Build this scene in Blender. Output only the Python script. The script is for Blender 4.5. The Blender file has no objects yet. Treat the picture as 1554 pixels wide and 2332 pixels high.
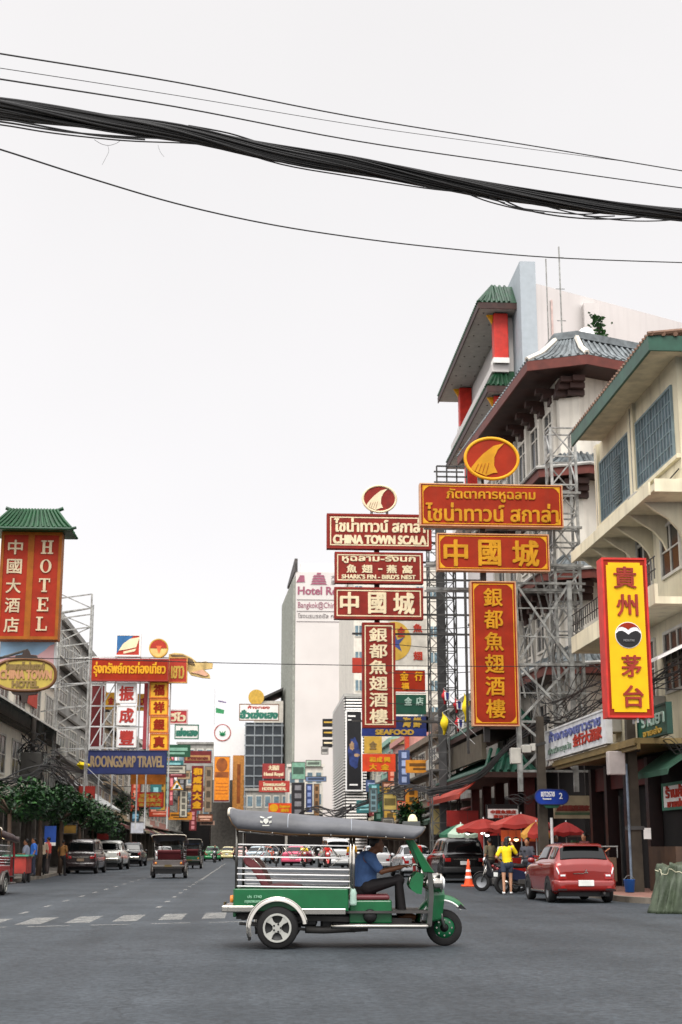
import bpy, math, random
from mathutils import Vector, Matrix
random.seed(7)
S = bpy.context.scene
COL = S.collection
rad = math.radians
# ------------------------------------------------------------------ camera
CH = 1.3
FPX = 3238.9
TH = math.atan(766/FPX); PS = math.atan(212/math.hypot(FPX, 766))
cd = bpy.data.cameras.new('camera'); cam = bpy.data.objects.new('camera', cd); COL.objects.link(cam)
cam.location = (0, 0, CH); cam.rotation_euler = (math.pi/2+TH, 0, -PS)
cd.sensor_fit = 'VERTICAL'; cd.sensor_height = 36; cd.lens = 50; cd.clip_end = 3000
cd.dof.use_dof = True; cd.dof.focus_distance = 19.8; cd.dof.aperture_fstop = 4.5
S.camera = cam
# ------------------------------------------------------------------ world and sun (overcast)
S.view_settings.view_transform = 'Standard'; S.view_settings.look = 'None'
S.view_settings.exposure = -0.04; S.view_settings.gamma = 1
W = bpy.data.worlds.new('World'); S.world = W; W.use_nodes = True
nt = W.node_tree; nt.nodes.clear()
def N(t, typ, **k):
    n = t.nodes.new(typ)
    for a, b in k.items(): setattr(n, a, b)
    return n
out = N(nt, 'ShaderNodeOutputWorld'); add = N(nt, 'ShaderNodeAddShader')
bg1 = N(nt, 'ShaderNodeBackground'); bg2 = N(nt, 'ShaderNodeBackground')
SUN_EL, SUN_AZ = 52, 188      # azimuth of the veiled sun, degrees clockwise from +Y
sky = N(nt, 'ShaderNodeTexSky', sky_type='NISHITA', sun_disc=False)
sky.sun_elevation = rad(SUN_EL); sky.sun_rotation = rad(SUN_AZ)
hs = N(nt, 'ShaderNodeHueSaturation'); hs.inputs['Saturation'].default_value = 0.1
nt.links.new(sky.outputs[0], hs.inputs['Color']); nt.links.new(hs.outputs[0], bg1.inputs[0]); bg1.inputs[1].default_value = 0.05
tc = N(nt, 'ShaderNodeTexCoord'); sep = N(nt, 'ShaderNodeSeparateXYZ'); nt.links.new(tc.outputs['Generated'], sep.inputs[0])
# cloud deck: even and pale above the street, brighter towards the zenith and behind the viewpoint
r1 = N(nt, 'ShaderNodeValToRGB'); nt.links.new(sep.outputs['Z'], r1.inputs[0])
e = r1.color_ramp.elements
e[0].position = 0.0; e[0].color = (.77, .75, .755, 1)
e[1].position = 0.55; e[1].color = (.80, .78, .78, 1)
x = r1.color_ramp.elements.new(1.0); x.color = (2.0, 1.97, 1.97, 1)
x = r1.color_ramp.elements.new(.22); x.color = (.765, .745, .755, 1)
mr = N(nt, 'ShaderNodeMapRange'); nt.links.new(sep.outputs['Y'], mr.inputs[0])
mr.inputs[1].default_value = 0.78; mr.inputs[2].default_value = 0.1; mr.inputs[3].default_value = 1.0; mr.inputs[4].default_value = 1.75
ns = N(nt, 'ShaderNodeTexNoise'); ns.inputs['Scale'].default_value = 2.2; ns.inputs['Detail'].default_value = 4
nt.links.new(tc.outputs['Generated'], ns.inputs['Vector'])
mr2 = N(nt, 'ShaderNodeMapRange'); nt.links.new(ns.outputs[0], mr2.inputs[0])
mr2.inputs[1].default_value = .3; mr2.inputs[2].default_value = .7; mr2.inputs[3].default_value = .955; mr2.inputs[4].default_value = 1.03
m1 = N(nt, 'ShaderNodeMath', operation='MULTIPLY'); nt.links.new(mr.outputs[0], m1.inputs[0]); nt.links.new(mr2.outputs[0], m1.inputs[1])
nt.links.new(r1.outputs[0], bg2.inputs[0]); nt.links.new(m1.outputs[0], bg2.inputs[1])
nt.links.new(bg1.outputs[0], add.inputs[0]); nt.links.new(bg2.outputs[0], add.inputs[1]); nt.links.new(add.outputs[0], out.inputs[0])
sl = bpy.data.lights.new('sun', 'SUN'); sl.energy = 2.2; sl.angle = rad(24); sl.color = (1, .965, .91)
so = bpy.data.objects.new('sun', sl); COL.objects.link(so)
az = rad(SUN_AZ); el = rad(SUN_EL)
sd = Vector((math.sin(az)*math.cos(el), math.cos(az)*math.cos(el), math.sin(el)))
so.rotation_euler = sd.to_track_quat('Z', 'Y').to_euler(); so.location = (0, -20, 60)
S.cycles.max_bounces = 6; S.cycles.diffuse_bounces = 1; S.cycles.glossy_bounces = 3; S.cycles.transparent_max_bounces = 6
S.cycles.use_denoising = True

# ------------------------------------------------------------------ measuring helpers (photo pixel -> point at a chosen distance)
FW = Vector((math.sin(PS), math.cos(PS), 0)); RT = Vector((math.cos(PS), -math.sin(PS), 0)); UP = Vector((0, 0, 1))
def ray(px, py):
    u = px-777; v = py-1166
    return RT*u + FW*(v*math.sin(TH)+FPX*math.cos(TH)) + UP*(-v*math.cos(TH)+FPX*math.sin(TH))
def PY(px, py, Y):
    r = ray(px, py); return Vector((0, 0, CH)) + r*(Y/r.y)
def PX(px, py, X):
    r = ray(px, py); return Vector((0, 0, CH)) + r*(X/r.x)
def PZ(px, py, Z=0.0):
    r = ray(px, py); return Vector((0, 0, CH)) + r*((Z-CH)/r.z)
# ------------------------------------------------------------------ materials
def lin(c):
    return tuple((v/255/12.92 if v/255 <= .04045 else ((v/255+.055)/1.055)**2.4) for v in c)
MATS = {}
def M(name, rgb=None, rough=.6, metal=0.0, var=.18, scale=2.5, bump=0.0, streak=0.0, emit=0.0, bscale=40, coat=0.0, alpha=1.0, spec=.4, dirt=(.06, .05, .04)):
    if name in MATS: return MATS[name]
    m = bpy.data.materials.new(name); MATS[name] = m; m.use_nodes = True
    t = m.node_tree; b = t.nodes['Principled BSDF']
    c = lin(rgb)
    b.inputs['Roughness'].default_value = rough; b.inputs['Metallic'].default_value = metal
    b.inputs['Specular IOR Level'].default_value = spec
    if coat: b.inputs['Coat Weight'].default_value = coat; b.inputs['Coat Roughness'].default_value = .08
    if alpha < 1: b.inputs['Alpha'].default_value = alpha
    g = N(t, 'ShaderNodeNewGeometry')
    n = N(t, 'ShaderNodeTexNoise'); n.inputs['Scale'].default_value = scale; n.inputs['Detail'].default_value = 6
    t.links.new(g.outputs['Position'], n.inputs['Vector'])
    mx = N(t, 'ShaderNodeMix', data_type='RGBA')
    a = tuple(min(1, v*(1+var*.8)) for v in c); d = tuple(v*(1-var) for v in c)
    rp = N(t, 'ShaderNodeMapRange'); t.links.new(n.outputs[0], rp.inputs[0]); rp.inputs[1].default_value = .33; rp.inputs[2].default_value = .67
    t.links.new(rp.outputs[0], mx.inputs['Factor']); mx.inputs['A'].default_value = d+(1,); mx.inputs['B'].default_value = a+(1,)
    last = mx.outputs['Result']
    if streak:
        mp = N(t, 'ShaderNodeMapping'); mp.inputs['Scale'].default_value = (3.0, 3.0, .22); t.links.new(g.outputs['Position'], mp.inputs[0])
        n2 = N(t, 'ShaderNodeTexNoise'); n2.inputs['Scale'].default_value = 1.0; n2.inputs['Detail'].default_value = 7; t.links.new(mp.outputs[0], n2.inputs['Vector'])
        r2 = N(t, 'ShaderNodeMapRange'); t.links.new(n2.outputs[0], r2.inputs[0]); r2.inputs[1].default_value = .5; r2.inputs[2].default_value = .8; r2.inputs[4].default_value = streak
        m2 = N(t, 'ShaderNodeMix', data_type='RGBA'); t.links.new(r2.outputs[0], m2.inputs['Factor']); t.links.new(last, m2.inputs['A']); m2.inputs['B'].default_value = tuple(dirt)+(1,)
        last = m2.outputs['Result']
    t.links.new(last, b.inputs['Base Color'])
    if emit:
        b.inputs['Emission Color'].default_value = c+(1,); b.inputs['Emission Strength'].default_value = emit
    if bump:
        n3 = N(t, 'ShaderNodeTexNoise'); n3.inputs['Scale'].default_value = bscale; n3.inputs['Detail'].default_value = 4; t.links.new(g.outputs['Position'], n3.inputs['Vector'])
        bp = N(t, 'ShaderNodeBump'); bp.inputs['Strength'].default_value = bump; bp.inputs['Distance'].default_value = .02
        t.links.new(n3.outputs[0], bp.inputs['Height']); t.links.new(bp.outputs[0], b.inputs['Normal'])
    return m
# palette
RED = M('sign red', (152, 44, 22), .65, spec=.15, var=.16, scale=1.6, streak=.3, dirt=(.16, .035, .02))
RED2 = M('old sign red', (134, 40, 31), .6, spec=.2, var=.2, streak=.4, dirt=(.1, .03, .025))
RED3 = M('far sign red', (176, 60, 46), .6, spec=.2, var=.15)
MAROON = M('maroon', (110, 32, 34), .6)
YEL = M('sign yellow', (232, 180, 14), .5, spec=.2, var=.06)
GOLD = M('gold lettering', (222, 160, 34), .55, spec=.2, var=.1)
GOLDD = M('dull gold', (196, 158, 62), .5)
CREAM = M('cream lettering', (232, 214, 176), .5, var=.12)
YELL = M('golden yellow lettering', (200, 140, 26), .55, spec=.2, var=.14)
WHITE = M('white paint', (232, 228, 222), .5, var=.05, streak=.12)
WHITEC = M('clean white', (240, 238, 236), .5, var=.03)
NAVY = M('navy sign', (34, 44, 92), .5)
GREEN = M('dark green sign', (22, 74, 56), .5)
ORANGE = M('orange banner', (238, 140, 24), .55)
STEEL = M('galvanised steel', (150, 150, 146), .6, .2, var=.45, scale=4, streak=.75, dirt=(.07, .04, .025))
STEELD = M('dark weathered steel', (70, 68, 66), .6, .3, var=.35)
STEELW = M('white painted steel', (206, 206, 204), .5, 0)
CHROME = M('chrome', (186, 182, 174), .16, 1.0, var=.08)
BLACK = M('black', (16, 16, 17), .5)
RUBBER = M('tyre rubber', (22, 21, 21), .8, var=.25, scale=12)
GLASS = M('dark window glass', (26, 30, 33), .22, 0, var=.3, scale=1.2, spec=.35)
GLASSB = M('bluish window glass', (104, 126, 136), .2, 0, var=.35, scale=1.5, spec=.6)
SHADEIN = M('painted interior shade', (15, 11, 10), .9, var=.4, scale=.8)  # shade of the shop interiors put into a near-black base colour
CABLE = M('black cable', (20, 19, 18), .55, var=.3)
CONC = M('concrete', (96, 90, 82), .85, var=.25, bump=.3, streak=.35)
SKIN = M('tan skin', (150, 102, 74), .55, var=.08)
SKIND = M('brown skin', (108, 70, 48), .55, var=.08)
HAIR = M('black hair', (18, 15, 14), .5)
# ------------------------------------------------------------------ mesh builder
class MB:
    def __init__(s): s.v = []; s.f = []
    def add(s, vs, fs):
        b = len(s.v); s.v += [tuple(p) for p in vs]; s.f += [tuple(i+b for i in f) for f in fs]; return s
    def box(s, x0, x1, y0, y1, z0, z1):
        return s.add([(x0,y0,z0),(x1,y0,z0),(x1,y1,z0),(x0,y1,z0),(x0,y0,z1),(x1,y0,z1),(x1,y1,z1),(x0,y1,z1)],
                     [(0,3,2,1),(4,5,6,7),(0,1,5,4),(1,2,6,5),(2,3,7,6),(3,0,4,7)])
    def frame(s, O, U, V, Nn):   # box from origin and three edge vectors
        O, U, V, Nn = map(Vector, (O, U, V, Nn))
        p = [O, O+U, O+U+V, O+V]; q = [a+Nn for a in p]
        return s.add(p+q, [(0,1,2,3)[::-1], (4,5,6,7), (0,1,5,4), (1,2,6,5), (2,3,7,6), (3,0,4,7)])
    def bar(s, p, q, w, h=None):
        p, q = Vector(p), Vector(q); d = q-p
        if d.length < 1e-6: return s
        h = h or w; d2 = d.normalized()
        a = d2.cross(Vector((0, 0, 1)))
        if a.length < 1e-3: a = Vector((1, 0, 0))
        a.normalize(); b = a.cross(d2)
        return s.frame(p-a*w/2-b*h/2, a*w, b*h, d)
    def tube(s, pts, r, n=8, cap=True, closed=False):
        pts = [Vector(p) for p in pts]; k = len(pts); rs = r if isinstance(r, (list, tuple)) else [r]*k
        vs = []; up = None
        for i, p in enumerate(pts):
            if closed: t = (pts[(i+1) % k]-pts[i-1])
            else: t = (pts[min(i+1, k-1)]-pts[max(i-1, 0)])
            t.normalize()
            if up is None:
                up = Vector((0, 0, 1)) if abs(t.z) < .9 else Vector((1, 0, 0))
            a = t.cross(up)
            if a.length < 1e-4: a = t.cross(Vector((0, 1, .1)))
            a.normalize(); b = a.cross(t); up = b
            for j in range(n):
                an = 2*math.pi*j/n; vs.append(p+a*math.cos(an)*rs[i]+b*math.sin(an)*rs[i])
        fs = []
        for i in range(k if closed else k-1):
            for j in range(n):
                i2 = (i+1) % k
                fs.append((i*n+j, i*n+(j+1) % n, i2*n+(j+1) % n, i2*n+j))
        if cap and not closed:
            fs.append(tuple(range(n))[::-1]); fs.append(tuple((k-1)*n+j for j in range(n)))
        return s.add(vs, fs)
    def lathe(s, prof, c=(0, 0, 0), ax='z', n=24, a0=0, a1=2*math.pi):   # prof: (radius, along)
        vs = []; full = abs(a1-a0-2*math.pi) < 1e-6; m = n if full else n+1
        for i in range(m):
            a = a0+(a1-a0)*i/n; ca, sa = math.cos(a), math.sin(a)
            for r, h in prof:
                if ax == 'z': p = (c[0]+r*ca, c[1]+r*sa, c[2]+h)
                elif ax == 'y': p = (c[0]+r*ca, c[1]+h, c[2]+r*sa)
                else: p = (c[0]+h, c[1]+r*ca, c[2]+r*sa)
                vs.append(p)
        k = len(prof); fs = []
        for i in range(n):
            i2 = (i+1) % m
            for j in range(k-1): fs.append((i*k+j, i2*k+j, i2*k+j+1, i*k+j+1))
        return s.add(vs, fs)
    def prism(s, pts, d):
        pts = [Vector(p) for p in pts]; d = Vector(d); n = len(pts)
        return s.add(pts+[p+d for p in pts], [tuple(range(n))[::-1], tuple(range(n, 2*n))]+[(i, (i+1) % n, n+(i+1) % n, n+i) for i in range(n)])
    def loft(s, rings, cap=True):
        n = len(rings[0]); vs = [p for r in rings for p in r]; fs = []
        for i in range(len(rings)-1):
            for j in range(n): fs.append((i*n+j, i*n+(j+1) % n, (i+1)*n+(j+1) % n, (i+1)*n+j))
        if cap: fs.append(tuple(range(n))[::-1]); fs.append(tuple((len(rings)-1)*n+j for j in range(n)))
        return s.add(vs, fs)
    def ell(s, c, r, n=12, m=8, R=None):
        vs = []; fs = []
        for i in range(m+1):
            ph = math.pi*i/m
            for j in range(n):
                a = 2*math.pi*j/n; p = Vector((r[0]*math.sin(ph)*math.cos(a), r[1]*math.sin(ph)*math.sin(a), r[2]*math.cos(ph)))
                if R is not None: p = R @ p
                vs.append(p+Vector(c))
        for i in range(m):
            for j in range(n): fs.append((i*n+j, (i+1)*n+j, (i+1)*n+(j+1) % n, i*n+(j+1) % n))
        return s.add(vs, fs)
    def xf(s, R, loc):
        loc = Vector(loc); s.v = [tuple(R @ Vector(p)+loc) for p in s.v]; return s
def O(name, mb, mat, parent=None, smooth=False, bev=0, remesh=0, local=False, sub=0, solid=0):
    me = bpy.data.meshes.new(name)
    L = Vector((0, 0, 0))
    if parent is not None and not local:
        q = parent
        while q is not None: L = L+q.location; q = q.parent
    me.from_pydata([tuple(Vector(p)-L) for p in mb.v], [], mb.f); me.update()
    o = bpy.data.objects.new(name, me); COL.objects.link(o)
    if mat: me.materials.append(mat)
    if parent is not None: o.parent = parent
    if smooth:
        for p in me.polygons: p.use_smooth = True
    if solid:
        d = o.modifiers.new('s', 'SOLIDIFY'); d.thickness = solid; d.offset = 0
    if remesh:
        d = o.modifiers.new('r', 'REMESH'); d.mode = 'VOXEL'; d.voxel_size = remesh; d.use_smooth_shade = True
        d = o.modifiers.new('s', 'SMOOTH'); d.iterations = 3; d.factor = .6
    if sub:
        d = o.modifiers.new('u', 'SUBSURF'); d.levels = sub; d.render_levels = sub
    if bev:
        d = o.modifiers.new('b', 'BEVEL'); d.width = bev; d.segments = 2 if bev < .05 else 4; d.limit_method = 'ANGLE'; d.angle_limit = rad(35)
    return o
def tag(o, label, cat, group=None):
    o['label'] = label; o['category'] = cat
    if group: o['group'] = group
    return o
def T(name, label, cat, loc=(0, 0, 0), rz=0, group=None):
    o = bpy.data.objects.new(name, None); COL.objects.link(o); o.location = loc; o.rotation_euler = (0, 0, rz); o.empty_display_size = .2
    return tag(o, label, cat, group)
def copy_tree(o, parent=None):
    c = o.copy(); COL.objects.link(c)
    if parent is not None: c.parent = parent
    for ch in list(o.children): copy_tree(ch, c)
    return c
def struct(o): o['kind'] = 'structure'; return o
# ------------------------------------------------------------------ lettering
_tx = {}
def text_geo(s, ext=.02):
    if s in _tx: return _tx[s]
    d = bpy.data.curves.new('lettering', 'FONT'); d.body = s; d.size = 1; d.extrude = ext; d.resolution_u = 3
    ob = bpy.data.objects.new('lettering', d); COL.objects.link(ob)
    dg = bpy.context.evaluated_depsgraph_get(); me = bpy.data.meshes.new_from_object(ob.evaluated_get(dg))
    v = [tuple(p.co) for p in me.vertices]; f = [tuple(p.vertices) for p in me.polygons]
    bpy.data.objects.remove(ob); bpy.data.meshes.remove(me); bpy.data.curves.remove(d)
    if v:
        x0 = min(p[0] for p in v); x1 = max(p[0] for p in v); y0 = min(p[1] for p in v); y1 = max(p[1] for p in v)
        v = [((p[0]-x0)/max(x1-x0, 1e-4), (p[1]-y0)/max(y1-y0, 1e-4), p[2]) for p in v]
        # give every front face its own depth (under 2 mm): the font's overlapping strokes must not share a plane
        nv = list(v); nf = []
        for k, q in enumerate(f):
            if all(v[i][2] > ext*.9 for i in q):
                b = len(nv); dz = .0024*((k*.618034) % 1); nv += [(v[i][0], v[i][1], v[i][2]+dz) for i in q]; nf.append(tuple(range(b, b+len(q))))
            elif not all(v[i][2] < -ext*.9 for i in q): nf.append(q)
        v, f = nv, nf
    _tx[s] = (v, f); return v, f
def put_text(mb, s, o, U, V, Nn, bold=0.0, ext=.02):
    """write s into the parallelogram o, o+U, o+V, standing proud along Nn"""
    o, U, V, Nn = Vector(o), Vector(U), Vector(V), Vector(Nn).normalized()
    v, f = text_geo(s)
    offs = [(0, 0)] if not bold else [(-bold, -bold*.5), (bold, bold*.5), (0, 0), (bold*.5, -bold*.6), (-bold*.5, bold*.6)]
    un = U.normalized(); vn = V.normalized()
    for k, (a, b) in enumerate(offs):
        mb.add([o+U*p[0]+V*p[1]+un*a+vn*b+Nn*((p[2]+.02)*ext/.04+.002+.0015*k) for p in v], f)
    return mb
class Board:
    """flat sign: origin bottom-left of the front face, U across, V up; px helper for boards that face down the street"""
    def __init__(s, name, label, bbox=None, Y=None, face=None, frame=None, fw=.07, depth=.3, cat='sign', group=None, quad=None, back=None, proud=.03):
        if bbox:
            x0, y0, x1, y1 = bbox; xm = (x0+x1)/2; ym = (y0+y1)/2
            a = PY(x0, ym, Y); b = PY(x1, ym, Y); t = PY(xm, y0, Y); bo = PY(xm, y1, Y)
            s.O = Vector((a.x, Y, bo.z)); s.U = Vector((b.x-a.x, 0, 0)); s.V = Vector((0, 0, t.z-bo.z)); s.N = Vector((0, -1, 0)); s.bb = bbox
        else:
            s.O, s.U, s.V = map(Vector, quad); s.N = s.U.cross(s.V).normalized(); s.bb = (0, 0, 1, 1)
        s.root = T(name, label, cat, s.O+s.U*.5-s.N*depth*.5, group=group)
        s.root.location = s.O+s.U*.5-s.N*depth*.5
        mb = MB().frame(s.O-s.N*depth, s.U, s.V, s.N*depth)
        O('panel', mb, face, s.root)
        if frame:
            un = s.U.normalized(); vn = s.V.normalized(); w = s.U.length; h = s.V.length; mb = MB()
            g = .004
            o = s.O-s.N*(depth+.01)
            dn = s.N*(depth+.01+proud)
            mb.frame(o-vn*g-un*g, un*(w+2*g), vn*(fw+g), dn); mb.frame(o+vn*(h-fw)-un*g, un*(w+2*g), vn*(fw+g), dn)
            mb.frame(o+vn*fw-un*g, un*(fw+g), vn*(h-2*fw), dn); mb.frame(o+vn*fw+un*(w-fw), un*(fw+g), vn*(h-2*fw), dn)
            O('frame', mb, frame, s.root)
    def pt(s, px, py, d=0.0):
        x0, y0, x1, y1 = s.bb
        return s.O+s.U*((px-x0)/(x1-x0))+s.V*((y1-py)/(y1-y0))+s.N*d
    def text(s, lines, mat, bold=.0, ext=.03, name='lettering', d=0.0):
        mb = MB()
        for t, (x0, y0, x1, y1) in lines:
            o = s.pt(x0, y1, d); put_text(mb, t, o, s.pt(x1, y1, d)-o, s.pt(x0, y0, d)-o, s.N, bold, ext)
        O(name, mb, mat, s.root); return s
    def col(s, chars, cx, y0, y1, w, mat, bold=.0, fill=.86, ext=.03, name='lettering'):
        n = len(chars); h = (y1-y0)/n
        return s.text([(c, (cx-w/2, y0+h*(i+.5-fill/2), cx+w/2, y0+h*(i+.5+fill/2))) for i, c in enumerate(chars)], mat, bold, ext, name)
    def poly(s, pts, mat, name='emblem', d=.012, t=.012):
        mb = MB().prism([s.pt(px, py, d) for px, py in pts], s.N*t); return O(name, mb, mat, s.root)
    def rect(s, x0, y0, x1, y1, mat, name='band', d=.0, t=.01):
        return s.poly([(x0, y1), (x1, y1), (x1, y0), (x0, y0)], mat, name, d, t)
    def line(s, x0, y0, x1, y1, w, mat, name='inner_border', d=.003, t=.012):   # rectangular outline
        mb = MB()
        for a in ((x0, y0, x1, y0+w), (x0, y1-w, x1, y1), (x0, y0+w, x0+w, y1-w), (x1-w, y0+w, x1, y1-w)):
            mb.prism([s.pt(a[0], a[3], d), s.pt(a[2], a[3], d), s.pt(a[2], a[1], d), s.pt(a[0], a[1], d)], s.N*t)
        return O(name, mb, mat, s.root)
def ring_pts(cx, cy, rx, ry, n=40, a0=0, a1=360):
    return [(cx+rx*math.cos(rad(a0+(a1-a0)*i/n)), cy+ry*math.sin(rad(a0+(a1-a0)*i/n))) for i in range(n if a1-a0 == 360 else n+1)]
# ------------------------------------------------------------------ ground
def asphalt():
    m = bpy.data.materials.new('asphalt'); m.use_nodes = True; t = m.node_tree; b = t.nodes['Principled BSDF']
    g = N(t, 'ShaderNodeNewGeometry')
    n1 = N(t, 'ShaderNodeTexNoise'); n1.inputs['Scale'].default_value = .35; n1.inputs['Detail'].default_value = 7; n1.inputs['Roughness'].default_value = .6
    n2 = N(t, 'ShaderNodeTexNoise'); n2.inputs['Scale'].default_value = 9; n2.inputs['Detail'].default_value = 12; n2.inputs['Roughness'].default_value = .85
    mp = N(t, 'ShaderNodeMapping'); mp.inputs['Scale'].default_value = (1.1, .05, 1); n3 = N(t, 'ShaderNodeTexNoise'); n3.inputs['Scale'].default_value = 1; n3.inputs['Detail'].default_value = 4
    for n in (n1, n2): t.links.new(g.outputs['Position'], n.inputs['Vector'])
    t.links.new(g.outputs['Position'], mp.inputs[0]); t.links.new(mp.outputs[0], n3.inputs['Vector'])
    r = N(t, 'ShaderNodeValToRGB'); r.color_ramp.elements[0].position = .3; r.color_ramp.elements[1].position = .72
    r.color_ramp.elements[0].color = (.023, .0285, .034, 1); r.color_ramp.elements[1].color = (.046, .054, .062, 1)
    t.links.new(n1.outputs[0], r.inputs[0])
    m1 = N(t, 'ShaderNodeMix', data_type='RGBA', blend_type='MULTIPLY'); m1.inputs['Factor'].default_value = 1
    rr = N(t, 'ShaderNodeMapRange'); t.links.new(n2.outputs[0], rr.inputs[0]); rr.inputs[1].default_value = .25; rr.inputs[2].default_value = .75; rr.inputs[3].default_value = .55; rr.inputs[4].default_value = 1.42
    t.links.new(r.outputs[0], m1.inputs['A']); t.links.new(rr.outputs[0], m1.inputs['B'])
    m2 = N(t, 'ShaderNodeMix', data_type='RGBA', blend_type='MULTIPLY'); m2.inputs['Factor'].default_value = 1
    r3 = N(t, 'ShaderNodeMapRange'); t.links.new(n3.outputs[0], r3.inputs[0]); r3.inputs[1].default_value = .3; r3.inputs[2].default_value = .7; r3.inputs[3].default_value = .74; r3.inputs[4].default_value = 1.22
    t.links.new(m1.outputs['Result'], m2.inputs['A']); t.links.new(r3.outputs[0], m2.inputs['B'])
    # tar seams and repaired cracks
    v = N(t, 'ShaderNodeTexVoronoi', feature='DISTANCE_TO_EDGE'); v.inputs['Scale'].default_value = .16
    nw = N(t, 'ShaderNodeTexNoise'); nw.inputs['Scale'].default_value = 1.5; t.links.new(g.outputs['Position'], nw.inputs['Vector'])
    ad = N(t, 'ShaderNodeVectorMath', operation='MULTIPLY_ADD'); t.links.new(nw.outputs['Color'], ad.inputs[0]); ad.inputs[1].default_value = (1.2, 1.2, 0); t.links.new(g.outputs['Position'], ad.inputs[2])
    t.links.new(ad.outputs[0], v.inputs['Vector'])
    r4 = N(t, 'ShaderNodeMapRange'); t.links.new(v.outputs['Distance'], r4.inputs[0]); r4.inputs[1].default_value = .002; r4.inputs[2].default_value = .006; r4.inputs[3].default_value = .72; r4.inputs[4].default_value = 1
    m3 = N(t, 'ShaderNodeMix', data_type='RGBA', blend_type='MULTIPLY'); m3.inputs['Factor'].default_value = 1
    t.links.new(m2.outputs['Result'], m3.inputs['A']); t.links.new(r4.outputs[0], m3.inputs['B'])
    t.links.new(m3.outputs['Result'], b.inputs['Base Color'])
    vo = N(t, 'ShaderNodeTexVoronoi'); vo.inputs['Scale'].default_value = 22; t.links.new(g.outputs['Position'], vo.inputs['Vector'])
    sp_ = N(t, 'ShaderNodeSeparateColor'); t.links.new(vo.outputs['Color'], sp_.inputs[0]); r5 = N(t, 'ShaderNodeMapRange'); t.links.new(sp_.outputs[0], r5.inputs[0]); r5.inputs[3].default_value = .68; r5.inputs[4].default_value = 1.35
    m4 = N(t, 'ShaderNodeMix', data_type='RGBA', blend_type='MULTIPLY'); m4.inputs['Factor'].default_value = 1; t.links.new(m3.outputs['Result'], m4.inputs['A']); t.links.new(r5.outputs[0], m4.inputs['B']); t.links.new(m4.outputs['Result'], b.inputs['Base Color'])
    b.inputs['Roughness'].default_value = .68; b.inputs['Specular IOR Level'].default_value = .25
    bp = N(t, 'ShaderNodeBump'); bp.inputs['Strength'].default_value = .35; bp.inputs['Distance'].default_value = .01; t.links.new(n2.outputs[0], bp.inputs['Height']); t.links.new(bp.outputs[0], b.inputs['Normal'])
    return m
struct(O('road', MB().add([(-900, -200, 0), (900, -200, 0), (900, 2000, 0), (-900, 2000, 0)], [(0, 1, 2, 3)]), asphalt()))
PAVE = M('pavement tiles', (128, 92, 80), .8, var=.3, scale=3, bump=.2)
PAVEL = M('grey pavement', (112, 106, 98), .8, var=.3, scale=2, bump=.2)
KERB = M('kerb concrete', (120, 112, 100), .8, var=.45, scale=1.2)
arc = [(11.6-2.3*math.cos(rad(a)), 36.4-2.6*math.sin(rad(a)), 0) for a in range(0, 91, 15)]
pv = [(9.3, 500, 0)]+arc+[(60, 33.8, 0), (60, 500, 0)]
def inset_arc(d): return [(11.6-(2.3-d)*math.cos(rad(a)), 36.4-(2.6-d)*math.sin(rad(a)), 0) for a in range(0, 91, 15)]
struct(O('pavement', MB().prism([(9.46, 500, 0)]+inset_arc(.16)+[(60, 33.96, 0), (60, 500, 0)], (0, 0, .136)), PAVE))
kb = MB(); A = [(9.3, 500, 0)]+arc+[(60, 33.8, 0)]; B = [(9.46, 500, 0)]+inset_arc(.16)+[(60, 33.96, 0)]
for i in range(len(A)-1): kb.prism([A[i], A[i+1], B[i+1], B[i]], (0, 0, .14))
struct(O('kerb', kb, KERB))
KL = [(-9.0, 20, 0), (-9.0, 66, 0), (-9.5, 76, 0), (-10.4, 92, 0), (-10.6, 110, 0), (-10.6, 500, 0)]
struct(O('pavement', MB().prism([(x-.16, y, 0) for x, y, z in KL]+[(-40, 500, 0), (-40, 20, 0)], (0, 0, .136)), PAVEL))
kb = MB()
for i in range(len(KL)-1): a, b = KL[i], KL[i+1]; kb.prism([a, b, (b[0]-.16, b[1], 0), (a[0]-.16, a[1], 0)], (0, 0, .14))
struct(O('kerb', kb, KERB))
# worn road paint
def paintmat():
    m = M('worn road paint', (168, 166, 160), .7, var=.1, scale=6); t = m.node_tree; b = t.nodes['Principled BSDF']
    n = N(t, 'ShaderNodeTexNoise'); n.inputs['Scale'].default_value = 4; n.inputs['Detail'].default_value = 8; n.inputs['Roughness'].default_value = .8
    g = N(t, 'ShaderNodeNewGeometry'); t.links.new(g.outputs['Position'], n.inputs['Vector'])
    r = N(t, 'ShaderNodeMapRange'); t.links.new(n.outputs[0], r.inputs[0]); r.inputs[1].default_value = .38; r.inputs[2].default_value = .62; r.inputs[3].default_value = .08; r.inputs[4].default_value = .6
    t.links.new(r.outputs[0], b.inputs['Alpha']); return m
PAINT = paintmat()
def flat(pts, z=.004): return [(p[0], p[1], z) for p in pts]
mk = MB()
for i in range(-3, 6):
    xc = -4.05+i*.80; yc = 26.2+(xc+3.9)*.62
    mk.add(flat([(xc, yc), (xc+.43, yc+.2), (xc+.43, yc+2.75), (xc, yc+2.55)]), [(0, 1, 2, 3)])
struct(O('zebra_crossing', mk, PAINT))
mk = MB()
for i in range(-2, 5):
    xc = -4.75+i*1.02; yc = 25.0+(xc+4.7)*.40
    mk.add(flat([(xc, yc), (xc+.68, yc+.27), (xc+.68, yc+.45), (xc, yc+.18)]), [(0, 1, 2, 3)])
mk.add(flat([(2.8, 25.6), (3.15, 25.7), (3.15, 25.85), (2.8, 25.75)]), [(0, 1, 2, 3)])
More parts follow.
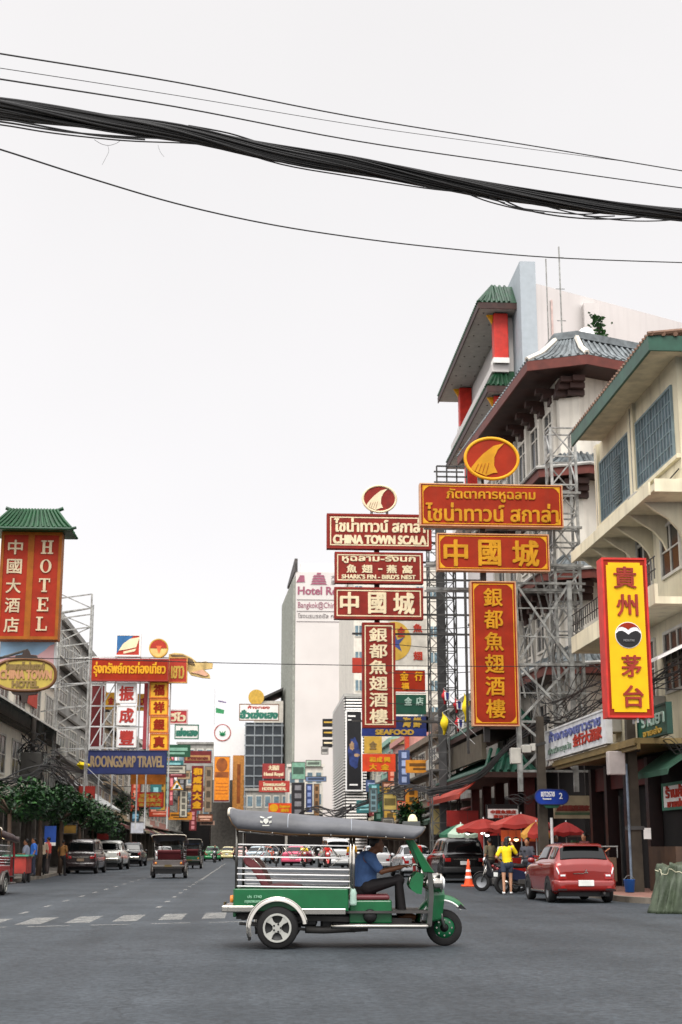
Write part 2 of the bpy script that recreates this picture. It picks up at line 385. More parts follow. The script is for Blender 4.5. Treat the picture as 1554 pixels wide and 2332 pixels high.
for xl, y0 in ((-4.65, 30.4), (-2.05, 33.2), (1.2, 60.)):
    for k in range(26):
        y = y0+k*3.5
        mk.add(flat([(xl, y), (xl+.11, y), (xl+.11, y+1.0), (xl, y+1.0)]), [(0, 1, 2, 3)])
mk.add(flat([(-2.0, 62), (-1.9, 62), (-1.9, 130), (-2.0, 130)]), [(0, 1, 2, 3)])
struct(O('lane_markings', mk, PAINT))

# ------------------------------------------------------------------ building helpers
CREAMW = M('cream plaster', (230, 220, 190), .75, var=.14, scale=.8, streak=.42, dirt=(.22, .17, .1))
WHITEW = M('white plaster', (214, 208, 196), .75, var=.14, scale=.8, streak=.6, dirt=(.2, .17, .13))
BROWN = M('dark brown timber', (58, 34, 28), .6, var=.3)
REDBR = M('red brown fascia', (98, 44, 34), .6, var=.25)
TILEG = M('grey roof tile', (104, 110, 112), .5, var=.45, scale=3)
TILEGR = M('green glazed tile', (22, 62, 38), .4, var=.4, scale=3)
SOFF = M('grey soffit', (172, 170, 164), .7, var=.1)
def wbox(mb, x, side, y0, y1, z0, z1, d):    # box on a street-facing wall plane x; side -1 = wall looks towards -X
    return mb.box(min(x, x+side*d), max(x, x+side*d), y0, y1, z0, z1)
def window(par, x, side, y0, y1, z0, z1, fmat, gmat=None, nx=2, nz=1, fw=.09, name='window'):
    mb = MB()
    wbox(mb, x, side, y0, y1, z0, z0+fw, .07); wbox(mb, x, side, y0, y1, z1-fw, z1, .07)
    wbox(mb, x, side, y0, y0+fw, z0+fw, z1-fw, .07); wbox(mb, x, side, y1-fw, y1, z0+fw, z1-fw, .07)
    for i in range(1, nx):
        y = y0+(y1-y0)*i/nx; wbox(mb, x, side, y-fw*.3, y+fw*.3, z0+fw, z1-fw, .055)
    for i in range(1, nz):
        z = z0+(z1-z0)*i/nz; wbox(mb, x, side, y0+fw, y1-fw, z-fw*.25, z+fw*.25, .048)
    f = O(name, mb, fmat, par)
    O('pane', wbox(MB(), x, side, y0+fw, y1-fw, z0+fw, z1-fw, .02), gmat or GLASS, f)
    return f
def inset(poly, d):   # shrink a counter-clockwise XY polygon by d
    n = len(poly); r = []
    for i in range(n):
        a, b, c = Vector(poly[i-1]), Vector(poly[i]), Vector(poly[(i+1) % n])
        e1 = (b-a).normalized(); e2 = (c-b).normalized()
        n1 = Vector((-e1.y, e1.x)); n2 = Vector((-e2.y, e2.x)); m = (n1+n2); m = m/max(m.length_squared, .2)*2
        r.append(tuple(b+m*d))
    return r
def skirt(par, poly, z, out, rise, tile, edges, fascia=BROWN, soffit=BROWN, fh=.35, name='roof', rib=.34):
    """pent roof round a wall polygon: eave ring at z, rising inwards; open edges only where listed"""
    ev = inset(poly, -out); inn = inset(poly, -.02); n = len(poly)
    rm = MB(); fm = MB(); sm = MB()
    for i in edges:
        j = (i+1) % n
        a, b = Vector(ev[i]+(z,)), Vector(ev[j]+(z,)); c, d = Vector(inn[j]+(z+rise,)), Vector(inn[i]+(z+rise,))
        mid1 = [(a*.5+d*.5)-Vector((0, 0, rise*.13)), (b*.5+c*.5)-Vector((0, 0, rise*.13))]
        rm.add([a, b, mid1[1], c, d, mid1[0]], [(0, 1, 2, 5), (5, 2, 3, 4)])
        L = (b-a).length; k = max(2, int(L/rib))
        for q in range(k+1):
            t = q/k; p = a.lerp(b, t)+Vector((0, 0, .03)); m = mid1[0].lerp(mid1[1], t)+Vector((0, 0, .03)); r = d.lerp(c, t)+Vector((0, 0, .03))
            rm.tube([p, m, r], .065, 5)
        nn = Vector(((b-a).y, -(b-a).x, 0)).normalized()
        fm.prism([a-Vector((0, 0, .02)), b-Vector((0, 0, .02)), b-Vector((0, 0, fh)), a-Vector((0, 0, fh))], -nn*.08)
        aa, bb = a-Vector((0, 0, fh-.06))-nn*.08, b-Vector((0, 0, fh-.06))-nn*.08; w1, w2 = Vector(inn[i]+(z-fh+.06,)), Vector(inn[j]+(z-fh+.06,))
        sm.prism([aa, bb, w2, w1], (0, 0, .05))
    r = O(name, rm, tile, par); O('fascia', fm, fascia, r); O('soffit', sm, soffit, r)
    return r
def bpoly(poly, z0, z1): return MB().prism([(p[0], p[1], z0) for p in poly], (0, 0, z1-z0))

# ------------------------------------------------------------------ cream corner building (right, nearest)
t = T('cream_building', 'cream corner building with green eaves and blue shuttered windows behind the yellow sign', 'building', (12, 43, 0))
GRF = M('green painted fascia', (38, 78, 62), .5, var=.25)
BLUSH = M('blue grey shutters', (132, 148, 152), .5, var=.25, scale=3)
O('wall', MB().box(12, 24, 37.9, 47.4, 4.2, 15.02), CREAMW, t)
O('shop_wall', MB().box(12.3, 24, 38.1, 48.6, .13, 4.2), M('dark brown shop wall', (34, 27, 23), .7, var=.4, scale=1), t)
WFB = M('grey blue window frame', (122, 140, 144), .6); PNB = M('blue grey leaded panes', (84, 100, 108), .35, var=.45, scale=2.5, spec=.4)
e = O('eave', MB().box(11.0, 24, 36.9, 46.6, 15.0, 15.1), M('cream soffit', (206, 196, 170), .7), t)
mb = MB().box(10.92, 11.0, 36.82, 46.6, 14.78, 15.22).box(11.0, 24, 36.82, 36.9, 14.78, 15.22); O('fascia', mb, GRF, e)
mb = MB()
for i in range(36): mb.tube([(10.9, 36.8+i*.27, 15.25), (12.6, 36.8+i*.27, 15.45)], .07, 6)
for i in range(36): mb.tube([(11.0+i*.34, 36.75, 15.25), (11.6+i*.34, 38.2, 15.45)], .07, 6)
mb.box(11.0, 24, 37.0, 46.5, 15.12, 15.2); O('roof', mb, M('brown clay tile', (112, 84, 66), .7, var=.3), t)
O('ledge', MB().box(11.88, 12.0, 37.9, 47.4, 12.0, 12.12), CREAMW, t)
w = window(t, 12, -1, 38.35, 42.2, 12.15, 14.3, WFB, PNB, 12, 5, .07)
w = window(t, 12, -1, 43.05, 46.9, 12.15, 14.3, WFB, PNB, 12, 5, .07)
mb = MB()
for i in range(16): mb.bar((11.9, 44.1, 12.3+i*.1), (11.9, 44.9, 12.3+i*.1), .05, .02)
O('louvred_shutter', mb, BLUSH, t)
O('pillar', MB().box(11.9, 12, 42.3, 42.95, 10.9, 15), CREAMW, t)
O('pillar', MB().box(11.9, 12, 47.0, 47.4, 10.9, 15), CREAMW, t)
cp = MB().box(10.8, 12, 37.0, 46.4, 10.72, 10.9).box(10.74, 10.8, 36.94, 46.46, 10.66, 11.02).box(10.8, 24, 36.6, 37.0, 10.72, 10.9).box(10.8, 24, 36.54, 36.6, 10.66, 11.02)
c = O('canopy', cp, CREAMW, t)
for i in range(6):
    y = 38.0+i*1.55; mb = MB()
    mb.prism([(12, y, 9.6), (12, y, 10.72), (10.9, y, 10.72), (11.2, y, 10.5), (11.6, y, 10.25), (11.85, y, 9.95)], (0, .14, 0))
    O('bracket', mb, CREAMW, c)
WF = M('pale window frame', (206, 202, 190), .6)
window(t, 12, -1, 41.2, 43.7, 8.9, 10.45, WF, GLASS, 3, 2)
window(t, 12, -1, 44.8, 46.9, 8.9, 10.45, WF, GLASS, 3, 2)
window(t, 12, -1, 38.3, 40.2, 8.9, 10.45, WF, GLASS, 2, 2)
c = O('balcony', MB().box(10.9, 12, 37.4, 47.6, 7.75, 7.95).box(10.9, 11.0, 37.4, 47.6, 7.95, 8.3), CREAMW, t)
mb = MB()
for i in range(34): mb.tube([(10.95, 37.5+i*.3, 8.45), (10.95, 37.5+i*.3, 9.05)], .018, 5)
for z in (8.7, 9.05): mb.tube([(10.95, 37.4, z), (10.95, 47.6, z)], .02, 5)
O('railing', mb, STEELD, c)
for y0, y1 in ((38.4, 40.4), (41.3, 43.4), (44.4, 46.4)): window(t, 12, -1, y0, y1, 5.6, 7.4, WF, GLASS, 3, 2)
c = O('awning', MB().prism([(12, 37.6, 6.75), (10.95, 37.6, 6.25), (10.95, 37.6, 6.32), (12, 37.6, 6.85)], (0, 3.2, 0)), WHITE, t)
c = O('cornice', MB().box(10.35, 12.0, 38.1, 48.6, 4.05, 4.2).box(10.3, 10.35, 38.05, 48.6, 4.0, 4.12).box(10.4, 10.5, 38.1, 48.6, 3.9, 4.05), M('gold trimmed cornice', (128, 108, 66), .5, .2, var=.2), t)
FAS = M('dull red fascia', (72, 20, 15), .6, var=.25)
O('shop_fascia', MB().box(11.7, 11.85, 41.6, 48.6, 3.15, 3.9), FAS, t)
O('recess_shade_block', MB().box(11.95, 12.28, 38.3, 48.5, .14, 3.9), SHADEIN, t)  # solid block coloured as the shade inside the shop
for y in (41.3, 43.8, 46.2, 48.3):
    O('shop_pillar', MB().box(11.55, 11.93, y, y+.32, .14, 3.9), M('maroon tiled pillar', (34, 16, 14), .4, var=.3, scale=5), t)
O('shop_counter', MB().box(11.4, 11.93, 38.4, 41.0, .14, 1.35), M('brown shop counter', (66, 48, 34), .5, var=.3), t)
aw = O('green_awning', MB().prism([(11.93, 37.4, 4.0), (11.0, 37.4, 3.35), (11.0, 37.4, 3.2), (11.05, 37.4, 3.35), (11.93, 37.4, 3.92)], (0, 3.3, 0)), M('green awning canvas', (44, 80, 62), .7), t)
door = O('glass_door', MB().box(11.9, 11.94, 44.3, 45.9, .14, 2.9), GLASS, t)
mb = MB()
for y in (44.3, 45.1, 45.9): mb.box(11.86, 11.9, y-.04, y+.04, .14, 2.95)
O('door_frame', mb, STEELD, door)

for y, z in ((41.0, 11.2), (44.0, 8.55), (40.6, 5.0), (45.6, 4.95)):
    O('air_conditioner', MB().box(11.5, 12, y, y+.85, z, z+.6), M('air conditioner casing', (190, 186, 176), .6, streak=.35), t, bev=.03)
for y in (42.6, 47.2): O('downpipe', MB().tube([(11.93, y, 14.9), (11.93, y, 4.3)], .05, 8), M('grey pvc pipe', (150, 146, 136), .6, streak=.3), t, True)
O('wall_cable', MB().tube([(11.95, 47, 11.6), (11.9, 44, 11.5), (11.95, 42.7, 11.65), (11.9, 40, 11.5), (11.95, 38, 11.7)], .02, 5), BLACK, t)
# ------------------------------------------------------------------ chinese style building with stacked pent roofs
t = T('white_temple_roofed_building', 'white building with stacked grey tiled pent roofs on dark brown eaves, beside cream building', 'building', (13, 64, 0))
# counter-clockwise: street far -> street near -> chamfer -> alley side
wp = inset([(10.27, 68.8), (11.0, 54.15), (13.24, 53.15), (22, 57.0), (22, 70)], 1.55)
O('wall', bpoly(wp, 4.6, 21.8), WHITEW, t)
O('shop_wall', bpoly(inset(wp, .5), .13, 4.6), SHADEIN, t)  # ground floor wall in the painted shade colour
top = skirt(t, wp, 20.54, 1.55, 1.25, TILEG, (0, 1, 2), REDBR, BROWN, .42)
O('parapet', bpoly(inset(wp, -.15), 21.8, 22.1), TILEG, t)
for z in (16.1, 11.9, 8.2):
    skirt(t, wp, z, 1.15, .8, TILEG, (0, 1, 2), REDBR, BROWN, .36)
rdg = inset(wp, -1.55); inn = inset(wp, 0)
for i in (1, 2): O('ridge', MB().tube([rdg[i]+(20.6,), tuple((Vector(rdg[i])*.5+Vector(inn[i])*.5))+(21.1,), inn[i]+(21.9,)], .12, 6), WHITEW, t)
for z in (16.1, 11.9, 8.2):
    ed = inset(wp, -1.2); mb = MB(); mb.tube([ed[0]+(z+.04,), ed[1]+(z+.04,), ed[2]+(z+.04,), ed[3]+(z+.04,)], .075, 6); O('gutter', mb, M('dirty pale gutter', (168, 166, 160), .6, var=.3, streak=.4), t)
for z in (19.3, 15.0, 10.85):
    for k in range(7):
        q = Vector(wp[0]).lerp(Vector(wp[1]), (k+.5)/7); mb = MB()
        for l in range(3): mb.box(q.x-.2-.28*l, q.x+.1, q.y-.32+.06*l, q.y+.32-.06*l, z+.22*l, z+.22+.22*l)
        O('eave_bracket', mb, BROWN, t)
    for k in range(2):
        q = Vector(wp[1]).lerp(Vector(wp[2]), .2+.6*k); mb = MB()
        for l in range(3): mb.box(q.x-.35+.05*l, q.x+.35-.05*l, q.y-.3-.3*l, q.y+.3, z+.22*l, z+.22+.22*l)
        O('eave_bracket', mb, BROWN, t)
def wallwin(par, a, b, t0, t1, z0, z1, fm, gm, n=2):
    a, b = Vector(a+(0,)), Vector(b+(0,)); u = (b-a); nn = Vector((u.y, -u.x, 0)).normalized()
    p = a.lerp(b, t0); q = a.lerp(b, t1); U = q-p; un = U.normalized(); w = U.length
    f = MB(); k = .1
    def pc(s0, s1, za, zb, d): f.frame(p+un*s0+Vector((0, 0, za)), un*(s1-s0), Vector((0, 0, zb-za)), nn*d)
    pc(0, w, z0, z0+k, .09); pc(0, w, z1-k, z1, .09); pc(0, k, z0+k, z1-k, .09); pc(w-k, w, z0+k, z1-k, .09)
    for i in range(1, n): pc(w*i/n-.03, w*i/n+.03, z0+k, z1-k, .07)
    pc(k, w-k, z0+(z1-z0)*.68, z0+(z1-z0)*.68+.06, .06)
    o = O('window', f, fm, par)
    O('pane', MB().frame(p+un*k+Vector((0, 0, z0+k)), un*(w-2*k), Vector((0, 0, z1-z0-2*k)), nn*.025), gm, o)
for z0, z1 in ((17.3, 19.2), (13.1, 15.0), (9.3, 10.9), (5.2, 7.2)):
    for k in range(5): wallwin(t, wp[0], wp[1], .05+.19*k, .05+.19*k+.13, z0, z1, WHITEW, GLASS, 2)
    wallwin(t, wp[2], wp[3], .16, .36, z0, z1, WHITEW, GLASS, 3); wallwin(t, wp[2], wp[3], .5, .7, z0, z1, WHITEW, GLASS, 3)
for k in range(6):
    q = Vector(wp[0]).lerp(Vector(wp[1]), k/5.3); O('pilaster', MB().box(q.x-.14, q.x+.1, q.y-.2, q.y+.2, 4.6, 19.6), WHITEW, t)
mb = MB().tube([(PY(1281, 780, 58.5).x, 58.5, 22), (PY(1281, 780, 58.5).x, 58.5, PY(1281, 562, 58.5).z)], .035, 6).tube([(PY(1250, 780, 58.5).x, 58.5, 22), (PY(1250, 780, 58.5).x, 58.5, PY(1250, 590, 58.5).z)], .03, 6); 
for z in (24, 25.5, 27): mb.tube([(PY(1281, 780, 58.5).x-.2, 58.5, z), (PY(1281, 780, 58.5).x+.2, 58.5, z)], .02, 4)
O('antenna', mb, STEEL, t)
O('satellite_dish', MB().lathe([(0, 0), (.2, .03), (.36, .12), (.34, .13), (.18, .05), (0, .02)], (14.1, 56.4, 22.6), 'y', 20).tube([(14.1, 56.5, 22.0), (14.1, 56.5, 22.5)], .05, 6), WHITEC, t)
mb = MB()
for k in range(260):
    a = random.random()*6.28; r = random.gauss(0, .3); z = 22.0+random.random()*1.7
    p = Vector((14.75+r*.7, 57.0+r*.5, z)); d = Vector((random.gauss(0, 1), random.gauss(0, 1), random.gauss(0, .6))).normalized()*.11; e2 = d.cross(Vector((random.random(), .3, random.random()))).normalized()*.07
    mb.add([p-d, p+e2, p+d, p-e2], [(0, 1, 2, 3)])
LEAF = M('leaf green', (48, 84, 38), .6, var=.5, scale=5)
pl = T('rooftop_shrub', 'small green shrub growing on the roof of the white temple roofed building', 'shrub', (14.75, 57, 22.0))
O('foliage', mb, LEAF, pl); O('stem', MB().tube([(14.75, 57, 22.0), (14.75, 57, 23.2)], .04, 6), BROWN, pl)

# ------------------------------------------------------------------ tall tower with green eaves behind
t = T('green_eaved_tower', 'tall grey white tower with green tiled eaves and red columns, highest building in view', 'building', (20, 92, 0))
PALE = M('pale rendered wall', (206, 200, 196), .8, var=.06, scale=.3, streak=.1)
BLUG = M('blue grey fin', (164, 172, 177), .7, var=.06)
O('wall', MB().prism([(17.7, 84, 0), (31, 91.3, 0), (31, 116, 0), (17.7, 105, 0)], (0, 0, 36.4)), PALE, t)
O('fin_wall', MB().box(16.72, 17.72, 83.6, 105, 0, 37.7), BLUG, t)
REDC = M('red column paint', (196, 44, 30), .5)
def eaveblk(z, X0, X1, Y0, Y1, wx, wy):
    r = MB().prism([(X0, Y0, z), (X0, Y0, z+.12), (X1, Y0, z+.12), (X1, Y0, z)], (0, Y1-Y0, 0))
    e = O('eave', r, SOFF, t)
    O('fascia', MB().box(X0-.08, X0, Y0-.08, Y1, z-.12, z+.3).box(X0, X1, Y0-.08, Y0, z-.12, z+.3), BROWN, e)
    rm = MB(); h = 2.0
    a, b, c, d = (X0-.1, Y1, z+.3), (X0-.1, Y0-.1, z+.3), (X0+wx, Y0+wy, z+h), (X0+wx, Y1, z+h)
    rm.add([a, b, c, d], [(0, 1, 2, 3)]); rm.add([(X0-.1, Y0-.1, z+.3), (X1, Y0-.1, z+.3), (X1, Y0+wy, z+h), (X0+wx, Y0+wy, z+h)], [(0, 1, 2, 3)]); rm.add([(X0+wx, Y0+wy, z+h), (X1, Y0+wy, z+h), (X1, Y1, z+h), (X0+wx, Y1, z+h)], [(0, 1, 2, 3)])
    for k in range(int((Y1-Y0)/.4)):
        y = Y0+k*.4; rm.tube([(X0-.1, y, z+.34), (X0+wx, max(y, Y0+wy), z+h+.03)], .1, 5)
    for k in range(int((X1-X0)/.32)):
        x_ = X0+k*.32; rm.tube([(x_, Y0-.1, z+.34), (max(x_, X0+wx), Y0+wy, z+h+.03)], .1, 5)
    O('roof', rm, TILEGR, t)
    dm = MB()
    for k in range(3):
        for l in range(8): dm.box(X0+.4+k*.7, X0+.5+k*.7, Y0+1+l*2.1, Y0+1.1+l*2.1, z-.03, z-.001)
    O('vent', dm, STEELD, e)
eaveblk(35.1, 14.3, 16.72, 85, 105, 1.1, 1.4)
eaveblk(29.7, 14.85, 16.72, 85.6, 105, 1.0, 1.2)
O('inner_wall', MB().box(16.3, 16.71, 86.5, 105, 0, 35), PALE, t)
for y, z0, z1 in ((86.2, 31.6, 35.0), (101.5, 31.6, 35.0), (86.8, 25, 29.6), (99, 25, 29.6)):
    mb = MB().box(15.35, 16.28, y-.45, y+.45, z0, z1); o = O('column', mb, REDC, t, bev=.06)
    O('capital', MB().prism([(14.95, y-.1, z1), (15.3, y-.1, z1-.6), (15.4, y-.1, z1)], (0, .2, 0)), GOLD, o)
    O('column_base', MB().box(15.25, 16.29, y-.52, y+.52, z0, z0+.35), WHITE, o)
O('floor_slab', MB().box(15.2, 16.3, 86, 105, 31.1, 31.6).box(15.2, 16.3, 86.5, 105, 24.4, 25.0), PALE, t)
O('downpipe', MB().tube([(18.9, 84.55, 10), (18.9, 84.55, 35.5)], .07, 6), M('pinkish pipe', (206, 180, 172), .6), t)
O('chimney_shaft', MB().box(21.2, 22.2, 85.4, 87.4, 0, 35.7), PALE, t)

# ------------------------------------------------------------------ ordinary street fronts
def rc(a, b): return random.uniform(a, b)
SHOPS = [M('shop awning blue', (48, 58, 78)), M('shop awning red', (104, 44, 38)), M('shop awning grey', (96, 94, 90)), M('shop awning green', (44, 70, 56)), M('shop awning cream', (150, 136, 108))]
ACM = M('air conditioner casing', (190, 186, 176), .6)
def front(name, label, side, X, Y0, Y1, H, wm, floors=4, bays=3, depth=9, gh=3.9, aw=0, gm=None, fm=None):
    """a shop-house: side -1 looks to -X (right-hand row), +1 looks to +X (left-hand row)"""
    t = T(name, label, 'building', (X, (Y0+Y1)/2, 0)); x2 = X-side*depth
    O('wall', MB().box(min(X, x2), max(X, x2), Y0, Y1, gh, H), wm, t)
    O('recess_shade_block', MB().box(min(X-side*.9, x2), max(X-side*.9, x2), Y0, Y1, .13, gh), SHADEIN, t)  # set-back solid block, interior shade painted as its colour
    for k in range(bays+1):
        y = Y0+(Y1-Y0)*k/bays; a = max(Y0, y-.2); b = min(Y1, y+.2); O('shop_pillar', wbox(MB(), X-side*.89, side, a, b, .13, gh, .85), CONC, t)
    mb = MB(); wbox(mb, X, side, Y0, Y1, H-.5, H-.1, .28); wbox(mb, X, side, Y0, Y1, gh, gh+.25, .35); O('cornice', mb, wm, t)
    fh = (H-.6-gh)/floors
    for f in range(floors):
        z = gh+fh*f
        if f: O('ledge', wbox(MB(), X, side, Y0+.05, Y1-.05, z+.02, z+.18, .45 if f % 2 else .15), CONC, t)
        for k in range(bays):
            w = (Y1-Y0)/bays; y = Y0+w*k
            window(t, X, side, y+w*.18, y+w*.82, z+fh*.28, z+fh*.85, fm or WF, gm or GLASS, 3, 2, .1)
    for k in range(bays):
        w = (Y1-Y0)/bays; y = Y0+w*k
        if aw >= 0:
            o = rc(1.0, 1.6); z = gh-rc(.1, .5)
            O('awning', MB().prism([(X, y+.2, z), (X+side*o, y+.2, z-.5), (X+side*o, y+.2, z-.75), (X+side*(o-.06), y+.2, z-.56), (X, y+.2, z-.08)], (0, w-.4, 0)), SHOPS[(aw+k) % 5], t)
        if random.random() < .7:
            z = gh+fh*random.randint(0, floors-1)+.2
            O('air_conditioner', wbox(MB(), X, side, y+w*.3, y+w*.3+.9, z, z+.65, .5), ACM, t, bev=.03)
    for k in range(3):
        y = rc(Y0+1, Y1-2); O('roof_shed', MB().box(min(X-side*2, X-side*4), max(X-side*2, X-side*4), y, y+2, H, H+rc(.8, 2.2)), CONC, t)
    return t
GREYC = M('stained grey concrete', (150, 148, 142), .85, var=.25, scale=.6, streak=.5)
PINK = M('pink plaster', (216, 156, 146), .75, var=.1, streak=.2)
MINT = M('mint plaster', (150, 190, 172), .75, var=.12, streak=.25)
OFFW = M('off white plaster', (214, 208, 196), .75, var=.1, streak=.3)
# right-hand row
front('grey_shophouse', 'stained grey shophouse beyond the green tiled shop canopy on the right side', -1, 11.9, 76, 90, 9.5, GREYC, 2, 3, aw=1)
front('brown_shophouse', 'brown concrete shophouse between grey and pink fronts on the right side', -1, 11.9, 90.1, 106.9, 8.6, M('brown grey plaster', (128, 114, 98), .8, var=.2, streak=.4), 2, 3, aw=2)
t = front('pink_shophouse', 'pink shophouse with red side strip, behind the small orange red sign', -1, 11.9, 107, 119, 9.8, PINK, 2, 3, aw=4)
O('side_strip', MB().box(11.6, 11.9, 106.7, 107.3, 4, 10.2), M('orange red strip', (204, 74, 50), .6), t)
O('gable_trim', MB().prism([(11.7, 108, 9.0), (11.7, 119, 9.6), (11.7, 119, 10.1), (11.7, 108, 9.5)], (.15, 0, 0)), GOLDD, t)
front('mint_shophouse', 'mint green shophouse just beyond the pink one', -1, 11.9, 119.1, 133, 10.4, MINT, 2, 3, aw=0)
front('cream_shophouse', 'cream shophouse beyond the mint green one, right side of street', -1, 11.9, 133.1, 146, 9.8, CREAMW, 2, 3, aw=3)
# white slab block behind the older red signs
t = T('white_slab_block', 'plain white multi-storey block behind the older red signs, small blue windows', 'building', (17, 160, 0))
O('wall', MB().box(10.9, 20.5, 150, 175, 0, 30.4), OFFW, t)
for zz in (23.2, 20.4, 27.5, 17.4, 14.6, 12):
    for xx in (11.0, 17.6, 19.0):
        f = O('window', MB().box(xx, xx+.9, 149.93, 150, zz, zz+1.3), WF, t); O('pane', MB().box(xx+.08, xx+.4, 149.9, 149.93, zz+.1, zz+1.2).box(xx+.5, xx+.82, 149.9, 149.93, zz+.1, zz+1.2), GLASSB, f)
O('parapet', MB().box(10.8, 20.6, 149.9, 175, 30.4, 31.0), OFFW, t)
# louvred building with black poster
t = T('louvred_building', 'grey building wrapped in white horizontal louvres carrying a tall black poster', 'building', (11.5, 165, 0))
C0, C1, C2 = Vector((9.4, 140, 0)), Vector((9.45, 160, 0)), Vector((11.4, 140, 0))
O('wall', MB().prism([C0, C2, (11.4, 149.5, 0), (10.4, 160, 0), C1], (0, 0, 15.8)), M('dark grey backing', (66, 68, 70), .7), t)
mb = MB()
for k in range(51):
    z = 1.2+k*.29
    hi = z+.0
    mb.frame(C0+Vector((0, -.25, hi)), C2-C0, Vector((0, .05, .15)), Vector((0, .18, .02)))
    d = C1-C0; nn = Vector((-1, -.08, 0)).normalized()
    mb.frame(C0+nn*.25+Vector((0, 0, hi)), d, Vector((0, 0, .13))-nn*.03, -nn*.18)
O('louvres', mb, WHITE, t)
O('roof_edge', MB().prism([C0+Vector((-.2, -.3, 15.8)), C2+Vector((0, -.3, 15.8)), (11.4, 149.5, 16.4), C1+Vector((-.2, 0, 15.8))], (0, 0, .3)), SOFF, t)
po = T('tall_poster', 'tall black advertising poster with blue figure in a white frame on louvred building', 'poster', (10.15, 139.5, 6.6))
px0, px1, pz0, pz1 = 9.45, 10.85, 6.8, 14.3
O('panel', MB().box(px0, px1, 139.45, 139.6, pz0, pz1), M('black poster print', (22, 22, 26), .4), po)
mb = MB().box(px0-.14, px0, 139.38, 139.62, pz0-.14, pz1+.14).box(px1, px1+.14, 139.38, 139.62, pz0-.14, pz1+.14).box(px0, px1, 139.38, 139.62, pz0-.14, pz0).box(px0, px1, 139.38, 139.62, pz1, pz1+.14)
O('frame', mb, WHITEC, po)
def blob(cx, cz, rx, rz, y, jag=.25, n=18): return [(cx+rx*math.cos(6.283*i/n)*(1+rc(-jag, jag)), y, cz+rz*math.sin(6.283*i/n)*(1+rc(-jag, jag))) for i in range(n)]
mb = MB().prism(blob(10.15, 10.3, .55, 1.5, 139.45), (0, -.01, 0)); O('picture', mb, M('poster blue', (40, 56, 110), .4, var=.5, scale=2), po)
mb = MB().prism(blob(9.95, 11.0, .24, .4, 139.43), (0, -.01, 0)).prism(blob(10.4, 10.1, .28, .18, 139.43), (0, -.01, 0)); O('picture', mb, M('poster tan', (168, 136, 104), .4, var=.4, scale=3), po)
mb = MB().box(9.55, 10.3, 139.43, 139.45, 13.8, 13.95).box(9.55, 9.9, 139.43, 139.45, 13.45, 13.55).box(9.7, 10.5, 139.43, 139.45, 7.2, 7.35); O('print_lines', mb, WHITEC, po)
# hotel tower closing the street
t = T('hotel_tower', 'tall white hotel tower with a ribbed grey side wall closing the end of the street', 'building', (13, 248, 0))
ta, tb, tcn, td = (7.2, 230), (19.5, 230), (19.5, 258), (5.9, 258)
O('wall', bpoly([ta, tb, tcn, td], 0, 45.6), M('white tower render', (204, 199, 194), .7, var=.07, scale=.15), t)
mb = MB(); va, vd = Vector(ta+(0,)), Vector(td+(0,)); nn = Vector((-1, -.034, 0)).normalized()
for k in range(30):
    p = va.lerp(vd, (k+.3)/30); mb.frame(p+nn*.02, (vd-va)*.018, nn*.35, Vector((0, 0, 44.6)))
O('side_ribs', mb, M('grey green cladding', (150, 152, 142), .7, var=.2), t)
O('side_wall', MB().prism([va+nn*.01, vd+nn*.01, vd+nn*.02, va+nn*.02], (0, 0, 45)), M('dark grey cladding', (120, 122, 114), .7), t)
O('roof_parapet', MB().box(8.0, 19.5, 230.1, 231, 45.6, 47.0), WHITE, t)
O('roof_fin', MB().prism([(7.0, 229.9, 45.6), (6.2, 246, 45.6), (6.2, 246, 46.0), (7.0, 229.9, 47.8)], (.5, 0, 0)), M('dark roof edge', (80, 76, 74), .7), t)
def txt(par, mat, s, x0, x1, z0, z1, y, name='lettering', bold=0.): O(name, put_text(MB(), s, (x0, y, z0), (x1-x0, 0, 0), (0, 0, z1-z0), (0, -1, 0), bold, .05), mat, par)
PUR = M('plum lettering', (150, 84, 104), .6); GRYL = M('grey lettering', (120, 112, 112), .6)
txt(t, PUR, 'Hotel Royal', 7.6, 16.0, 41.4, 43.1, 229.98, bold=.06); txt(t, PUR, 'Bangkok@Chinatown', 7.6, 16.0, 39.3, 40.6, 229.98)
txt(t, GRYL, 'โรงแรมรอยัล กรุงเทพ', 7.6, 16.0, 37.7, 38.7, 229.98)
mb = MB()
for z in (37.3, 39.0, 40.9): mb.box(7.4, 16.1, 229.93, 229.99, z, z+.08)
O('sign_rail', mb, GRYL, t)
mb = MB()      # pagoda emblem
for k in range(5):
    w = 1.35-.12*k-(0.0 if k < 4 else .5); z = 43.5+.42*k
    mb.prism([(11.0-w, 229.9, z), (11.0+w, 229.9, z), (11.0+w*.8, 229.9, z+.3), (11.0-w*.8, 229.9, z+.3)], (0, .09, 0))
O('emblem', mb, PUR, t)
O('emblem', MB().prism([(7.3, 229.9, 43.8), (8.7, 229.9, 43.9), (8.6, 229.9, 45.0), (7.9, 229.9, 45.0)], (0, .09, 0)), PUR, t)
txt(t, GRYL, '大', 13.0, 13.7, 44.4, 45.1, 229.98); txt(t, GRYL, '酒', 13.0, 13.7, 43.5, 44.2, 229.98)
for k, z in enumerate((22.0, 20.2, 18.4)):
    b = Board('black_hotel_sign', ['topmost', 'middle', 'lowest'][k]+' of three small black signs on the white hotel tower wall', bbox=(735, 1637+k*23.5, 761, 1655+k*23.5), Y=200, face=BLACK, depth=.3, group='black signs on the hotel tower')
    b.rect(738, 1643+k*23.5, 758, 1646.5+k*23.5, GOLDD if k < 2 else CREAM, 'print_line')
O('rooftop_mast', MB().tube([(7.2, 229.5, 46), (7.2, 229.5, 47)], .1), STEELD, t)
